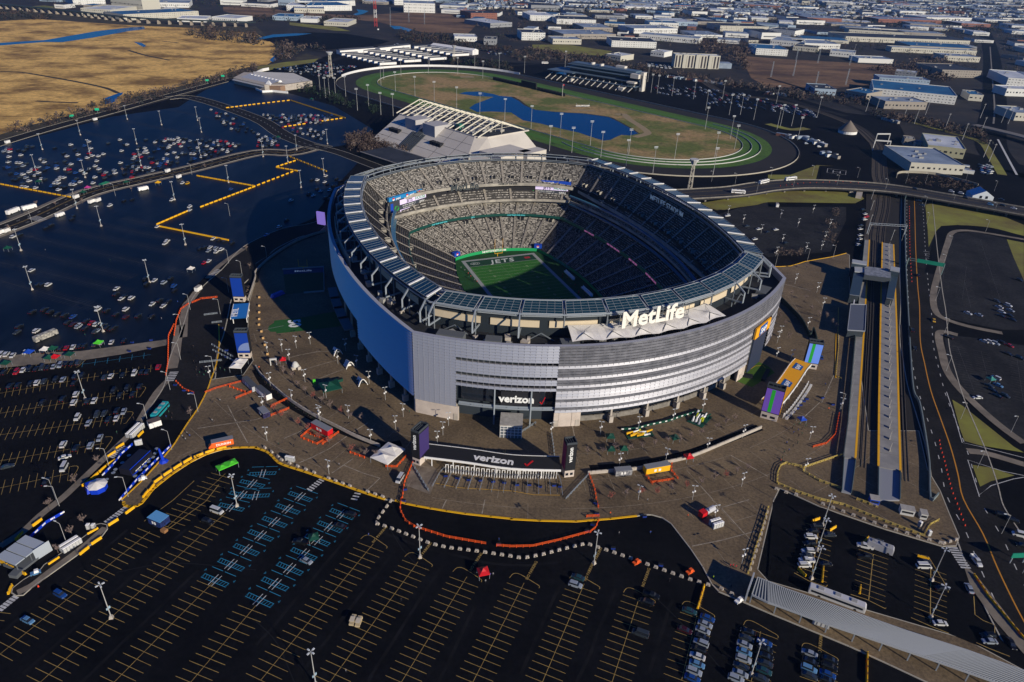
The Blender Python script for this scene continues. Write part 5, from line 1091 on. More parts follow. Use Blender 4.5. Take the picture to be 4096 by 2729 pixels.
GR = {}; cnt = 0; far = MB(); far2 = MB(); tries = 0; roadx = P('14:1990,300 2050,1150')
protos = {}
def fits(c, L, D):
    for a, b, dep in BUSY:
        m_ = (a+b)/2+Vector((0, dep/2)); r_ = (b-a).length/2+L/2
        if abs(c.x-m_.x) < r_+8 and abs(c.y-m_.y) < (dep+D)/2+14: return False
    return True
cells = []
y = 1500
while y < 5200:
    x = -2300
    row_h = random.uniform(70, 125)*(1 if y < 2600 else 1.25)
    while x < 3200:
        L = random.choice([26, 36, 50, 70, 95])*random.uniform(.8, 1.2)*(1 if y < 2600 else 1.3); cells.append((x+L/2, y, L, row_h)); x += L+random.uniform(6, 26)
    y += row_h+random.uniform(6, 20)
placed = []
for x, y, L, rh in cells:
    c = Vector((0, 1500))+tx*x+ty*(y-1500+random.uniform(-26, 26)); pj = proj((c.x, c.y, 0))
    if not (-80 < pj[0] < 4180 and pj[1] > -25): continue
    if not any(inside(c, z) for z in zones) or random.random() < .2: continue
    if min((c-Vector(q)).length for q in smooth(P('14:1950,300 2000,480 2020,700 2030,950'), 3)) < 45+L/2: continue
    D = rh*random.uniform(.45, .88)
    if not fits(c, L, D): continue
    BUSY.append((c-tx*L/2-Vector((0, D/2)), c+tx*L/2-Vector((0, D/2)), D)); placed.append((c, L, D, pj[1]))
placed.sort(key=lambda q: -q[3])
for k, (c, L, D, py) in enumerate(placed):
    wi, ri = random.randrange(len(walls)), random.randrange(len(roofs)); h = random.uniform(5.5, 10)*(1.5 if random.random() < .1 else 1); rz = TA+random.choice([0, 0, .22, .3, -.15])+random.uniform(-.04, .04)
    if k < 240:
        key = (wi, ri)
        if key not in protos:
            t = thing('warehouse', '', 'warehouse'); MB().box((0, 0, 0), (1, 1, 1), 0).build('walls', walls[wi], t)
            MB().box((0, 0, 1), (.97, .95, .03), 0).box((.2, .1, 1.03), (.05, .06, .12), 0).box((-.05, .22, 1.03), (.07, .05, .09), 0).box((.36, -.2, 1.03), (.03, .05, .14), 0).box((.08, -.28, 1.03), (.12, .03, .06), 0).box((-.25, -.1, 1.03), (.03, .08, .1), 0).build('roof', roofs[ri], t); MB().box((0, -.505, .35), (.75, .02, .14), 0).build('window_row', mat('window_shade', (.10, .11, .13), .5), t); protos[key] = t
        else: t = dup(protos[key], (0, 0, 0), 0, '')
        t.location = (c.x, c.y, -.3); t.rotation_euler = (0, 0, rz); t.scale = (L, D, h); t['label'] = '%s warehouse, %s roof, %s of the town' % (wn[wi], rn[ri], 'near rows' if py > 150 else 'middle rows' if py > 70 else 'far rows'); t['group'] = 'buildings of the background town'
    else: far.box((c.x, c.y, -.3), (L, D, h), rz, mi=random.choice([0, 0, 1, 2, 3]), tmi=random.choice([2, 3, 4, 3, 4]))
stuff('distant_buildings', far, [w_wh, w_cr, w_gr, r_dk, r_lb], 'mass of small distant houses and sheds along the top edge', 'buildings')
print('town', len(placed))
# houses on the far slopes
mb = MB(); random.seed(5)
for k in range(1500):
    x = random.uniform(1900, 4100); y = random.uniform(-15, 75)*(1 if x > 2900 else .5); c = G((x, y), 0); s_ = random.uniform(7, 13); rz = random.uniform(0, 3); h = random.uniform(4, 7)
    mb.box((c.x, c.y, -.3), (s_*1.5, s_, h), rz, random.choice([0, 0, 1]), tmi=2); mb.box((c.x, c.y, h-.3), (s_*1.6, s_*1.1, 3), rz, 2, top=.3)
stuff('distant_houses', mb, [w_wh, w_tn, r_lb], 'scattered small houses among the trees at the top right', 'houses')

for s_, n_, c_, lb in (('14:300,1240 500,1310', 6, None, 'near the far turn of the racetrack'), ('14:990,1060 1170,1110', 7, None, 'beside the rail curve'), ('14:1730,1500 1800,1560', 5, None, 'beside the cream depot'), ('14:120,1220 240,1240', 3, None, 'at the far end of the racetrack'), ('14:500,1380 620,1420', 4, None, 'on the yard before the helipad'), ('13:1380,690 1900,760', 12, None, 'along the railway behind the grandstand'), ('14:0,840 180,865', 5, None, 'along the far railway')):
    A, B = P(s_)
    for k in range(n_):
        p = A+(B-A)*(k+random.uniform(.1, .5))/n_; L_, q = random.uniform(7, 15), random.choice([('white', w_wh), ('white', w_wh), ('pale blue', w_lb), ('brick red', w_br), ('tan', w_tn)])
        t = thing('storage_container', '%s container %s' % (q[0], lb), 'container', (*p, -.2), ang(A, B)+random.choice([0, 0, 1.4]), 'containers and sheds in the yards'); MB().box((0, 0, 0), (L_, 4, 3.2), 0).build('box_body', q[1], t); MB().box((0, 0, 3.2), (L_+.2, 4.2, .2), 0).build('roof', random.choice([r_wh, r_lb, r_dk]), t)
t = thing('highway_bridge', 'road bridge over the highway at the right edge', 'bridge'); mb = MB(); slab(mb, smooth(P('14:1850,1120 2050,1165 2294,1225 2500,1290', 5), 3), 14, 4, 5.4); mb.build('deck', mat('bridge_concrete', (.16, .15, .14), .9), t)
for R_, f0, f1 in ((118, -.62, .5), (108, -.55, .4)):
    pts = [RC+RD*(200+R_*cos(a))+RN*R_*sin(a) for a in [pi*(f0+(f1-f0)*k/30) for k in range(31)]]; o_ = MB().wall(pts, .3, .05, .9).build('turf_rail', MAT['pale_barrier']); tag(o_, '%s curved white rail on the turf at the right end of the racetrack' % ('outer' if R_ > 110 else 'inner'), 'fence')
# ================================================================ SMALL THINGS
random.seed(21)
CC = {'w': ('white', (.66, .66, .64)), 's': ('silver', (.33, .37, .42)), 'k': ('black', (.008, .009, .011)), 'g': ('dark grey', (.04, .05, .06)), 'b': ('blue', (.015, .07, .28)), 'r': ('red', (.42, .008, .02)), 't': ('dark teal', (.02, .075, .09)), 'y': ('yellow', (.75, .42, .01)), 'c': ('light blue', (.12, .28, .48)), 'm': ('maroon', (.05, .008, .015))}
carm = {k: mat('car_paint_'+v[0].replace(' ', '_'), v[1], .28, .25, .6) for k, v in CC.items()}
tyre = mat('tyre_rubber', (.012, .012, .012), .9); lampm = mat('headlamp', (.7, .7, .65), .2); tailm = mat('tail_lamp', (.4, .01, .01), .3)
# profile: x (front +), lower body height; cabin: x ranges
DIM = {'sedan': (4.8, 1.85, .92, 1.45, (-1.75, -1.0, .55, 1.35)), 'suv': (4.8, 1.95, 1.08, 1.75, (-2.2, -1.95, .6, 1.25)), 'van': (5.4, 2.05, 1.15, 2.15, (-2.6, -2.5, 1.3, 1.95)), 'pickup': (5.7, 2.0, 1.1, 1.85, (-.6, -.35, .9, 1.5))}
KN = {'n': 'sedan', 'u': 'suv', 'v': 'van', 'p': 'pickup'}
def loft(mb, secs, mi=0):
    """secs: (x, z_low, z_high, half width low, half width high) along the length"""
    k = len(mb.v); 
    for x, zl_, zh, wl, wh in secs: mb.v += [(x, -wl, zl_), (x, wl, zl_), (x, wh, zh), (x, -wh, zh)]
    for i in range(len(secs)-1):
        a = k+4*i; b = a+4
        for p, q in ((0, 1), (1, 2), (2, 3), (3, 0)): mb.f.append((a+p, a+q, b+q, b+p)); mb.m.append(mi)
    mb.f.append((k, k+3, k+2, k+1)); e = len(mb.v)-4; mb.f.append((e, e+1, e+2, e+3)); mb.m += [mi, mi]
def car_parts(kind):
    L, Wd, zb_, zt, (c0, c1, c2, c3) = DIM[kind]; hl, hw_ = L/2, Wd/2; b = MB()
    loft(b, [(-hl, .45, zb_*.78, hw_*.86, hw_*.80), (-hl+.18, .28, zb_*.95, hw_*.97, hw_*.9), (-hl+.9, .24, zb_, hw_, hw_*.93), (c2, .24, zb_, hw_, hw_*.93), (hl-1.0, .24, zb_*.93, hw_, hw_*.9), (hl-.25, .28, zb_*.80, hw_*.95, hw_*.82), (hl, .40, zb_*.62, hw_*.82, hw_*.7)])
    g_ = MB(); loft(g_, [(c0, zb_-.05, zb_+.02, hw_*.9, hw_*.88), (c1, zb_-.05, zt-.06, hw_*.9, hw_*.72), (c2, zb_-.05, zt-.06, hw_*.9, hw_*.72), (c3, zb_-.05, zb_+.02, hw_*.9, hw_*.88)])
    r = MB(); r.box(((c1+c2)/2, 0, zt-.07), (c2-c1+.05, hw_*1.46, .09), 0, top=.94)
    if kind == 'pickup': r.box((-hl+1.15, -hw_*.86, zb_), (2.1, .12, .28), 0).box((-hl+1.15, hw_*.86, zb_), (2.1, .12, .28), 0).box((-hl+.1, 0, zb_), (.12, hw_*1.7, .28), 0)
    if kind in ('suv', 'van'): r.box(((c1+c2)/2, -hw_*.62, zt), (c2-c1-.3, .06, .06), 0).box(((c1+c2)/2, hw_*.62, zt), (c2-c1-.3, .06, .06), 0)
    return b, g_, r
def merge(*ms):
    o = MB()
    for mi, m_ in enumerate(ms): o.add(m_.v, m_.f, mi)
    return o
CK = {}
def carproto(kind, col, detail):
    b, g_, r = car_parts(kind); L, Wd, zb_, zt, cc = DIM[kind]
    if not detail:
        bb = merge(b, g_); bb.add(r.v, r.f, 0)
        for x in (-L*.31, L*.31): bb.box((x, 0, 0), (.62, Wd*.98, .5), 0, 2)
        o = bb.build('parked_car', [carm[col], glass, tyre]); return tag(o, '', kind if kind != 'suv' else 'car')
    t = thing('parked_car', '', 'car' if kind in ('sedan', 'suv') else kind); b.add(r.v, r.f, 0); body = b.build('body', carm[col], t); g_.build('windows', glass, t)
    for x in (-L*.31, L*.31):
        for y in (-1, 1): MB().tube((x, y*Wd*.36, .34), (x, y*Wd*.5, .34), .35, 10).build('wheel', tyre, t)
    for y in (-1, 1): MB().box((L/2-.16, y*Wd*.33, zb_*.55), (.16, .3, .16), 0).build('headlight', lampm, t)
    mb = MB()
    for y in (-1, 1): mb.box((-L/2+.02, y*Wd*.34, zb_*.6), (.08, .25, .2), 0)
    mb.build('tail_lamps', tailm, t); return t
ncar = 0; crest = MB(); crest_m = []
def car(p, rz, col, kn, where, detail=False, z=None):
    global ncar
    ncar += 1; key = (kn, col, detail)
    kind = KN[kn]; word = {'suv': 'SUV'}.get(kind, kind); pk_ = '' if where.split()[0] in ('driving', 'towing', 'alone') else 'parked '
    if key not in CK: CK[key] = Kind(lambda: carproto(kind, col, detail))
    z = gz(p) if z is None else z
    grp = 'cars %s' % where
    CK[key].put((p[0], p[1], z), rz, '%s %s %s%s' % (CC[col][0], word, pk_, where), grp)
def cars(s, rz, where, detail=False, jit=.04, z=None):
    """tokens: x,y,colour+kind[,extra turn in degrees] in panel coordinates"""
    k = None
    for tok in s.split():
        if ':' in tok: k, tok = tok.split(':')
        q = tok.split(','); p = P1('%s:%s,%s' % (k, q[0], q[1])); c = q[2][0]; kn = q[2][1] if len(q[2]) > 1 else random.choice('nnuu')
        car(p, rz+(radians(float(q[3])) if len(q) > 3 else 0)+random.uniform(-jit, jit)+(pi if random.random() < .35 else 0), c, kn, where, detail, z)
def ra(a, b): return ang(P1(a), P1(b))
h1 = ra('41:660,1130', '41:880,1240'); h2 = ra('42:850,400', '42:1090,480'); h3 = ra('43:320,1050', '43:600,1155'); h4 = ra('43:1500,1005', '43:1720,1090')
D = True
cars('41:520,818,bu 240,1040,cn 1790,192,ku,5', h1, 'alone in the lower left lot', D); cars('41:1868,100,wv', h1, 'beside the light pole at lower left', D)
cars('42:720,228,kn 435,528,sn,-6 810,128,ku 385,365,kp,10', h2, 'in the blue striped bays', D)
cars('43:568,672,tn 545,735,su 1195,825,kp 1160,885,ku 1105,1155,gv', h3, 'in the yellow bays at bottom right', D)
cars('43:1525,960,tn 1680,1022,bn 1660,1075,sn 1640,1128,sn 1630,1182,kn 1625,1237,su 1605,1292,ku 1595,1350,wn 1590,1418,cn 1565,1482,su 1550,1540,bn 1485,1125,mn', h4, 'along the first yellow line at bottom right', D)
cars('43:2030,1140,kn 2015,1195,gn 2000,1250,sn 1995,1312,cn 1990,1375,su 1970,1437,gn 1962,1500,sn 1925,1545,su 2170,1232,bn 2175,1292,ku 2178,1350,kn 2175,1412,gn 2165,1475,tn 2140,1540,gn', h4, 'beside the bottom right light pole', D)
h5 = ra('44:300,1310', '44:420,1360')
cars('44:355,1325,sn 362,1395,kn 350,1460,cu 355,1515,gn 530,1380,kn 525,1440,ku 510,1505,bn 500,1555,kn', h5, 'below the ribbed canopy', D)
h6 = ra('44:460,370', '44:580,400')
cars('44:415,238,ku 385,278,kn 365,328,wu 525,310,gn 355,388,ku 340,452,wu 330,490,gn 328,532,wp 310,572,wu 490,562,kn', h6+.35, 'in the first rows above the ribbed canopy', D)
cars('44:940,370,gn 830,497,kp 1340,545,gn 1335,582,wv 1490,770,kn 1475,1072,wn 1885,1180,ku 1900,1228,sn', h6+.30, 'in the lot above the ribbed canopy', D)
cars('44:1725,772,sn,-15 2090,1242,kn,-15', ra('44:1690,730', '44:1760,815'), 'in the lane beside the highway', D)
cars('44:1790,530,wp', ra('44:1745,470', '44:1835,585'), 'driving on the highway', D); cars('24:1485,1420,yn 34:1295,50,kn 1315,215,kn 1345,-440,kn', ra('34:1290,20', '34:1320,240'), 'driving on the highway past the station', D)
cars('44:2165,305,wv 2100,180,ku 2010,135,ku 2190,400,ku', h6, 'at the right edge', D)
cars('34:1875,655,wn', ra('34:1830,655', '34:1920,655'), 'alone beside the kerb in the right hand lot', D)
cars('34:475,300,bn', ra('34:470,280', '34:480,325'), 'behind the pale blue screen tower', D)
cars('32:1290,1390,wv', ra('32:1265,1430', '32:1315,1345'), 'beside the orange line before the turnstiles', D)
hl_ = ra('31:95,575', '31:130,510')-.12
rowsL = '31:95,555,k 160,548,k 275,532,k 335,525,w 395,512,g 500,500,k 565,495,s 675,472,k 735,465,k 665,528,k 940,478,g 995,465,w 1100,458,k 1205,440,w 1270,430,k 1320,430,k 1420,385,r 1020,597,k 1140,577,k 1255,560,k 1075,638,k 1190,628,k 380,702,k 565,672,k 685,628,w 665,702,w 790,692,k 845,685,w 870,812,g 935,800,g 1050,777,k 1110,782,s 695,837,w 795,885,s 975,857,k 1045,842,w 895,1020,s 570,1078,wu 815,1087,s 685,1112,k 575,1285,wv 415,1412,k'
cars(rowsL, hl_, 'in the long bays at left', D); cars('31:582,1192,wn 70,1275,gn', hl_-1.2, 'driving between the bays at left', D)
cars('31:35,432,k 150,428,r 210,410,w 265,405,k 325,402,k 380,390,g 430,388,k 485,378,s 540,368,s 595,352,k 650,352,k 705,345,g', hl_, 'below the tan tailgate strip', D)
cars('31:10,275,w 60,270,w 115,280,w 230,248,w 280,248,k 400,242,k 500,225,k 545,218,k 595,212,r 655,205,w 710,198,k 755,192,k 850,182,g 905,165,s 1000,160,w 1110,147,k', hl_, 'above the tan tailgate strip', D)
hm = ra('21:870,1335', '21:920,1300')
cars('31:330,60,w 155,70,g 175,20,k 870,60,s 1025,30,k 960,30,k 705,20,w 21:290,1345,k 400,1325,k 450,1345,k 510,1365,k 580,1375,k 655,1388,b 610,1440,k 655,1457,m 705,1477,s 770,1427,k 820,1445,r 865,1457,w 760,1492,k 930,1467,g 860,1522,g 1000,1497,k 880,1322,w 955,1332,k 1130,1322,w 1040,1365,k 1130,1392,m 1240,1382,k 1360,1385,k 1365,1275,w 1465,1292,w 1430,1242,k 1510,1250,k 1180,1222,w 1040,1187,k 1045,1137,w 1110,1210,k 1090,1227,w', hm, 'at the front of the left lot', D)
cars('21:1385,1062,w 1315,1095,k 1300,1050,k 1470,1082,s 1560,1112,b 1560,1152,k 1530,1045,k 1830,905,r 1870,890,w 1500,710,w 1480,732,w 1410,580,w 1700,432,w 1700,402,w 1790,777,k 1835,765,k 1870,797,s 1885,765,w 1935,775,s 1940,807,w 1985,785,w 1910,690,w 1960,702,k 2010,715,k 2080,727,k 985,392,w 1110,347,k 1180,337,k 1540,342,w 1635,190,w 1680,192,y 2070,245,b 410,592,k 460,567,k 640,512,k 650,487,k 180,655,k 120,672,w 345,1102,k 380,1100,k 435,1102,w 285,972,w', hm, 'in the middle of the left lot')
cars('22:625,125,w 550,162,w 615,180,w 660,252,w 580,262,w 545,238,k 500,160,k 640,200,k 690,215,k 515,300,w 615,322,g 660,330,k 315,345,w 275,522,g 210,582,w 95,655,c 720,150,k 755,170,k 470,290,k', hm-.2, 'behind the left side of the stadium')
cars('24:850,430,k 870,465,w 880,490,r 865,515,w 830,570,g 825,600,w 825,655,w 820,690,w 810,720,g 810,745,w', ra('24:790,700', '24:860,690'), 'beside the station platform', D)
cars('24:2045,1250,g 2070,1300,w 2090,1345,w 2085,1380,k 2150,1285,w 2170,1330,s 2160,1375,k 2190,1415,k 1790,1355,w 1885,1370,s 2250,1060,k 34:1935,150,w 1985,160,w 2035,170,s 2080,160,k 2160,190,r 2150,265,k 2250,300,k 2040,480,w 1980,550,g 2060,545,c 2010,590,k 2050,640,k 2120,640,g 1620,115,k', ra('24:2030,1300', '24:2110,1330'), 'in the right hand lots', D)
cars('24:70,605,w 160,730,k 23:1930,480,w 2105,575,g 2210,600,w 2290,630,k 2175,690,w', ra('24:40,610', '24:110,600'), 'in the shaded lot behind the stadium')
cars('24:1625,312,w 1710,328,w 1750,370,k 1970,430,c 2080,440,k 2180,465,w 1300,290,k 1330,400,k 1360,440,g 2070,385,k', ra('24:1600,310', '24:1740,340'), 'on the overpass', z=5.0)
print('cars listed', ncar)
# dense tailgate cluster in the far left lots
random.seed(4)
def scatter(polys, n, rz, where, grid=True):
    poly = P(polys); xs = [p.x for p in poly]; ys = [p.y for p in poly]; k = 0; out = []; e = Vector((cos(rz), sin(rz))); f = Vector((-e.y, e.x)); tries = 0
    while k < n and tries < n*60:
        tries += 1; p = Vector((random.uniform(min(xs), max(xs)), random.uniform(min(ys), max(ys))))
        if grid: u, v = p.dot(e), p.dot(f); u = round(u/7.5)*7.5; v = round(v/2.9)*2.9; p = e*u+f*v
        if not inside(p, poly) or any((p-q).length < 2.6 for q in out): continue
        out.append(p); k += 1
    return out
far_m = ['w', 's', 'k', 'g', 'r', 'b']; mats_f = [carm[c] for c in far_m]+[glass]; stf = MB(); protoS = car_parts('suv')
def stuffcar(p, rz, z):
    mi = random.choice([0, 0, 0, 1, 2, 2, 2, 3, 3, 4, 5] if random.random() < .8 else [0, 2]); c, s_ = cos(rz), sin(rz)
    for m_, mm in ((protoS[0], mi), (protoS[1], 6), (protoS[2], mi)):
        stf.add([(p.x+v[0]*c-v[1]*s_, p.y+v[0]*s_+v[1]*c, z+v[2]) for v in m_.v], m_.f, mm)
budget = 300-ncar
S1_ = [('11:1300,1240 1900,1240 2150,1300 2000,1400 1500,1490 1300,1560 1100,1568 1150,1430', 120, hm), ('21:0,0 700,0 1100,60 1400,0 1500,40 1250,130 900,190 700,250 300,270 100,180', 90, hm), ('11:1900,1010 2290,1180 2290,1230 1950,1120', 20, hm), ('11:0,1330 1200,1240 1200,1560 0,1560', 46, hm),
       ('11:1700,950 2050,1000 2294,1150 2280,1190 1900,1020', 12, hm), ('12:30,1030 720,1030 600,1110 250,1120', 90, hm), ('12:120,1120 560,1160 700,1230 550,1260 300,1180', 30, hm), ('12:0,1200 200,1240 200,1330 0,1320', 26, hm)]
tail = []
for s_, n, rz in S1_: tail += [(p, rz) for p in scatter(s_, n, rz, '')]
tail.sort(key=lambda q: q[0].length)
for k, (p, rz) in enumerate(tail):
    if k < budget: car(p, rz+random.uniform(-.1, .1), random.choice('wwwskkkggrb'), random.choice('nu'), 'among the far left tailgate rows')
    else: stuffcar(p, rz+random.uniform(-.1, .1), -.12)
for s_, n, rz in (('12:150,620 400,590 560,560 800,590 900,600 820,640 650,690 500,690 330,650', 150, hm), ('13:1200,800 1320,760 1500,770 1900,810 1900,860 1600,890 1400,860', 70, RA), ('13:1680,880 2000,830 2294,880 2294,980 2100,990 1750,950', 60, RA), ('14:20,930 280,960 440,1010 420,1060 200,1020 0,1000', 60, RA), ('13:1210,570 1430,590 1430,620 1220,600', 34, -.1), ('12:1900,440 2294,430 2294,500 2000,490', 40, RA), ('14:1880,1480 2000,1480 2010,1568 1920,1568', 22, .3), ('12:1250,385 1350,395 1350,410 1240,405', 8, -.1), ('11:1680,170 1880,175 1850,200 1600,195', 16, 0), ('14:300,1240 480,1260 470,1320 330,1310', 10, .2)):
    for p in scatter(s_, n, rz, ''): stuffcar(p, rz+random.uniform(-.08, .08), -.2)
stuff('distant_parked_cars', stf, mats_f, 'hundreds of small parked cars in the farther lots', 'cars')
print('cars', ncar)
# ---- buses, trucks, trailers
def bus(p, rz, lb, L=12.5, col=white, roofc=None, z=None, nm='bus', cat='bus', W_=2.6, H_=3.1, z0=.35):
    t = thing(nm, lb, cat, (*p, gz(p) if z is None else z), rz); b = MB(); loft(b, [(-L/2, z0, H_*.94, W_/2*.97, W_/2*.9), (-L/2+.2, z0, H_, W_/2, W_/2*.94), (L/2-.5, z0, H_, W_/2, W_/2*.94), (L/2, z0, H_*.8, W_/2*.96, W_/2*.85)]); b.build('body', col, t)
    if nm == 'bus':
        mb = MB()
        for y in (-1, 1): mb.box((0, y*(W_/2-.01), H_*.45), (L*.9, .08, H_*.28), 0)
        mb.box((L/2-.1, 0, H_*.35), (.2, W_*.8, H_*.4), 0); mb.build('windows', glass, t)
    mb = MB(); 
    for k in (-.3, .0, .28): mb.box((k*L, 0, H_), (L*.1, W_*.5, .3), 0)
    mb.build('roof_unit', hv, t)
    for x in (-L*.3, L*.33):
        for y in (-1, 1): MB().tube((x, y*W_*.38, .5), (x, y*W_*.5, .5), .5, 10).build('wheel', tyre, t)
    return t
bus(P1('44:585,868'), ra('44:430,800', '44:750,920'), 'long white transit bus parked along the ribbed canopy', 18, mat('bus_silver', (.5, .5, .52), .4))
bus(P1('24:190,205'), ra('24:125,205', '24:255,190'), 'white coach at the left on the overpass', 13, z=5); bus(P1('23:2245,232'), ra('23:2190,245', '23:2294,220'), 'white coach leading on the overpass', 13, z=5); bus(P1('23:2015,325'), ra('23:1955,320', '23:2080,330'), 'white city bus on the overpass above the grass bank', 12, z=5)
bus(P1('13:295,570'), .2, 'white coach near the far left end of the grandstand', 12); bus(P1('21:540,480'), ra('21:505,495', '21:590,465'), 'white motorhome van at the edge of the boulevard', 6.5, nm='camper_van', cat='van', H_=2.6)
bus(P1('21:1285,248'), ra('21:1245,255', '21:1330,238'), 'white motorhome beside the boulevard crossing', 8, nm='motorhome', cat='motorhome'); bus(P1('21:120,450'), ra('21:55,480', '21:180,430'), 'long white motorhome at the left end of the boulevard', 11, nm='motorhome', cat='motorhome'); bus(P1('21:265,415'), ra('21:200,430', '21:325,400'), 'second white motorhome parked end to end on the boulevard', 10, nm='motorhome', cat='motorhome')
bus(P1('31:415,115'), ra('31:330,150', '31:500,80'), 'big cream and grey patterned motorhome above the tailgate strip', 12, mat('rv_cream', (.5, .47, .4), .6, noise=.9, col2=(.1, .1, .1)), nm='motorhome', cat='motorhome')
bus(P1('44:955,430'), ra('44:880,410', '44:1045,470'), 'white camper trailer with grey roof in the lot above the ribbed canopy', 9, mat('camper_grey', (.32, .32, .34), .6), nm='camper_trailer', cat='trailer'); cars('44:830,408,wp', ra('44:790,400', '44:860,415'), 'towing the camper trailer', D)
bus(P1('31:1440,790'), ra('31:1370,860', '31:1500,715'), 'turquoise coach parked beside the tan sidewalk', 11.5, mat('turquoise_paint', (.02, .30, .34), .4))
def trailer(p, rz, lb, L, W_, H_, side, roofm, nm='trailer', cat='trailer', win=True, z=None):
    t = thing(nm, lb, cat, (*p, gz(p) if z is None else z), rz); MB().box((0, 0, .6), (L, W_, H_), 0).build('box_body', side, t); MB().box((0, 0, .6+H_), (L+.1, W_+.1, .12), 0).build('roof', roofm, t)
    if win:
        mb = MB()
        for x in (-L*.12, L*.06): mb.box((x, -W_/2-.04, 1.4), (L*.1, .1, 1.2), 0)
        mb.build('window', white, t)
    for y in (-1, 1):
        for x in (-.5, .5): MB().tube((x, y*W_*.42, .4), (x, y*W_*.5, .4), .4, 8).build('wheel', tyre, t)
    return t
grf = mat('trailer_grey_roof', (.20, .21, .23), .6)
trailer(P1('32:595,960'), ra('32:505,925', '32:655,1005'), 'bright red trailer with grey roof inside orange barricades', 10.5, 3, 2.9, red, grf); trailer(P1('33:1290,1315'), ra('33:1200,1345', '33:1395,1310'), 'bright yellow trailer with grey roof on the near plaza', 11, 3, 2.9, yel, grf)
trailer(P1('33:990,1345'), ra('33:930,1365', '33:1055,1355'), 'white and dark concession trailer left of the yellow trailer', 7, 2.8, 2.6, mat('wrap_dark', (.04, .04, .06), .5, noise=.8, col2=(.35, .35, .35)), grf, nm='concession_trailer')
trailer(P1('31:2245,560'), ra('31:2180,500', '31:2294,610'), 'silver trussed trailer beside the white marquee', 11, 2.8, 2.6, mat('trailer_pale', (.4, .4, .42), .5), mat('roof_trussed', (.08, .085, .09), .5)); trailer(P1('32:75,640'), ra('32:10,590', '32:125,685'), 'white panelled trailer with poster end beside the orange barricades', 10, 2.8, 2.8, white, mat('roof_trussed', (.08, .085, .09), .5))
trailer(P1('32:75,815'), ra('32:30,760', '32:100,830'), 'small grey roofed blue wrapped trailer on the left plaza', 6, 3.2, 2.6, mat('wrap_purple', (.06, .05, .16), .5, noise=.9, col2=(.01, .01, .02)), grf)
t = trailer(P1('31:2000,1085'), ra('31:1900,1100', '31:2105,1055'), 'orange food truck with white lettering beside the yellow kerb', 8.6, 2.6, 2.7, mat('truck_orange', (.80, .13, .02), .5), grf, nm='food_truck', cat='truck', win=False); place_text('DUNKIN', 1.5, (.3, -1.36, 1.4), (1, 0, 0), (0, 0, 1), white, t, 'side_lettering', depth=.05, bold=.03)
mb = MB(); mb.add([(-4.3, -1.3, .6), (-5.6, -1.1, .6), (-5.6, 1.1, .6), (-4.3, 1.3, .6), (-4.3, -1.3, 2.6), (-4.9, -1.1, 2.2), (-4.9, 1.1, 2.2), (-4.3, 1.3, 2.6), (-5.6, -1.1, 1.4), (-5.6, 1.1, 1.4)], [(0, 4, 5, 8, 1), (3, 2, 9, 6, 7), (1, 8, 9, 2), (8, 5, 6, 9), (5, 4, 7, 6)]); mb.build('cab', MAT['truck_orange'], t)
t = trailer(P1('31:1230,1265'), ra('31:1150,1330', '31:1320,1170'), 'black stage truck with bright blue sign side and white lettering', 12.5, 5.6, 2.9, mat('stage_black', (.012, .012, .02), .5), mat('stage_black', (.012, .012, .02), .5), nm='stage_truck', cat='stage', win=False)
mb = MB().quad((-6.3, -2.9, .7), (6.3, -2.9, .7), (6.3, -2.2, 3.9), (-6.3, -2.2, 3.9)); mb.build('blue_side', mat('beer_blue', (.005, .04, .50), .5), t); place_text('BUD LIGHT', 1.7, (0, -2.85, 1.5), (1, 0, 0), (0, .25, 1), white, t, 'side_lettering', depth=.06, bold=.03)
t = trailer(P1('41:1375,200'), ra('41:1310,190', '41:1450,250'), 'blue wrapped bar trailer with light blue roof in the lower left lot', 6.2, 4.2, 2.8, mat('wrap_blue', (.02, .05, .20), .5, noise=.8, col2=(.01, .01, .04)), mat('light_blue_roof2', (.12, .34, .60), .5), nm='bar_trailer'); MB().box((4.6, -2.2, 0), (2, 1.6, 1.2), 0).build('counter', mat('wood_counter', (.30, .15, .06), .8), t)
trailer(P1('31:1390,905'), ra('31:1340,930', '31:1430,900'), 'white box cabin behind the turquoise coach', 5, 3.4, 2.6, white, mat('brownish_roof', (.12, .09, .08), .8), nm='site_cabin', cat='cabin', win=False)
for s_ in ('21:820,365', '21:880,352', '21:1605,140', '21:1505,88', '21:685,322', '21:10,640', '21:65,625', '24:80,398', '21:1780,1150', '11:855,1080', '11:70,1285', '12:1095,270'): trailer(P1(s_), ang(bv[2], bv[10]), 'small white ticket cabin beside the boulevard', 4.6, 2.2, 2.4, white, MAT['pale_roof'], nm='ticket_cabin', cat='cabin', win=False)
t = trailer(P1('43:1635,150'), ra('43:1580,180', '43:1700,115'), 'red and silver tanker truck beside the portable toilets', 2.6, 2.3, 2.3, red, red, nm='tanker_truck', cat='truck', win=False); MB().tube((1.8, 0, 1.8), (6.2, 0, 1.8), 1.15, 12).build('silver_tank', MAT['bus_silver'], t)
for s_, rz, lb in (('42:835,1045', .2, 'tan utility cart, left one of a pair in the lower lot'), ('42:885,1058', .2, 'tan utility cart, right one of a pair in the lower lot')):
    t = thing('utility_cart', lb, 'cart', (*P1(s_), -.2), pi/2-.1); MB().box((0, 0, .3), (3.6, 1.5, .7), 0).box((1.1, 0, 1.0), (1.2, 1.4, .5), 0).build('body', mat('cart_tan', (.50, .40, .24), .6), t); MB().box((-.4, 0, 1.8), (2.0, 1.5, .12), 0).build('canopy', mat('cart_roof', (.6, .52, .38), .6), t)
    for x in (-1.1, 1.2):
        for y in (-.75, .75): MB().tube((x, y-.1, .3), (x, y+.1, .3), .3, 8).build('wheel', tyre, t)
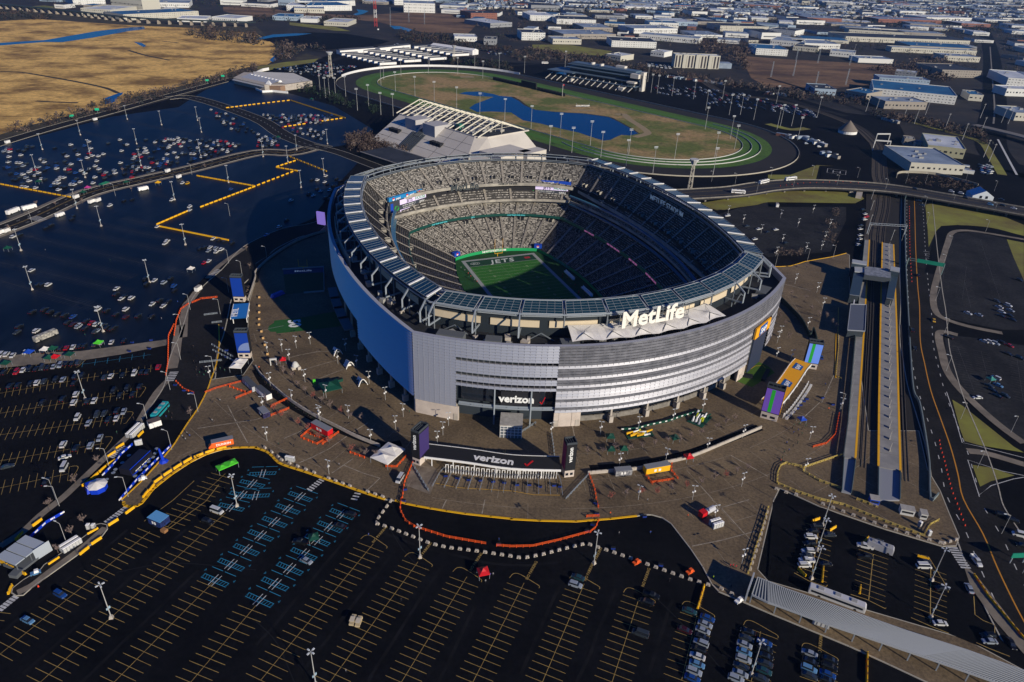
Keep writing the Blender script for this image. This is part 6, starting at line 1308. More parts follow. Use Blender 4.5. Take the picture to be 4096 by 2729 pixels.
for s_, c_, lb in (('43:1070,545', oran, 'orange and red tractor beside the concrete blocks'), ('43:1530,625', oran, 'orange low trailer frame beside the concrete blocks'), ('43:1950,875', white, 'small white utility vehicle at the end of the ribbed canopy'), ('41:310,635', carm['c'], 'small light blue cart on the traffic island'), ('31:1280,1385', white, 'small white shuttle cart beside the blue fence')):
    t = thing('utility_vehicle', lb, 'vehicle', (*P1(s_), gz(P1(s_))), .6); MB().box((0, 0, .35), (3, 1.5, .6), 0).build('chassis', c_, t); MB().box((.3, 0, .95), (1.4, 1.3, .9), 0, top=.8).build('cab', c_ if c_ != carm['c'] else white, t)
    for x in (-1, 1):
        for y in (-.75, .75): MB().tube((x, y-.1, .35), (x, y+.1, .35), .36, 8).build('wheel', tyre, t)
# ---- portable toilets
pt_m = mat('toilet_grey', (.30, .31, .33), .6)
def mk_toilet():
    t = thing('portable_toilet', '', 'toilet', group='portable toilets'); MB().box((0, 0, 0), (1.2, 1.2, 2.2), 0).build('cabin', pt_m, t); MB().box((0, 0, 2.2), (1.25, 1.25, .18), 0, top=.7).build('roof', white, t); MB().box((0, -.62, .2), (.8, .05, 1.8), 0).build('door', MAT['pale_barrier'], t); return t
KP = Kind(mk_toilet)
def toilets(a, b, n, wh, two=False):
    A, B = P1(a), P1(b)
    for k in range(n):
        p = A+(B-A)*k/max(1, n-1); KP.put((*p, gz(p)), ang(A, B), 'grey portable toilet with pale roof '+wh)
        if two: q = p+Vector((-(B-A).normalized().y, (B-A).normalized().x))*1.9; KP.put((*q, gz(q)), ang(A, B)+pi, 'grey portable toilet with pale roof '+wh)
toilets('43:1735,245', '43:1800,225', 4, 'behind the tanker truck', True); toilets('44:395,1060', '44:505,1100', 4, 'below the ribbed canopy'); toilets('41:560,450', '41:690,370', 6, 'on the traffic island', True); toilets('31:1185,1010', '31:1280,920', 8, 'beside the tan sidewalk', True)
toilets('32:280,1215', '32:335,1225', 4, 'inside the yellow kerb'); toilets('31:1225,1075', '31:1265,1065', 3, 'behind the stage truck'); toilets('41:765,245', '41:810,245', 2, 'at the island tip'); toilets('44:1300,225', '44:1305,222', 1, 'beside the pay booths'); toilets('44:1380,305', '44:1385,305', 1, 'inside the corner of the fence')
# ---- tents
def tent(s_, w, d, h, mt, lb, rz=0.0, z=None, peaks=1, pk=1.4):
    p = P1(s_) if isinstance(s_, str) else s_; t = thing('canopy_tent', lb, 'tent', (*p, gz(p) if z is None else z), rz); mb = MB()
    for k in range(peaks):
        x0, x1 = -w/2+w*k/peaks, -w/2+w*(k+1)/peaks; c = ((x0+x1)/2, 0, h+pk); q = [(x0, -d/2, h), (x1, -d/2, h), (x1, d/2, h), (x0, d/2, h)]
        mid_ = [((q[i][0]*.45+c[0]*.55), q[i][1]*.45, h+pk*.38) for i in range(4)]
        for i in range(4): j = (i+1) % 4; mb.add([q[i], q[j], mid_[j], mid_[i], c], [(0, 1, 2, 3), (3, 2, 4)])
        for i in range(4): j = (i+1) % 4; a_, b_ = q[i], q[j]; mb.add([a_, b_, (*b_[:2], h-.35), (*a_[:2], h-.35)], [(3, 2, 1, 0)])
    mb.build('canopy', mt, t); mb = MB()
    for x in (-w/2+.1, w/2-.1):
        for y in (-d/2+.1, d/2-.1): mb.box((x, y, 0), (.12, .12, h), 0)
    mb.build('legs', steel, t); return t
dgr = mat('team_green_canvas', (.004, .055, .035), .6)
tent('32:1185,1200', 12, 9, 3, cloth, 'large white twin peaked marquee beside the left screen tower', radians(62), peaks=2); tent('31:2145,385', 9, 6, 3, cloth, 'white twin peaked marquee below the left gate tower', radians(88), peaks=2)
tent('32:670,590', 9, 9, 3, dgr, 'big dark green four point tent with round emblems on the left plaza', .5, pk=2.2); tent('32:245,340', 3, 3, 2.2, red, 'small red canopy on the left plaza', .3); tent('33:1575,1215', 3.4, 3.4, 2.4, red, 'small red canopy tent against the curved plaza wall', .3)
tent('33:875,1030', 3.6, 3.6, 2.2, dgr, 'small dark green tent left of the inflatables', .1); tent('33:880,1145', 3.4, 3.4, 2.2, dgr, 'small dark green tent with emblem among the bare trees', .1); tent('33:995,1140', 3.4, 3.4, 2.2, green, 'bright green tent among the bare trees', .1); tent('33:1450,1040', 3.6, 3.6, 2.2, dgr, 'dark green tent right of the inflatables', .4)
tent('31:2040,1290', 8, 3.6, 2.6, lime, 'bright lime green canopy tent in the lower left lot', ra('31:1970,1330', '31:2110,1270'), peaks=2, pk=.7); tent('42:1955,650', 3.8, 3.8, 2.4, red, 'bright red canopy tent with people around it in the lower lot', .3)
t_ = tent('42:500,350', 3.6, 3.6, 2.3, dgr, 'dark green tailgate tent beside the black pickup', .4); tent('34:295,875', 3.2, 3.2, 2.3, blue, 'small royal blue canopy on the right plaza', .3); tent('34:1985,510', 3.4, 3.4, 2.4, mat('teal_canvas', (.04, .22, .18), .7), 'teal tailgate canopy between parked cars at right', .3)
for s_, m_, lb in (('31:270,270', blue, 'blue tailgate tent on the tan strip'), ('31:410,245', cloth, 'white tailgate tent on the tan strip'), ('31:480,238', green, 'green tailgate tent beside the white one'), ('31:890,185', lime, 'lime tailgate tent above the tan strip'), ('31:450,320', green, 'green tailgate tent below the tan strip'), ('31:500,315', red, 'red tailgate tent below the tan strip'), ('31:630,290', dgr, 'dark green tent with white stripe on the tan strip'), ('31:60,370', dgr, 'dark green tent at the left end of the tan strip'), ('21:75,790', green, 'bright green tailgate tent at the left of the big lot'), ('21:1715,975', cloth, 'white tailgate tent beside a green flag'), ('21:1420,200', yel, 'yellow tailgate tent beside the boulevard crossing'), ('21:1135,195', green, 'green tailgate tent on the far side of the boulevard'), ('21:750,285', green, 'green tailgate tent on the boulevard kerb'), ('12:200,1245', green, 'green tent near the road junction'), ('12:500,900', green, 'green tent beside the barrier line near the racetrack'), ('21:350,190', green, 'green tailgate tent in the far left cluster'), ('21:790,245', mat('pink_canvas', (.5, .05, .25), .7), 'pink tailgate tent beside the boulevard')): tent(s_, 3.6, 3.6, 2.3, m_, lb, hm)
tent('21:940,210', 8, 4, 2.6, mat('green_roof_marquee', (.02, .2, .1), .7), 'long green and white tailgate marquee beside the boulevard', ang(bv[2], bv[10]), peaks=2, pk=.8)
# stage tent with three white roof strips, lower left
t = thing('stage_roof', 'stage with three pale roof strips at the lower left edge', 'stage', (*P1('41:200,500'), -.2), ra('41:30,440', '41:190,530')+.1)
for k in range(3): MB().box((0, -3.6+k*3.8, 3.6), (9, 3.4, .4), 0).build('roof_strip', mat('strip_grey', (.36, .40, .44), .6), t)
mb = MB(); 
for x in (-4.3, 4.3):
    for y in (-5, 0, 6): mb.box((x, y, 0), (.3, .3, 3.6), 0)
mb.box((1, 0, 0), (8, 10, .8), 0).box((4.5, -6, 0), (3, 3, 1.4), .2); mb.build('stage_floor', MAT['hut_grey'], t); MB().quad((4.9, 1, 0), (5.8, 6.5, 0), (5.4, 6.5, 4.4), (4.6, 1, 4.4)).quad((4.6, 1, 4.4), (5.4, 6.5, 4.4), (5.8, 6.5, 0), (4.9, 1, 0)).build('side_sail', MAT['strip_grey'], t)
t = thing('beer_tent', 'white topped round bar tent with blue front beside the blue fence', 'tent', (*P1('31:880,1470'), -.1), .5); MB().tube((0, 0, 0), (0, 0, 2.4), 3.4, 8).build('blue_counter', mat('beer_blue', (.005, .04, .5), .5), t); MB().tube((0, 0, 2.4), (0, 0, 3.6), 3.8, 8, .3).build('white_top', cloth, t)
for s_, r_, lb in (('31:820,1470', 2.2, 'blue inflatable arch beside the bar tent'),): tag(MB().box((*P1(s_), -.1), (4, 5, 2.6), .7, top=.7).build('inflatable', MAT['beer_blue']), lb, 'inflatable')
t = thing('inflatable_mascot_stand', 'tall blue inflatable tube with pointed feet at the corner of the blue fence', 'inflatable', (*P1('31:1465,1225'), .1)); MB().tube((0, 0, 0), (0, 0, .9), 2.0, 7, 1.1).build('base', MAT['beer_blue'], t); MB().tube((0, 0, .9), (-.6, 0, 6.5), .7, 8, .35).build('tube', MAT['beer_blue'], t)
def mk_table():
    t = thing('bar_table', '', 'table', group='round bar tables in the fan area'); MB().tube((0, 0, 0), (0, 0, 1), .08, 6).build('stem', dsteel, t); MB().tube((0, 0, 1), (0, 0, 1.06), .8, 10).build('table_top', steel, t); return t
KTb = Kind(mk_table)
for s_ in '1405,1125 1395,1165 1375,1200 1335,1240 1305,1280 1260,1315 1215,1370 1160,1185 1040,1310 1020,1340 960,1400 1100,1250'.split(): KTb.put((*P1('31:'+s_), -.1), 0, 'small round grey bar table beside the stage truck')
for s_, lb in (('31:930,1345 31:1040,1230 31:1090,1160 31:1190,1075', 'blue and white banner fence on the left side of the fan area'), ('31:1080,1568 31:1230,1390 31:1400,1220 31:1535,1085', 'blue and white banner fence on the right side of the fan area'), ('41:250,340 41:400,200 41:540,120', 'blue and white banner fence near the stage roof')):
    pts = P(' '.join(x for x in s_.split())); t = thing('banner_fence', lb, 'fence', (0, 0, -.1)); MB().wall(pts, .15, 0, 1.2).build('blue_banner', MAT['beer_blue'], t); mb = MB()
    for c, h in sample(pts, 3.5): mb.box((*c, .35), (1.6, .22, .6), h)
    mb.build('white_patch', white, t)
# curved shade shells on the left plaza
for s_, lb, m_ in (('32:720,250', 'white arched shade shell over a green float, farthest of three', green), ('32:830,365', 'white arched shade shell over a white car, middle of three', white), ('32:940,520', 'white arched shade shell over a dark car, nearest of three', carm['g'])):
    t = thing('shade_shell', lb, 'shelter', (*P1(s_), .1), .55); mb = MB(); n = 8; g_ = [[(4.6*(u-.5)*(1-.55*v), 3.2*(v-.5)*2*1.0, .2+3.6*sin(pi*u)*(1-.5*v)) for v in [j/4 for j in range(5)]] for u in [i/n for i in range(n+1)]]
    for i in range(n):
        for j in range(4): mb.quad(g_[i][j], g_[i+1][j], g_[i+1][j+1], g_[i][j+1])
    mb.build('shell', cloth, t); mb = MB()
    for i in range(n): mb.beam(g_[i][0], g_[i+1][0], .35, .35)
    mb.build('front_rim', white, t); b, g2, r = car_parts('suv'); MB().add(b.v, b.f).add(r.v, r.f).build('display', m_, t)
t = thing('dumpster', 'dark green open container on the left plaza', 'container', (*P1('32:730,510'), .1), .5); MB().box((0, 0, 0), (5, 1.8, 1.4), 0, top=1.05).build('box', dgr, t); MB().box((0, 0, 1.0), (4.7, 1.5, .45), 0).build('contents', dark, t)
tag(MB().box((*P1('32:525,530'), .1), (1.2, .4, 2.6), .2).build('lime_board', lime), 'lime green upright board beside the green tent', 'sign')
t = thing('arch_frame', 'pale square arch frame on the left plaza', 'frame', (*P1('32:160,360'), .1), .3); MB().box((-1.4, 0, 0), (.5, .8, 3), 0).box((1.4, 0, 0), (.5, .8, 3), 0).box((0, 0, 3), (3.4, .9, .8), 0).build('posts', MAT['pale_barrier'], t)
t = thing('inflatable_helmet', 'silver inflatable dome on the left plaza', 'inflatable', (*P1('32:355,390'), .1), .3); MB().tube((0, 0, 1.4), (0, 0, 3.4), 2.0, 10, 1.1).tube((0, 0, 3.4), (0, 0, 4.0), 1.1, 10, .1).build('dome', MAT['pale_barrier'], t); MB().box((1.6, -1.2, 0), (1.6, 1.8, 1.6), .4).box((-1, -.8, 0), (2, 1.6, 1.3), .4).build('base', conc, t)
# inflatable games
def inflat(s_, L, W_, rz, cols, lb):
    t = thing('inflatable_game', lb, 'inflatable', (*P1(s_), .1), rz); MB().box((0, 0, 0), (L, W_, .3), 0).build('mat', dgr, t)
    for k in range(16):
        c = random.choice(cols); x = random.uniform(-.42, .42)*L; y = random.uniform(-.36, .36)*W_; MB().tube((x-1.4, y, .8), (x+1.4, y+random.uniform(-.8, .8), random.uniform(.8, 1.6)), .55, 7, .35).build('inflated_tube', c, t)
citron = mat('citron_vinyl', (.45, .50, .01), .5); vg = mat('grey_vinyl', (.45, .47, .5), .5)
inflat('33:1140,985', 12.5, 4.4, ra('33:1010,1010', '33:1290,975'), [yel, yel, citron, white, white], 'yellow and white inflatable game on a green mat'); inflat('33:1680,850', 11, 7.5, ra('33:1590,900', '33:1790,850')+.5, [citron, citron, vg, white, dgr], 'lime and grey inflatable slide game on a dark green mat')
t = thing('banner_wall', 'green sponsor banner wall behind the inflatables', 'fence', (0, 0, .1)); pts = P('33:990,945 1110,940 1230,905 1400,870 1510,830 1700,775'); MB().wall(pts, .2, 0, 1.3).build('banner', dgr, t); mb = MB()
for c, h in sample(pts, 3.2): mb.box((*c, .4), (1.1, .28, .6), h)
mb.build('emblem', white, t)
# practice turf with goal post, 50 carpet, right turf
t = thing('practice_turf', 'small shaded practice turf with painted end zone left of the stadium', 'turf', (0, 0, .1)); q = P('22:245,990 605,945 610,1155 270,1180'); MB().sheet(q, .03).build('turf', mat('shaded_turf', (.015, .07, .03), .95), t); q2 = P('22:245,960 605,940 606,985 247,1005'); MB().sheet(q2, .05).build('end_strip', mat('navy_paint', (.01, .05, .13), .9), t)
place_text('MetLife', 3.6, (*((q2[0]+q2[1]+q2[2]+q2[3])/4-Vector((0, 1.3))), .07), (*(q2[1]-q2[0]), 0), (-(q2[1]-q2[0]).y, (q2[1]-q2[0]).x, 0), lblue, t, 'painted_lettering', depth=.02, bold=.02); MB().wall(P('22:240,965 605,942'), .25, 0, 1).wall(P('22:430,1175 610,1160'), .25, 0, 1).wall(P('22:608,945 612,1160'), .25, 0, 1).build('low_rail', steel, t)
gp = P1('22:425,960'); mb = MB().tube((0, 0, 0), (0, 0, 2), .15).tube((-2.8, 0, 2), (2.8, 0, 2), .13).tube((-2.8, 0, 2), (-2.8, 0, 7), .12).tube((2.8, 0, 2), (2.8, 0, 7), .12).build('goal_post', yel); mb.location = (*gp, .1); tag(mb, 'yellow goal post at the shaded practice turf', 'goal post')
t = thing('number_carpet', 'dark green carpet with a large white fifty on the left plaza', 'carpet', (0, 0, .1)); MB().sheet(P('22:105,1495 120,1465 160,1440 165,1420 395,1395 800,1320 830,1460 480,1505 185,1535 180,1520 130,1520'), .03).build('carpet', mat('carpet_green', (.015, .10, .02), .95), t)
a, b = P1('22:285,1410'), P1('22:300,1500'); e = Vector((*(b-a), 0)).normalized(); n_ = Vector((-e.y, e.x, 0)); c = P1('22:295,1450'); place_text('50', 9, Vector((*c, .06)), e, n_, white, t, 'number', depth=.03, bold=.04); MB().ribbon(P('22:110,1492 250,1465'), .25, .05).build('stripe', bd, t)
t = thing('blue_inflatable_slide', 'long royal blue inflatable beside the practice turf', 'inflatable', (*P1('22:195,1195'), .1), ra('22:140,1210', '22:260,1160')); MB().box((0, 0, 0), (9, 2.6, 2), 0, top=.8).build('slide', blue, t)
t = thing('play_turf', 'bright green turf pitch with dark inflatables beside the right gate', 'turf', (0, 0, .1)); MB().sheet(P('33:2000,500 2190,325 2294,370 34:60,430 33:2150,560'), .04).build('turf', mat('play_green', (.06, .13, .012), .95), t); MB().ribbon(P('33:2090,430 2180,370 2250,365 2270,390'), .25, .06).build('line', yel, t); MB().box((*P1('33:2100,465'), .05), (6, 3, 1.2), -.3).box((*P1('33:2270,460'), .05), (2, 12, 1.2), -.5).build('ramps', dark, t)
# ================================================================ LIGHTS, RAILWAY, BARRIERS, TREES, PEOPLE
pole_m = mat('galvanised_pole', (.40, .40, .39), .5); lampw = mat('lamp_housing', (.55, .58, .6), .4)
def mk_lot():
    t = thing('light_tower', '', 'light pole'); MB().box((0, 0, 0), (1.3, 1.3, 1.2), 0, top=.55).build('concrete_base', MAT['pale_concrete'], t); MB().tube((0, 0, 1), (0, 0, 15), .17, 8, .10).build('pole', pole_m, t)
    for a in range(4): x, y = cos(a*pi/2+.5), sin(a*pi/2+.5); MB().beam((0, 0, 14.8), (x*.8, y*.8, 15), .1, .1).box((x*.95, y*.95, 14.8), (.75, .45, .25), a*pi/2+.5).build('lamp_head', lampw, t)
    MB().box((.4, 0, 4.4), (.6, .2, .9), .6).box((-.4, .1, 3.6), (.5, .2, .8), .6).build('number_sign', mat('sign_pale_blue', (.3, .42, .5), .5), t); return t
KL = Kind(mk_lot)
for s_, wh in (('41:958,1012 42:515,1590 42:1412,492 43:705,545 43:2060,1500', 'in the lower lots'), ('21:290,1140 21:925,1515 21:1340,1075 21:190,790 21:908,570 21:1663,738 21:1565,335 21:690,412 21:2048,180 21:765,135 31:765,665 11:325,1540 11:380,1340 11:720,1210 11:810,1395 11:1140,1070 11:1225,1290 11:1265,1485 11:1448,1120 11:1770,1080 11:1795,1390 11:1805,1185 12:285,1450 12:610,1568 12:65,1405 12:365,1345 22:405,225 12:640,1290', 'in the left lots'), ('44:465,225 44:420,435 44:370,680 44:1405,695 44:1398,1015', 'in the lot above the ribbed canopy'), ('41:2040,50', 'between the blue bays')):
    for p in P(s_): KL.put((*p, gz(p)), random.uniform(0, 1), 'tall four headed light pole %s' % wh, 'parking lot light poles')
def mk_plz():
    t = thing('plaza_lamp', '', 'lamp post'); MB().tube((0, 0, 0), (0, 0, 7.2), .09, 8, .07).build('pole', pole_m, t)
    for s_ in (-1, 1): MB().box((s_*.75, 0, 7.1), (.9, .35, .18), 0).build('lamp_head', lampw, t)
    MB().box((.35, -.1, 4.2), (.55, .4, .7), .2).box((-.3, .1, 3.5), (.55, .4, .7), -.2).build('speaker_box', white, t); return t
KZ = Kind(mk_plz)
for s_, wh in (('32:235,240 105,265 362,210 487,175 300,330 440,515 630,655 575,860 830,840 1015,530 1160,675 1320,825 1250,935 735,350 805,235 905,385 32:65,760 32:130,545 32:325,700 32:565,840', 'on the left plaza'), ('32:100,1040 32:655,1340 32:1625,1075 32:1675,990 32:1725,905 32:1030,1060 31:1885,480', 'on the near plaza'), ('33:350,995 790,985 1130,940 1440,870 1705,780 960,1275 1375,1230 1745,1135 2065,1015 2055,1450 1615,1568 33:1130,1568 43:1740,170 43:1975,550', 'on the right part of the plaza'), ('34:370,1030 325,1320 80,165 70,310 24:240,1090 435,1170 485,1310 350,1490 100,1568 34:640,770 34:200,330', 'on the plaza beside the station'), ('24:110,500 265,580 400,455 125,725 70,840 335,800 475,785 505,700 550,585 23:2070,545 2230,635 23:1935,460', 'in the shaded lot behind the stadium')):
    for p in P(s_): KZ.put((*p, gz(p)), random.uniform(-.5, .5), 'slim twin headed lamp post %s' % wh, 'plaza lamp posts')
def mk_arm():
    t = thing('street_lamp', '', 'street lamp'); MB().tube((0, 0, 0), (0, 0, 9.5), .09, 7, .07).build('pole', pole_m, t); MB().beam((0, 0, 9.5), (-1.8, 0, 10), .12, .12).build('arm', pole_m, t); MB().box((-2.2, 0, 9.9), (1.0, .4, .2), 0).build('lamp_head', lampw, t); return t
KA = Kind(mk_arm)
for s_, wh in (('34:1595,415 1725,845 2175,965 1875,1285 24:1195,710 1420,550 1950,620 1650,380 1400,400 2020,460 1620,770 1560,940 1500,1240 1580,1530 34:650,770', 'along the right hand highway'), ('24:15,180 215,265 385,160 605,250 790,180 1040,285 1220,230 1395,230 1755,205 2010,300 23:1780,215 1990,235 2180,325', 'along the overpass'), ('31:1325,870 980,1275 500,1560 1540,1120 1150,1540 1775,780 1620,310 1525,580 1920,430 41:575,375 41:510,50 21:2050,905 2170,1010 2050,1165 1705,1320 1975,1360 1630,1500 21:690,412 1720,110 1035,300 290,550 2060,480', 'along the left hand ring road'), ('24:65,930 350,890 580,860 22:100,880', 'behind the stadium'), ('44:2010,290 44:2190,630', 'at the right edge')):
    for p in P(s_): KA.put((*p, gz(p) if 'over' not in wh else 4.5), random.uniform(-.4, .4), 'curved arm street lamp %s' % wh, 'street lamps')
def mk_trk():
    t = thing('track_floodlight', '', 'floodlight'); MB().tube((0, 0, 0), (0, 0, 26), .26, 7, .15).build('mast', pole_m, t); mb = MB()
    for z in (25, 26.2): mb.box((0, 0, z), (3.8, .4, .45), 0)
    mb.build('lamp_rack', lampw, t); return t
KF = Kind(mk_trk)
for s_, wh in (('12:575,810 625,880 660,860 715,880 805,865 910,990 1010,950 1120,1030 1230,1040', 'along the near left of the racetrack'), ('12:1120,765 1145,715 1250,820 1300,680 1425,865 1545,660 1598,915 1808,670 1798,970 2032,705 2005,1030 2228,1085 1555,585 1960,600 2178,625', 'round the left half of the infield'), ('13:170,1155 430,1230 700,1305 1045,1385 1455,1428 1815,1410 1730,1160 1955,1245 1992,1340 335,1355 535,1370 795,1410 1020,1490 1260,1560 1800,1568', 'round the right half of the infield'), ('13:110,655 475,600 1215,735 1245,830 1300,840 1432,860 1625,890 1735,990 1945,1030 2165,1075 2045,1030 1885,890 14:80,1160 110,1130 210,1130 265,1255 440,1050 70,940', 'beside the racing car parks')):
    for p in P(s_): KF.put((*p, -.1), .2, 'very tall floodlight mast %s' % wh, 'racetrack floodlights')
# lattice towers
def lattice(s_, h, w, m1, lb, nm='observation_tower', cat='tower', top=None, m2=None):
    t = thing(nm, lb, cat, (*P1(s_), -.2)); n = max(4, int(h/(w*1.3))); A = MB(); B = MB()
    for k in range(n):
        z0, z1 = h*k/n, h*(k+1)/n; mb = A if (k//max(1, n//5)) % 2 == 0 else B; f0 = 1-.35*(k/n); f1 = 1-.35*((k+1)/n)
        for i in range(4):
            a, b = pi/4+i*pi/2, pi/4+(i+1)*pi/2; p0 = (w*.6*f0*cos(a), w*.6*f0*sin(a), z0); p1 = (w*.6*f1*cos(a), w*.6*f1*sin(a), z1); q1 = (w*.6*f1*cos(b), w*.6*f1*sin(b), z1); q0 = (w*.6*f0*cos(b), w*.6*f0*sin(b), z0); r = w*.05; mb.beam(p0, p1, r, r); mb.beam(p0, q1, r*.7, r*.7); mb.beam(q0, p1, r*.7, r*.7)
    A.build('lattice_shaft', m1, t); (B.build('lattice_bands', m2 or m1, t))
    if top: MB().tube((0, 0, h), (0, 0, h+top), w*.5, 10, w*1.0).tube((0, 0, h+top), (0, 0, h+top+.6), w*1.05, 10).build('cabin', MAT['pale_barrier'], t)
cream = mat('tower_cream', (.58, .54, .45), .7)
lattice('23:1590,250', 24, 4, cream, 'cream lattice tower with flared top beside the near turn of the racetrack', top=4); lattice('12:675,695', 32, 5, cream, 'cream lattice tower left of the racetrack in the car park', top=4); lattice('12:1775,545', 22, 4, cream, 'cream lattice tower among the racehorse barns', top=3)
lattice('12:1075,240', 115, 7, mat('mast_red', (.5, .05, .04), .6), 'tall red and white radio mast beyond the marsh', 'radio_mast', 'mast', m2=white)
for s_ in '14:225,680 14:445,565 14:420,790 14:695,760 14:730,585 14:250,545 14:25,690 12:1205,160 12:1370,200 12:1510,165 12:1205,240 12:1370,145 12:1510,220 11:1430,80'.split(): lattice(s_, 26, 2.2, steel, 'thin grey lattice mast on the far brown fields', 'field_mast', 'mast')
for s_ in '14:875,1000 14:1310,1110 14:1410,1030 14:1585,1155 14:1905,1190 14:1740,1250 14:1930,1410 14:1225,1030 14:1980,1450 14:765,480 14:2090,1100 14:2150,1110 14:1900,1060 14:960,1010 14:25,90'.split():
    t = thing('utility_pole', 'tall bare utility pole beside the far right railway', 'pole', (*P1(s_), -.2), .3, 'utility poles'); MB().tube((0, 0, 0), (1.5, 0, 20), .35, 6, .2).build('pole', pole_m, t); MB().beam((-.5, 0, 18.6), (3.2, 0, 18.6), .25, .25).build('crossarm', pole_m, t)
t = thing('flag_pole', 'thin flag pole with a small flag beside the infield tote boards', 'flag', (*P1('13:450,865'), 0)); MB().tube((0, 0, 0), (0, 0, 17), .2, 6).build('pole', white, t); MB().box((1.2, 0, 15), (2.2, .1, 1.4), 0).build('flag', red, t)
# ---- station
conp = mat('platform_concrete', (.30, .29, .27), .85, noise=.12, col2=(.21, .205, .2), world=True)
def platform(lb, s1, s2):
    A, B = P(s1, 1.1), P(s2, 1.1); t = thing('rail_platform', lb, 'platform', (0, 0, .1)); poly = A+B[::-1]; MB().prism(poly, 0, 1.1).build('slab', conp, t)
    n = int((A[-1]-A[0]).length/11); mb = MB()
    for k in range(1, n): a = A[0]+(A[-1]-A[0])*k/n; b = B[0]+(B[-1]-B[0])*k/n; mb.ribbon([a, b], .25, 1.12)
    mb.build('slab_joint', MAT['old_concrete'], t); return t, A, B
t1, A1, B1 = platform('narrow left platform with one yellow edge', '24:865,695 34:790,70 34:720,880 34:680,1190', '24:912,695 34:862,70 34:815,820 34:785,1200')
ye = mat('platform_yellow', (.78, .40, .01), .7); MB().ribbon(P('24:908,695 34:858,70 34:783,1205', 1.1), .9, 1.14).build('yellow_edge', ye, t1)
t2, A2, B2 = platform('wide island platform with yellow edges on both sides', '24:1025,720 34:1008,0 34:992,800 34:990,1270', '24:1125,735 34:1150,0 34:1170,800 34:1185,1310')
MB().ribbon(P('24:1025,715 34:1008,0 34:995,700 34:990,1270', 1.1), .9, 1.14).ribbon(P('24:1125,735 34:1152,0 34:1172,800 34:1187,1320', 1.1), .9, 1.14).build('yellow_edge', ye, t2)
mb = MB(); hd = P('24:1080,760 34:1085,0 34:1085,800 34:1090,1230', 1.1)
for c, h in sample(hd, 9.5): mb.box((*c, 1.1), (1.6, .25, .9), h).box((*c, 1.1), (.15, .15, 4.2), h)
mb.build('bench_and_signs', MAT['tower_cream'], t2); mb = MB()
for c, h in sample(P('34:790,100 34:730,900', 1.1), 12): mb.box((*c, 1.1), (.12, .12, 3.6), h)
mb.build('platform_lamp', pole_m, t1); MB().wall(P('24:865,695 34:782,70 34:712,880 34:672,1190', 1.1), .12, 1.1, 2.2).build('railing', mat('teal_grey_rail', (.12, .18, .18), .6), t1)
for s_, lb in (('34:990,1275 1185,1315 1180,1568 985,1568', 'grey ramp at the near end of the island platform'), ('34:680,1190 785,1205 745,1510 660,1490', 'grey ramp at the near end of the left platform')): 
    o_ = MB().prism(P(s_, .8), 0, .8).build('platform_ramp', mat('ramp_grey', (.24, .25, .28), .7)); tag(o_, lb, 'ramp'); MB().wall(P(s_, .8)[1:3], .15, .8, 1.9).wall([P(s_, .8)[3], P(s_, .8)[0]], .15, .8, 1.9).build('railing', MAT['teal_grey_rail'], o_)
stg = mat('ribbed_grey_roof', (.17, .19, .23), .5); stw = mat('station_pale', (.36, .38, .40), .6)
def roofblock(nm, lb, cat, s_, z, th, mt, ribs=0, walls=None, par=None):
    q = P(s_, z); t = thing(nm, lb, cat, (0, 0, .1)) if par is None else par; MB().prism(q, z-th, z).build('roof', mt, t)
    if ribs:
        mb = MB()
        for k in range(ribs+1): f = k/ribs; a = q[0]+(q[1]-q[0])*f; b = q[3]+(q[2]-q[3])*f; mb.beam((*a, z+.05), (*b, z+.05), .12, .2)
        mb.build('roof_rib', MAT['teal_grey_rail'], t)
    cc = sum(q, Vector((0, 0)))/4; MB().prism([cc+(p-cc)*.93 for p in q], 0, z-th).build('walls', walls or MAT['dark_facade_wall'], t); return t
t = roofblock('station_building', 'station overbridge with two ribbed stair roofs across the tracks', 'station', '24:775,970 860,985 820,1195 732,1185', 6.5, .4, stg, 12)
roofblock('', '', '', '24:1100,1005 1165,1010 1125,1225 1062,1215', 6.5, .4, stg, 9, par=t); roofblock('', '', '', '24:775,935 870,940 862,985 778,975', 8, .8, stw, par=t)
q = P('24:865,930 1100,960 1100,1040 865,1010', 8.5); MB().prism(q, 5.6, 8.5).build('overbridge', mat('bridge_streaky', (.30, .32, .35), .6, noise=.5, col2=(.12, .13, .15)), t); MB().wall([q[3], q[2]], .3, 5.4, 8.6).build('overbridge_glazing', dsteel, t)
for s_ in ('24:755,868 888,890 885,915 755,895', '24:1098,930 1182,945 1180,978 1095,960'): MB().prism(P(s_, 10.5), 9.6, 10.5).build('lift_roof', stw, t); MB().prism([p for p in P(s_, 10.5)], 0, 9.6).build('lift_shaft', mat('lift_glass', (.05, .07, .09), .3), t)
t = roofblock('station_hall', 'flat grey roofed station hall beside the left platform', 'station', '24:740,1272 880,1278 868,1515 712,1505', 5.5, .5, mat('hall_slate', (.10, .115, .15), .7)); MB().wall(P('24:740,1272 880,1278 868,1515 712,1505', 5.5), .3, 5.5, 5.8, closed=True).build('roof_edge', stw, t)
tag(MB().wall(P('24:775,1230 765,1300 750,1380', 5), .5, 0, 5).build('white_sign_wall', white), 'row of narrow white boards beside the station hall', 'sign')
t = thing('rail_gantry', 'grey lattice gantry spanning the tracks above the station', 'gantry', (0, 0, .1)); a, b = P('24:885,640 1215,660'); mb = MB()
for p in (a, b): mb.box((*p, 0), (.5, .5, 9), 0)
mb.build('gantry_legs', steel, t); mb = MB(); n = 14
for z in (7.6, 9): mb.beam((*a, z), (*b, z), .25, .25)
for k in range(n): mb.beam((*(a+(b-a)*k/n), 7.6 if k % 2 else 9), (*(a+(b-a)*(k+1)/n), 9 if k % 2 else 7.6), .15, .15)
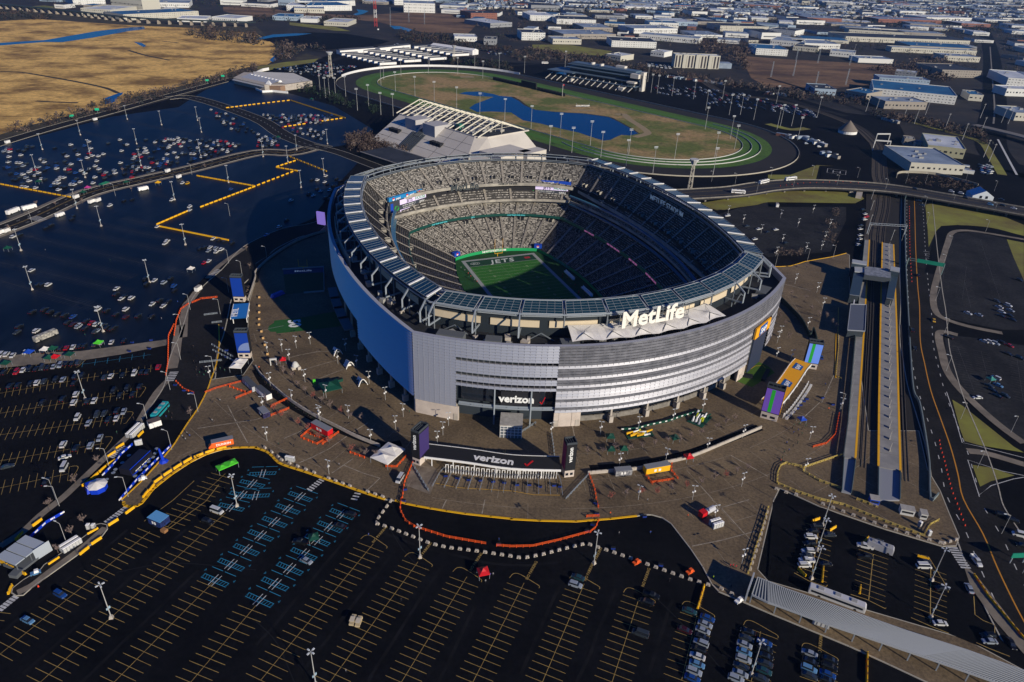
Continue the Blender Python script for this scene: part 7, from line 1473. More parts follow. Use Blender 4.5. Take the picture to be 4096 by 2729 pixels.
mb.build('lattice_beam', steel, t)
t = thing('rail_gantry', 'pair of pale lattice signal gantries on the rail curve at upper right', 'gantry', (0, 0, 0)); mb = MB()
for s_, s2 in (('14:955,1290', '14:1070,1290'), ('14:935,1350', '14:1075,1360')):
    a, b = P1(s_), P1(s2)
    for p in (a, b): mb.box((*p, 0), (.7, .7, 12), 0)
    mb.beam((*a, 11.5), (*b, 11.5), .8, 1.4)
mb.build('lattice_frame', MAT['pale_barrier'], t)
for k, s_ in enumerate('24:925,330 920,430 905,560 895,650 24:1100,700 34:1000,-100'.split()):
    if k < 5: t = thing('catenary_mast', 'thin grey mast beside the rail cutting', 'mast', (*P1(('' if ':' in s_ else '24:')+s_), 0), 0, 'masts beside the rail cutting'); MB().tube((0, 0, 0), (.4, 0, 9), .16, 6).build('mast', pole_m, t); MB().beam((0, 0, 8), (1.6, 0, 8.4), .1, .1).build('arm', pole_m, t)
t = thing('sign_gantry', 'green overhead sign gantry across the highway', 'gantry', (0, 0, 0)); a, b = P('24:1230,950 24:1450,990'); bb = a+(b-a)*1.45; mb = MB()
for p in (a, bb): mb.box((*p, 0), (.5, .5, 8), 0)
for z in (6.6, 8): mb.beam((*a, z), (*bb, z), .25, .25)
mb.build('gantry_frame', MAT['teal_grey_rail'], t); h = ang(a, bb); c = a+(bb-a)*.42; c2 = a+(bb-a)*.8
MB().box((*c, 6), (8, .3, 2.6), h).box((*c2, 6), (9, .3, 2.6), h).build('green_board', mat('sign_green', (.01, .20, .13), .5), t)
t = thing('road_sign', 'green road sign on a frame at the right edge', 'sign', (*P1('44:2140,545'), -.1), .1); MB().box((0, 0, 3), (7, .3, 2.2), 0).build('green_board', MAT['sign_green'], t); MB().box((-2.5, .3, 0), (.3, .3, 4), 0).box((2.5, .3, 0), (.3, .3, 4), 0).build('posts', steel, t)
place_text('EXIT ONLY', .9, (0, -.2, 3.8), (1, 0, 0), (0, 0, 1), white, t, 'sign_lettering', depth=.05) if False else None
for s_ in '11:650,1070 11:875,1010 11:1860,745 11:2000,705'.split(): t = thing('road_sign', 'small green road sign beside the marsh road', 'sign', (*P1(s_), -.1), .3, 'green signs on the marsh road'); MB().box((0, 0, 2.5), (4.5, .2, 2.6), 0).build('green_board', mat('sign_bright_green', (.01, .42, .22), .5), t); MB().box((0, .2, 0), (.25, .25, 3), 0).build('post', steel, t)
tag(MB().box((*P1('22:590,580'), 2.2), (6.5, 1.4, 9.5), -.35).build('screen_sign', [mat('violet_lit_screen', (.36, .24, .75), .4, emit=.6)]), 'bright violet screen tower behind the left side of the stadium', 'screen')
t = thing('highway_wall', 'pale concrete wall between the rail cutting and the highway', 'wall', (0, 0, -.05)); MB().wall(smooth(P('24:1225,330 1222,500 1235,1000 1265,1568 34:1260,30 1275,300 1300,600 1350,700 1390,900 1440,1250 1450,1568 44:1460,-40'), 3), .5, 0, 1.6).build('wall_body', mat('wall_teal_grey', (.17, .21, .21), .8), t); MB().wall(smooth(P('24:840,280 1100,285 1200,310 1225,340'), 2), .5, 2, 4.4).build('abutment', MAT['teal_grey_rail'], t)
tag(MB().wall(P('24:735,265 820,270 810,315', 1), 5, 0, 3).build('abutment', conc), 'small pale concrete abutment at the end of the grass bank', 'wall')
tag(MB().wall(smooth(P('24:1150,140 1170,100 1300,95 1500,110 1700,160 1880,210'), 3), .5, 0, 2.2).build('ramp_wall', mat('ramp_pale', (.34, .31, .24), .8)), 'curved pale parapet of the loop ramp above the overpass', 'wall')
# ---- ribbed covered walkway at lower right
t = thing('ribbed_walkway_roof', 'long ribbed grey covered walkway roof crossing the lower right corner', 'canopy', (0, 0, .1)); Z = 4.2
L0 = P('43:2115,668 2203,703 44:150,765 700,955 1200,1130 1700,1290 2203,1470 2600,1620', Z); R0 = P('43:2065,815 2203,882 44:110,920 520,1072 900,1198 1330,1345 1960,1568 2400,1728', Z)
mb = MB(); rb = MB(); tot = 0; 
for k in range(len(L0)-1):
    mb.quad((*R0[k], Z), (*R0[k+1], Z), (*L0[k+1], Z), (*L0[k], Z)); n = max(1, int((L0[k+1]-L0[k]).length/.62))
    for j in range(n): f = j/n; a = L0[k]+(L0[k+1]-L0[k])*f; b = R0[k]+(R0[k+1]-R0[k])*f; rb.beam((*a, Z+.1), (*b, Z+.1), .30, .22)
mb.build('roof_deck', mat('roof_groove', (.10, .12, .13), .7), t); rb.build('roof_ribs', mat('roof_rib_pale', (.42, .44, .42), .6), t); mb = MB().wall(R0, .25, Z-.6, Z+.15).wall(L0, .25, Z-.5, Z+.2); mb.build('roof_edge', stw, t); MB().wall([L0[0]+(L0[0]-L0[1]).normalized()*1.5, R0[0]+(L0[0]-L0[1]).normalized()*1.5], .5, 0, Z+1.4).build('end_frame', stw, t); mb = MB()
for LL in (L0, R0):
    for c, h in sample([p*.97+q*.03 for p, q in zip(LL, R0 if LL is L0 else L0)], 8): mb.box((*c, 0), (.35, .35, Z-.1), h)
mb.build('roof_posts', steel, t)
# ---- barriers
def mk_jb():
    t = thing('jersey_barrier', '', 'barrier', group='yellow plastic barriers'); MB().add([(-1.9, -.35, 0), (1.9, -.35, 0), (1.9, .35, 0), (-1.9, .35, 0), (-1.9, -.2, .4), (1.9, -.2, .4), (1.9, .2, .4), (-1.9, .2, .4), (-1.9, -.15, 1.05), (1.9, -.15, 1.05), (1.9, .15, 1.05), (-1.9, .15, 1.05)], [(0, 1, 5, 4), (1, 2, 6, 5), (2, 3, 7, 6), (3, 0, 4, 7), (4, 5, 9, 8), (5, 6, 10, 9), (6, 7, 11, 10), (7, 4, 8, 11), (8, 9, 10, 11)]).build('shell', yel, t)
    MB().box((-1.2, 0, 1.05), (.3, .2, .1), 0).box((1.2, 0, 1.05), (.3, .2, .1), 0).build('filler_cap', dsteel, t); return t
KJ = Kind(mk_jb)
KJ2 = None
def mk_jb2():
    t = mk_jb(); [setattr(c.data, 'name', 'shell') for c in t.children]; me = t.children[0].data; me.materials[0] = mat('faded_yellow_plastic', (.13, .085, .018), .7); return t
KJ2 = Kind(mk_jb2)
def jb(s_, n, wh, closed=False):
    pts = P(s_); L = sum((b-a).length for a, b in zip(pts, pts[1:])); 
    for c, h in sample(pts, L/n, off=L/n/2): (KJ2 if 'line' in wh and 'no parking' not in wh else KJ).put((*c, gz(c)), h, 'yellow plastic barrier %s' % wh)
jb('31:1335,1500 1410,1400 1500,1335 1600,1270 1700,1210 1800,1170 1910,1130 2040,1100', 8, 'inside the yellow kerb curve'); jb('31:1270,1568 1340,1480', 1, 'inside the yellow kerb curve'); jb('31:1230,1010 1290,950', 1, 'beside the toilets'); jb('31:1040,1110 1110,1065', 1, 'beside the stage truck crosswalk')
jb('31:970,1180 1030,1140', 1, 'beside the stage truck crosswalk'); jb('31:730,1450 800,1400 890,1320 960,1260 1040,1210', 4, 'along the left sidewalk'); jb('41:100,380 230,250 290,220 400,140', 2, 'along the left sidewalk'); jb('41:0,525 60,560 140,600 230,645', 3, 'below the stage roof'); jb('41:420,560 510,500', 1, 'on the traffic island'); jb('41:755,300 845,250', 1, 'on the traffic island'); jb('41:935,220 1015,170', 1, 'beside the lower crosswalk'); jb('41:1080,120 1155,65', 1, 'beside the lower crosswalk')
jb('41:700,460 750,420', 1, 'lying against the island kerb'); jb('41:800,375 860,335', 1, 'lying against the island kerb'); jb('41:75,800 100,745', 1, 'lying against the island kerb')
jb('21:0,195 640,315', 15, 'in the line across the upper left lot'); jb('21:1760,120 2290,215', 14, 'in the far boulevard line'); jb('22:0,212 340,80', 8, 'in the long diagonal line'); jb('21:1400,560 1700,430', 8, 'in the long diagonal line'); jb('21:1790,405 2290,215', 13, 'in the long diagonal line'); jb('21:1430,575 2050,700', 16, 'in the line beside the empty bays')
jb('11:2020,970 2294,935', 7, 'in the far barrier line'); jb('12:0,935 310,900', 7, 'in the far barrier line'); jb('12:310,900 800,1060', 34, 'in the far diagonal barrier line'); jb('12:240,1140 450,1110', 5, 'in the near far-lot line'); jb('12:540,1095 780,1060', 6, 'in the near far-lot line'); jb('12:175,1500 360,1440', 5, 'in the yellow triangle'); jb('12:175,1500 380,1535', 5, 'in the yellow triangle'); jb('12:290,1400 640,1540', 11, 'in the yellow triangle')
jb('44:375,190 445,165', 1, 'beside the light pole above the walkway roof'); jb('44:525,270 585,235', 1, 'beside the light pole above the walkway roof'); jb('44:255,595 325,665', 1, 'beside the parked cars above the walkway roof'); jb('44:475,590 465,710', 2, 'beside the parked cars above the walkway roof'); jb('44:825,365 855,335', 1, 'beside the camper trailer'); jb('44:795,745 785,815', 1, 'in the middle bays'); jb('44:1300,495 1365,515', 1, 'beside the white van'); jb('44:855,1330 850,1568', 4, 'at the bottom below the walkway roof'); jb('44:1780,660 1900,840 2203,1200', 12, 'along the highway median'); jb('43:1650,750 1600,920', 4, 'along the no parking line')
def mk_cb():
    t = thing('concrete_block', '', 'barrier', group='concrete barrier blocks'); MB().box((0, 0, 0), (1.5, .9, .55), 0, top=.85).box((0, 0, .55), (1.2, .5, .4), 0).build('block', MAT['pale_concrete'], t); MB().box((0, -.46, .2), (.5, .05, .3), 0).build('slot', dark, t); return t
KC = Kind(mk_cb)
def cb(s_, step, wh, rot=0):
    for c, h in sample(P(s_), step): KC.put((*c, gz(c)), h+rot, 'pale concrete block %s' % wh)
cb('42:1160,10 1035,180 1038,205', 3.2, 'in the short line down from the plaza'); cb('42:1045,205 1180,250 1500,375 1650,410 1900,440 2200,485 43:40,495 100,500 260,470 430,425 640,375 870,450 1210,570 1520,680 1720,740', 3.05, 'in the long curved line'); cb('43:1800,770 1870,805 1935,830 2000,860', 3.6, 'near the ribbed walkway')
cb('32:80,1105 130,1135 230,1210', 4.6, 'inside the yellow kerb at left'); cb('32:230,1215 550,1340', 4.2, 'inside the yellow kerb at left'); cb('32:650,1380 900,1470', 3.4, 'inside the yellow kerb at the crosswalk'); cb('32:1000,1500 1150,1550', 3.4, 'beside the orange line')
cb('44:470,40 700,125 950,215 1290,322 1490,376', 3.8, 'in the row along the yellow rail'); cb('44:1510,378 1640,340', 3.0, 'round the kerb corner'); cb('34:75,1475 300,1540', 3.8, 'at the corner of the yellow rail'); cb('43:2195,110 2130,350 2050,600', 3.3, 'along the plaza edge beside the dark lot')
# orange and yellow pedestrian rails
def rail(s_, mt, lb, z=None, nm='barricade', hh=1.1, seg=2.4):
    pts = P(s_); zz = gz(pts[0]) if z is None else z; t = thing(nm, lb, 'barrier', (0, 0, zz)); mb = MB()
    for a, b in zip(pts, pts[1:]): mb.beam((*a, hh), (*b, hh), .10, .14); mb.beam((*a, hh*.6), (*b, hh*.6), .07, .16); mb.beam((*a, hh*.25), (*b, hh*.25), .07, .16)
    mb.build('rails', mt, t); mb = MB()
    for c, h in sample(pts, seg): mb.box((*c, 0), (.14, .5, hh), h)
    mb.build('rail_feet', mt, t)
rail('42:1250,0 1240,90 1290,190 1370,240 1640,325 1980,385', oran, 'long orange barricade curving through the lower asphalt'); rail('42:2070,395 2203,405 43:0,405 180,400 400,350 660,280', oran, 'orange barricade continuing right of the gap'); rail('32:1405,1240 1330,1420 1310,1568', oran, 'orange line from the left screen tower to the kerb'); rail('33:690,1345 740,1480 755,1568 43:745,80', oran, 'orange line from the curved wall to the kerb'); rail('43:745,180 720,240 665,285', oran, 'short orange rail beyond the kerb'); rail('43:640,150 750,145', oran, 'orange rail on the kerb')
rail('32:500,930 400,1015 545,1075 690,1000', oran, 'orange pen in front of the red trailer'); rail('32:450,970 630,1040', oran, 'middle orange row of the pen'); rail('32:740,970 590,1080', oran, 'right orange rail beside the red trailer')
rail('31:1840,610 1940,570 2170,510', oran, 'upper orange rail on the left plaza'); rail('31:2060,560 2200,610', oran, 'inner orange rail on the left plaza'); rail('31:2115,665 2294,590', oran, 'lower orange rail on the left plaza'); rail('32:130,740 300,660', oran, 'orange rail beside the blue wrapped trailer'); rail('32:135,820 300,755', oran, 'lower orange rail beside the blue wrapped trailer'); rail('32:845,1150 980,1200', oran, 'orange rail left of the marquee'); rail('32:1165,1275 1260,1280 1350,1180', oran, 'orange rail round the marquee')
rail('33:1200,1350 1260,1440', oran, 'left orange rail below the yellow trailer'); rail('33:1250,1420 1450,1390', oran, 'lower orange rail below the yellow trailer'); rail('33:1430,1250 1425,1310 1490,1390', oran, 'orange rail right of the yellow trailer'); rail('31:1560,0 1510,100 1505,350 1485,460', oran, 'orange rail along the left sidewalk'); rail('21:1720,1260 1800,1225 1950,1210', oran, 'orange rail across the ring road'); rail('31:1580,510 1650,580 1740,615', oran, 'orange rail beside the blue bins'); rail('21:1690,1270 1620,1320 1580,1420 1560,1560', oran, 'upper orange rail along the left sidewalk')
rail('34:400,1100 520,1070 600,990 635,800', oran, 'faint orange rail curving beside the station'); yl = mat('pale_yellow_rail', (.62, .47, .12), .6)
rail('34:80,1420 85,1330 110,1270 160,1245 300,1280 320,1310', yl, 'yellow rail loop on the right plaza', nm='pedestrian_rail'); rail('34:320,1285 675,1165', yl, 'yellow rail towards the left platform', nm='pedestrian_rail'); rail('34:90,1430 250,1500 450,1568 44:650,50 1000,190 1345,320', yl, 'long yellow rail above the concrete blocks', nm='pedestrian_rail'); rail('34:320,1320 450,1400 660,1475', yl, 'inner yellow rail below the station', nm='pedestrian_rail'); rail('44:760,0 945,70', yl, 'short yellow rail beside the blue kiosk', nm='pedestrian_rail'); rail('44:1345,300 1390,220 1470,180', yl, 'curved yellow rail at the fence corner', nm='pedestrian_rail'); rail('43:2203,70 2150,250 2090,430 2030,640', yl, 'yellow rail along the plaza edge', nm='pedestrian_rail')
rail('24:630,1310 628,1430 34:625,60 630,200 605,460 660,485', yl, 'yellow line rail on the plaza beside the station', nm='pedestrian_rail', hh=.5); rail('33:690,1345 600,1440 480,1568', steel, 'grey rail from the curved wall to the kerb', nm='pedestrian_rail'); rail('33:210,885 50,990', steel, 'grey rail beside the entrance lobby', nm='pedestrian_rail'); rail('32:1405,1260 1550,1500', steel, 'grey rail below the left screen tower', nm='pedestrian_rail'); rail('33:355,985 370,1090 380,1190', steel, 'grey stepped rail behind the black gate canopy', nm='pedestrian_rail')
rail('31:1900,180 2090,290', steel, 'upper grey queue rail below the left gate', nm='queue_rail'); rail('31:1910,230 2100,330', steel, 'lower grey queue rail below the left gate', nm='queue_rail'); rail('21:1830,1370 1950,1355', steel, 'grey queue rail left of the gate', nm='queue_rail'); rail('21:1900,1440 1990,1430', steel, 'second grey queue rail left of the gate', nm='queue_rail'); rail('31:1790,340 1990,320', steel, 'long grey rail above the crowd', nm='queue_rail')
# booths beside the rail
for s_, w_, lb in (('44:1185,115', 5, 'pale pay booth with open counters beside the station ramps'), ('44:1325,150', 2.4, 'small pale booth right of the pay booth'), ('44:905,25', 3.4, 'bright blue kiosk beside the platform ramp')):
    t = thing('booth', lb, 'booth', (*P1(s_), .1), -.25); MB().box((0, 0, 0), (w_, 3, 2.6), 0).build('walls', blue if 'blue' in lb else MAT['pale_barrier'], t); MB().box((0, 0, 2.6), (w_+.3, 3.3, .2), 0).build('roof', MAT['pale_roof'], t); MB().box((0, -1.53, 1.1), (w_*.8, .1, .9), 0).build('counter_opening', dark, t)
def mk_bin():
    t = thing('blue_bin', '', 'bin', group='blue folding bins'); MB().box((0, 0, 0), (1.5, .8, .9), 0, top=1.1).build('bin_body', mat('bin_blue', (.01, .03, .20), .5), t); MB().box((0, 0, .9), (1.6, .9, .08), 0).build('bin_lid', dark, t); return t
KB2 = Kind(mk_bin)
for s_, wh in (('32:1700,1360 1805,1380 1905,1395 2010,1400 2125,1410 2225,1420 33:45,1440 155,1440 250,1455 375,1445 430,1455', 'in the row before the turnstiles'), ('34:345,670 290,725 260,755 225,785 180,820 320,690 485,660 580,720', 'before the amber gate'), ('31:1355,140 1185,160 1340,215 1160,240 2030,230 2030,290 1985,30 1570,540 1650,590 1720,610', 'at the left gate queue'), ('42:1270,15 43:720,35 43:730,125 43:695,215 43:645,270 43:1140,145 43:870,420 43:1280,565 32:1335,1480 42:2090,385', 'beside the orange lines')):
    for p in P(s_): KB2.put((*p, gz(p)), random.uniform(-.4, .4), 'dark blue bin %s' % wh)
# ---- planter boxes
def mk_pl(): t = thing('planter_box', '', 'planter', group='tan planter boxes'); MB().box((0, 0, 0), (1.1, 1.1, 1.2), 0, top=.92).build('box', mat('planter_tan', (.55, .34, .14), .8), t); MB().box((0, 0, 1.2), (.8, .8, .1), 0).build('soil', dark, t); return t
KPl = Kind(mk_pl)
for p in P('22:30,1215 30,1290 30,1350 30,1410 28,1460 50,1520 32:50,65 65,125 82,185 32:1875,1115 2050,1135 2225,1150 32:105,268'): KPl.put((*p, .1), .2, 'tan planter box on the plaza')
# ---- trees
twig = mat('bare_twigs', (.30, .22, .19), .95); twr = mat('reddish_twigs', (.36, .11, .08), .95); bark = mat('bark', (.10, .08, .065), .95)
def mk_tree(mt, h=5.2, r=2.0, seed=0, n=190):
    def f():
        R = random.Random(seed); t = thing('bare_tree', '', 'tree'); mb = MB().tube((0, 0, 0), (0, 0, h*.42), .13, 6, .09); tw = MB(); tips = []
        for k in range(11):
            a = R.uniform(0, 2*pi); e = R.uniform(.5, 1.25); L = R.uniform(.6, 1)*r; b = Vector((0, 0, h*R.uniform(.28, .48))); tip = b+Vector((cos(a)*cos(e)*L, sin(a)*cos(e)*L, sin(e)*L*1.25)); mb.tube(b, tip, .06, 4, .025, cap=False); tips.append((b, tip))
        mb.build('trunk', bark, t)
        for k in range(n):
            b, tip = R.choice(tips); o = b+(tip-b)*R.uniform(.25, 1); d = Vector((R.gauss(0, 1), R.gauss(0, 1), R.gauss(.7, .7))).normalized()*R.uniform(.4, 1.0); q = o+d; s_ = Vector((R.uniform(-1, 1), R.uniform(-1, 1), 0))*.075; tw.add([o-s_, o+s_, q], [(0, 1, 2)])
        tw.build('crown', mt, t); return t
    return f
KT1 = [Kind(mk_tree(twig, 5.2, 2.1, 1)), Kind(mk_tree(twig, 5.8, 2.3, 2)), Kind(mk_tree(twig, 4.6, 1.9, 3))]; KT2 = [Kind(mk_tree(twr, 4.4, 1.7, 4, 260)), Kind(mk_tree(twr, 4.0, 1.9, 5, 260))]
for s_, red_, wh in (('32:205,380 240,420 250,450 375,560 445,615 590,710 670,760 850,850 945,870 1275,985 330,480', 0, 'in the tree row on the left plaza'), ('32:515,665 765,800 165,775 235,840 380,905 465,950 565,1030 860,1140', 1, 'on the left plaza'), ('32:660,1075 985,1185 1075,1200 90,690', 0, 'near the white marquee'),
   ('33:675,1170 805,1170 925,1130 1055,1140 1165,1120 1275,1100 1390,1080 1500,1070 1600,1025 1690,995 1830,945 1910,910 1990,870', 0, 'in the row beside the inflatables'), ('33:1690,1440 1805,1410 2005,1350 2105,1310 1425,1500 1015,1555', 0, 'on the near right plaza'), ('33:1910,1375 1560,1470 1295,1525 1160,1530 885,1568', 1, 'on the near right plaza'),
   ('24:250,960 340,960 200,1200 330,1240 380,1330 150,1470 450,1400 520,1410 570,1470 610,1500 100,1400 34:180,140', 0, 'on the plaza behind the right corner'), ('21:90,620 330,390 1180,260 500,390 740,370 1840,60 11:1100,1540 21:2210,790 21:2240,950 31:680,1430 31:880,1240 31:1710,820 41:430,60 41:620,300 41:500,450 41:720,200', 0, 'along the left roads')):
    for p in P(s_): random.choice(KT2 if red_ else KT1).put((*p, gz(p)), random.uniform(0, 6), 'small %s bare tree %s' % ('reddish' if red_ else 'grey', wh), 'bare plaza trees')
# woods: clumps of twig and leaf facets
def clump(mb, c, r, h, n, mi=0, R=random):
    for k in range(n):
        a = R.uniform(0, 2*pi); q = abs(R.gauss(0, .45)); z = R.uniform(.05, 1); rr = r*min(q, 1.1)*(1.15-z*.6); o = Vector((c[0]+cos(a)*rr, c[1]+sin(a)*rr, c[2]+h*z)); s_ = r*R.uniform(.10, .24)
        d1 = Vector((R.gauss(0, 1), R.gauss(0, 1), R.gauss(0, 1))).normalized()*s_; d2 = Vector((R.gauss(0, 1), R.gauss(0, 1), R.gauss(.4, 1))).normalized()*s_*.6; mb.add([o-d1, o+d2, o+d1, o-d2*.6], [(0, 1, 2, 3)], mi)
wood_m = [mat('winter_scrub', (.060, .042, .036), 1), mat('winter_scrub_pale', (.12, .090, .075), 1), mat('winter_scrub_dark', (.028, .030, .030), 1), mat('evergreen', (.018, .035, .018), 1)]
def woods(poly, n, r, h, lb, mis=(0, 1, 2), per=26):
    pl = P(poly) if isinstance(poly, str) else poly; xs = [p[0] for p in pl]; ys = [p[1] for p in pl]; mb = MB(); k = 0; tr = 0
    while k < n and tr < n*30:
        tr += 1; p = (random.uniform(min(xs), max(xs)), random.uniform(min(ys), max(ys)))
        if inside(p, pl): k += 1; clump(mb, (*p, -.3), r*random.uniform(.6, 1.4), h*random.uniform(.6, 1.3), per, random.choice(mis))
    stuff('bushes' if h < 6 else 'woodland', mb, wood_m, lb, 'bushes' if h < 6 else 'woods')
random.seed(9)
woods('11:0,1150 300,1080 700,985 1050,890 1200,850 1500,790 1900,690 2150,610 2294,580 2294,630 1950,740 1500,860 1000,1000 500,1120 0,1230', 240, 6, 5, 'dark winter scrub along the edge of the marsh')
woods('11:1680,330 1850,260 2294,330 12:60,430 11:2200,390 1900,365', 90, 13, 14, 'dark bare wood at the right end of the marsh'); woods('12:170,400 330,410 600,430 620,460 450,440 340,500 220,560 180,520', 80, 10, 9, 'bare wood behind the far barrier lot')
woods('12:790,1230 1000,1200 1100,1280 1400,1370 1200,1380 1000,1400 830,1330', 150, 6, 7, 'reddish brown wood in front of the arena', (0, 0, 1)); woods('12:340,780 470,770 700,850 880,930 900,980 650,920 400,830', 60, 6, 9, 'dark evergreens between the far lot and the racetrack', (3, 3, 2)); woods('12:1000,960 1150,990 1130,1030 1020,1010', 12, 6, 8, 'evergreens beside the arena', (3,))
woods('13:0,480 200,430 500,490 800,510 1000,570 1200,600 1350,660 1900,720 2294,790 14:400,830 900,900 860,960 0,850 13:1900,770 1000,640 600,560 0,540', 420, 9, 7, 'long belt of bare woods behind the racing grandstand'); woods('14:900,630 1000,600 1300,560 1550,520 1700,600 1650,780 1450,700 1100,680', 160, 11, 10, 'pale bare woods between the warehouses at upper right', (0, 1, 1))
woods('14:900,1000 1300,1050 1900,1180 1980,1300 1850,1250 1300,1110 950,1040', 150, 7, 6, 'bare thicket along the far right railway'); woods('13:1600,380 2294,400 2100,520 2100,640 2000,560 1700,460', 110, 12, 12, 'bare woods behind the hotel', (0, 1, 0)); woods('24:30,800 330,780 300,830 80,840', 26, 3, 3.5, 'pale bare shrubs at the edge of the shaded lot', (1,)); woods('24:560,440 640,420 620,600 580,740 500,760 480,700', 26, 3.5, 4, 'pale bare shrubs beside the station road', (1,))
woods('24:1200,130 1600,140 1900,220 1880,260 1500,230 1250,190', 50, 4, 3, 'reddish shrubs inside the loop ramp', (0, 1)); woods('12:1650,560 2000,560 2294,590 2294,640 1900,590', 60, 8, 8, 'dark trees right of the horse barns', (2, 0, 3)); woods('12:1300,290 1700,330 2000,420 2294,440 2294,490 1700,420 1250,350', 150, 11, 9, 'dark woods along the far railway', (2, 0)); woods('12:0,150 500,150 900,170 900,230 400,190 0,200', 90, 14, 8, 'dark trees along the far river', (2, 0))
woods('11:0,110 300,120 550,160 350,180 0,175', 60, 14, 8, 'dark trees beside the viaduct', (2, 0)); woods('24:1780,320 1200,150 24:700,60 830,20', 1, 2, 2, 'low shrub beside the helipad')
mb = MB(); k = 0
for i in range(60000):
    c = Vector((random.uniform(-3000, 3500), random.uniform(1400, 6000))); pj = proj((c.x, c.y, 0))
    if not (-60 < pj[0] < 4160 and pj[1] > -20) or not any(inside(c, z) for z in zones): continue
    if any(abs(c.x-(a.x+b.x)/2) < (b-a).length/2+4 and 0 < c.y-(a.y+b.y)/2+4 < d+8 for a, b, d in BUSY): continue
    if min((c-Vector(q)).length for q in roadx) < 30: continue
    s_ = 1 if c.y < 2400 else 1.9; clump(mb, (c.x, c.y, -.3), 8*s_*random.uniform(.5, 1.3), 9*random.uniform(.6, 1.3), 14, random.choice((0, 2, 2, 2, 1, 3))); k += 1
    if k > 6500: break
stuff('town_trees', mb, wood_m, 'bare and evergreen trees scattered between the background buildings', 'trees')
mb = MB(); random.seed(13)
for s_, wd in (('11:0,1200 300,1115 1050,935 1500,800 1900,700 2130,625', 10), ('21:2200,1250 2260,1100', 2)):
    for c, h in sample(smooth(P(s_), 3), 5): clump(mb, (c.x+random.uniform(-wd, wd), c.y+random.uniform(-wd, wd), -.2), 3, 2, 14, 1)
stuff('bushes', mb, wood_m, 'low reeds and scrub along the marsh edge', 'bushes')
hedge = MB()
for s_ in ('32:0,395 60,490 250,670 420,790 600,890 740,950', '22:600,640 330,745 130,880 0,1010', '33:850,1290 1350,1215 1900,1050'):
    for c, h in sample(smooth(P(s_), 3), 1.6): clump(hedge, (c.x, c.y, .1), 1.0, 1.0, 12, random.choice((1, 3, 3)))
stuff('hedge', hedge, wood_m, 'low ragged hedge along the curved plaza walls', 'hedge')
# ---- people
skin = mat('skin', (.35, .20, .13), .7); trou = mat('dark_trousers', (.015, .017, .025), .9); hair = mat('dark_hair', (.02, .014, .01), .9)
def body_mesh(stride, arm):
    V = [(0, 0, .92), (0, 0, 1.2), (0, 0, 1.44), (0, .01, 1.55), (0, 0, 1.68), (.1, 0, .86), (.11, stride, .48), (.11, stride*1.6-.04, .06), (.11, stride*1.6+.12, .03), (-.1, 0, .86), (-.11, -stride, .48), (-.11, -stride*1.6-.04, .06), (-.11, -stride*1.6+.12, .03), (.19, 0, 1.42), (.25, -arm, 1.16), (.24, arm*.6, .93), (-.19, 0, 1.42), (-.25, arm, 1.16), (-.24, -arm*.4+.08, .93)]
    E_ = [(0, 1), (1, 2), (2, 3), (3, 4), (0, 5), (5, 6), (6, 7), (7, 8), (0, 9), (9, 10), (10, 11), (11, 12), (2, 13), (13, 14), (14, 15), (2, 16), (16, 17), (17, 18)]
    Rr = [.15, .145, .14, .055, .105, .10, .07, .05, .04, .10, .07, .05, .04, .07, .05, .04, .07, .05, .04]
    me = bpy.data.meshes.new('b'); me.from_pydata(V, E_, []); o = bpy.data.objects.new('b', me); S.collection.objects.link(o); sk = o.modifiers.new('s', 'SKIN')
    for i, r in enumerate(Rr): me.skin_vertices[0].data[i].radius = (r, r*.8)
    me.skin_vertices[0].data[0].use_root = True; ss = o.modifiers.new('u', 'SUBSURF'); ss.levels = 1
    dg = bpy.context.evaluated_depsgraph_get(); m2 = bpy.data.meshes.new_from_object(o.evaluated_get(dg)); bpy.data.objects.remove(o); return m2
POSE = [body_mesh(.02, .02), body_mesh(.14, .12), body_mesh(.08, .2)]; PB = {}
def person(p, rz, coat, lb, grp, z=None):
    k = random.randrange(3); key = (k, coat)
    if key not in PB:
        me = POSE[k].copy(); 
        for m_ in (trou, MAT[coat], skin, hair): me.materials.append(m_)
        for f in me.polygons: c = f.center; f.material_index = 0 if c.z < .88 else 2 if (c.z > 1.5 and c.y > -.02) or (abs(c.x) > .2 and c.z < .97) else 3 if c.z > 1.56 else 1; f.use_smooth = True
        PB[key] = me
    o = bpy.data.objects.new('person', PB[key]); S.collection.objects.link(o); o.location = (*p[:2], gz(p) if z is None else z); o.rotation_euler = (0, 0, rz); tag(o, lb, 'person', grp)
coats = {'coat_black': (.012, .012, .015), 'coat_green': (.01, .09, .05), 'coat_grey': (.25, .25, .26), 'coat_orange': (.8, .12, .02), 'coat_blue': (.02, .07, .3), 'coat_lime': (.45, .75, .02), 'coat_red': (.55, .01, .03)}
for n_, c_ in coats.items(): mat(n_, c_, .9)
def crowd(poly, n, wh):
    for p in scatter(poly, n, 0, '', False): c_ = random.choice(['coat_black', 'coat_black', 'coat_green', 'coat_green', 'coat_grey', 'coat_blue']); person(p, random.uniform(0, 6), c_, 'person in a %s coat %s' % (c_[5:], wh), 'people '+wh)
crowd('31:1750,380 1890,400 2050,365 2080,400 1900,450 1760,470', 46, 'in the crowd below the left gate'); crowd('34:200,900 340,900 300,1010 210,1000', 22, 'in the group near the station plaza'); crowd('34:130,1030 300,1060 230,1110 150,1080', 8, 'below the station plaza group'); crowd('34:90,1130 190,1130 130,1220 90,1200', 6, 'near the yellow rail loop'); crowd('31:1490,790 1560,790 1560,850 1490,860', 12, 'beside the turquoise coach'); crowd('31:1650,990 1710,960 1700,1050 1620,1050', 8, 'under the small black shelter'); crowd('22:1830,910 1880,940 1910,1060 1860,1060', 14, 'on the left sideline of the field') if False else None
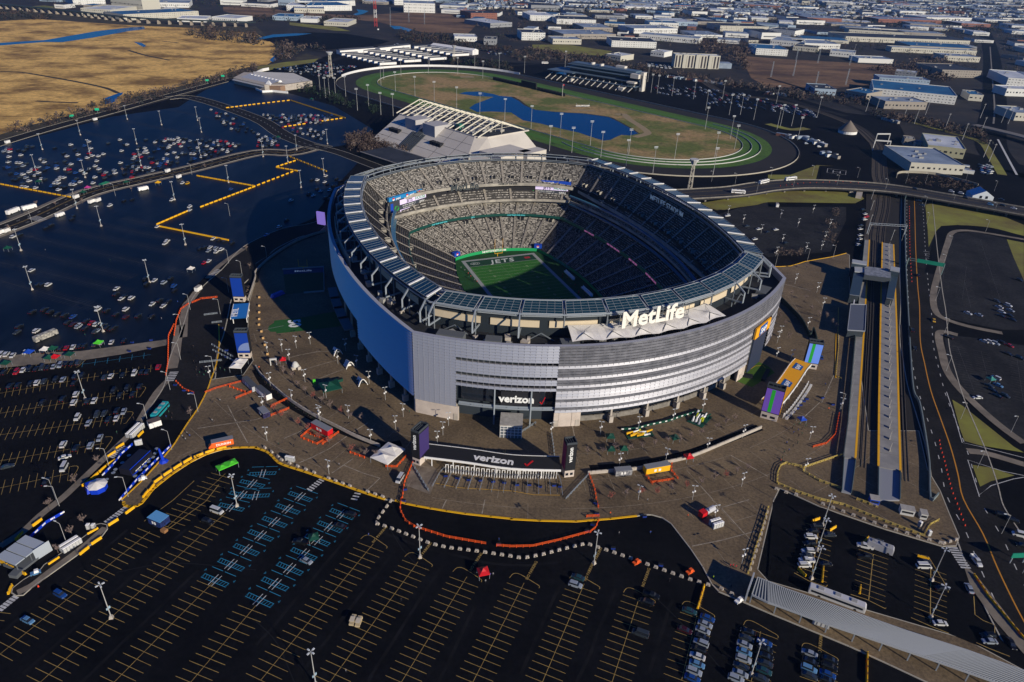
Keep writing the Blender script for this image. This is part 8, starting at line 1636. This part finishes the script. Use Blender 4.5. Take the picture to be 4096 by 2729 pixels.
for k, s_ in enumerate('32:210,900 355,1040 205,1080 340,1095 745,1265 320,410 31:1910,700 1975,690 1905,870 2240,830 2215,800 1200,850 1050,975 765,100 31:1735,205 31:1740,340 32:1375,790 42:970,310 42:775,1480 43:920,295 43:1190,290 43:1165,15 43:1510,150 43:845,130 43:1885,755 43:1355,700 34:510,545 34:540,765 21:990,885 21:1595,1260 21:1450,1410 21:410,795 42:1250,870 42:2015,655 42:1975,710 42:1915,680 42:2040,650 42:2090,350 43:730,30'.split()):
    if ':' in s_: kk = s_.split(':')[0]
    else: s_ = kk+':'+s_
    p = P1(s_); c_ = 'coat_orange' if k in (22, 23, 27) else random.choice(['coat_black', 'coat_grey', 'coat_blue', 'coat_black', 'coat_green']); person(p, random.uniform(0, 6), c_, 'person in %s walking alone' % (('a ' if c_[5] != 'o' else 'an ')+c_[5:]+' coat'), 'people walking alone')
for s_, lb in (('43:1875,580', 'left'), ('43:1900,580', 'middle'), ('43:1925,590', 'right')): person(P1(s_), 1, 'coat_red', 'person in a red coat beside the walkway, %s of three' % lb, 'red coated people')
person(P1('43:1728,680'), 2, 'coat_lime', 'person in a lime vest near the end of the concrete blocks', None); person(P1('34:110,1230'), 2, 'coat_orange', 'person in a bright orange coat at the yellow rail', None); person(P1('32:30,395'), 1, 'coat_orange', 'person in a bright orange coat on the left wall', None)
for k in range(16): q = CEN+SX*random.uniform(27.5, 31)+SY*random.uniform(-42, 25); person(q, 0, random.choice(['coat_black', 'coat_grey', 'coat_red', 'coat_green']), 'person standing on the right sideline of the field', 'people on the right sideline', .2)
for k in range(12): q = CEN-SX*random.uniform(27.5, 31)+SY*random.uniform(20, 45); person(q, 0, random.choice(['coat_black', 'coat_grey', 'coat_red', 'coat_green']), 'person standing on the left sideline of the field', 'people on the left sideline', .2)
# traffic cones along the highway and overpass
def mk_cone(): t = thing('traffic_cone', '', 'cone', group='orange traffic cones'); MB().tube((0, 0, .05), (0, 0, .9), .28, 8, .05).build('cone', mat('cone_red', (.8, .06, .02), .6), t); MB().box((0, 0, 0), (.6, .6, .06), 0).build('base', dark, t); return t
KCo = Kind(mk_cone)
for s_, st_, wh, z in (('34:1535,1040 1545,1110 1575,1200 1610,1350 1650,1500 44:1620,20 1660,130 1700,240', 3.2, 'in the line on the highway', 0), ('24:100,260 300,235 620,220 900,240', 7, 'on the overpass', 5.02), ('24:1265,400 1270,800 1290,1100', 7, 'on the left lane of the highway', 0), ('41:330,745 455,660', 11, 'beside the traffic island', -.2)):
    for c, h in sample(P(s_), st_): KCo.put((*c, z), 0, 'orange traffic cone '+wh)
# HAZE: thin winter air round the whole scene
hz = MB().box((0, 11250, -1.5), (32400, 25800, 320), 0); hm_ = bpy.data.materials.new('thin_air'); hm_.use_nodes = True; n_ = hm_.node_tree; n_.nodes.remove(n_.nodes['Principled BSDF'])
pv = n_.nodes.new('ShaderNodeVolumePrincipled'); pv.inputs['Color'].default_value = (.30, .55, 1, 1); pv.inputs['Density'].default_value = .00004; pv.inputs['Anisotropy'].default_value = .2
n_.links.new(pv.outputs[0], n_.nodes['Material Output'].inputs['Volume']); stuff('haze', hz, hm_, 'thin pale blue haze in the winter air', 'haze')
# ================================================================ final labels: look-alikes are told apart by their order across the view
bpy.context.view_layer.update()
UNITS = 'zero first second third fourth fifth sixth seventh eighth ninth tenth eleventh twelfth thirteenth fourteenth fifteenth sixteenth seventeenth eighteenth nineteenth'.split()
TENS = {2: 'twent', 3: 'thirt', 4: 'fort', 5: 'fift', 6: 'sixt', 7: 'sevent', 8: 'eight', 9: 'ninet'}
def ordw(n):
    if n < 20: return UNITS[n]
    if n > 99: return '%dth' % n
    a, b = divmod(n, 10); return TENS[a]+('ieth' if b == 0 else 'y-'+UNITS[b])
by = {}
for o in THINGS: by.setdefault(o['label'], []).append(o)
for lb, L in by.items():
    if len(L) > 1:
        L.sort(key=lambda o: proj(o.matrix_world.translation)[0])
        for k, o in enumerate(L): o['label'] = '%s, %s from the left' % (lb, ordw(k+1)); o['group'] = o.get('group') or lb
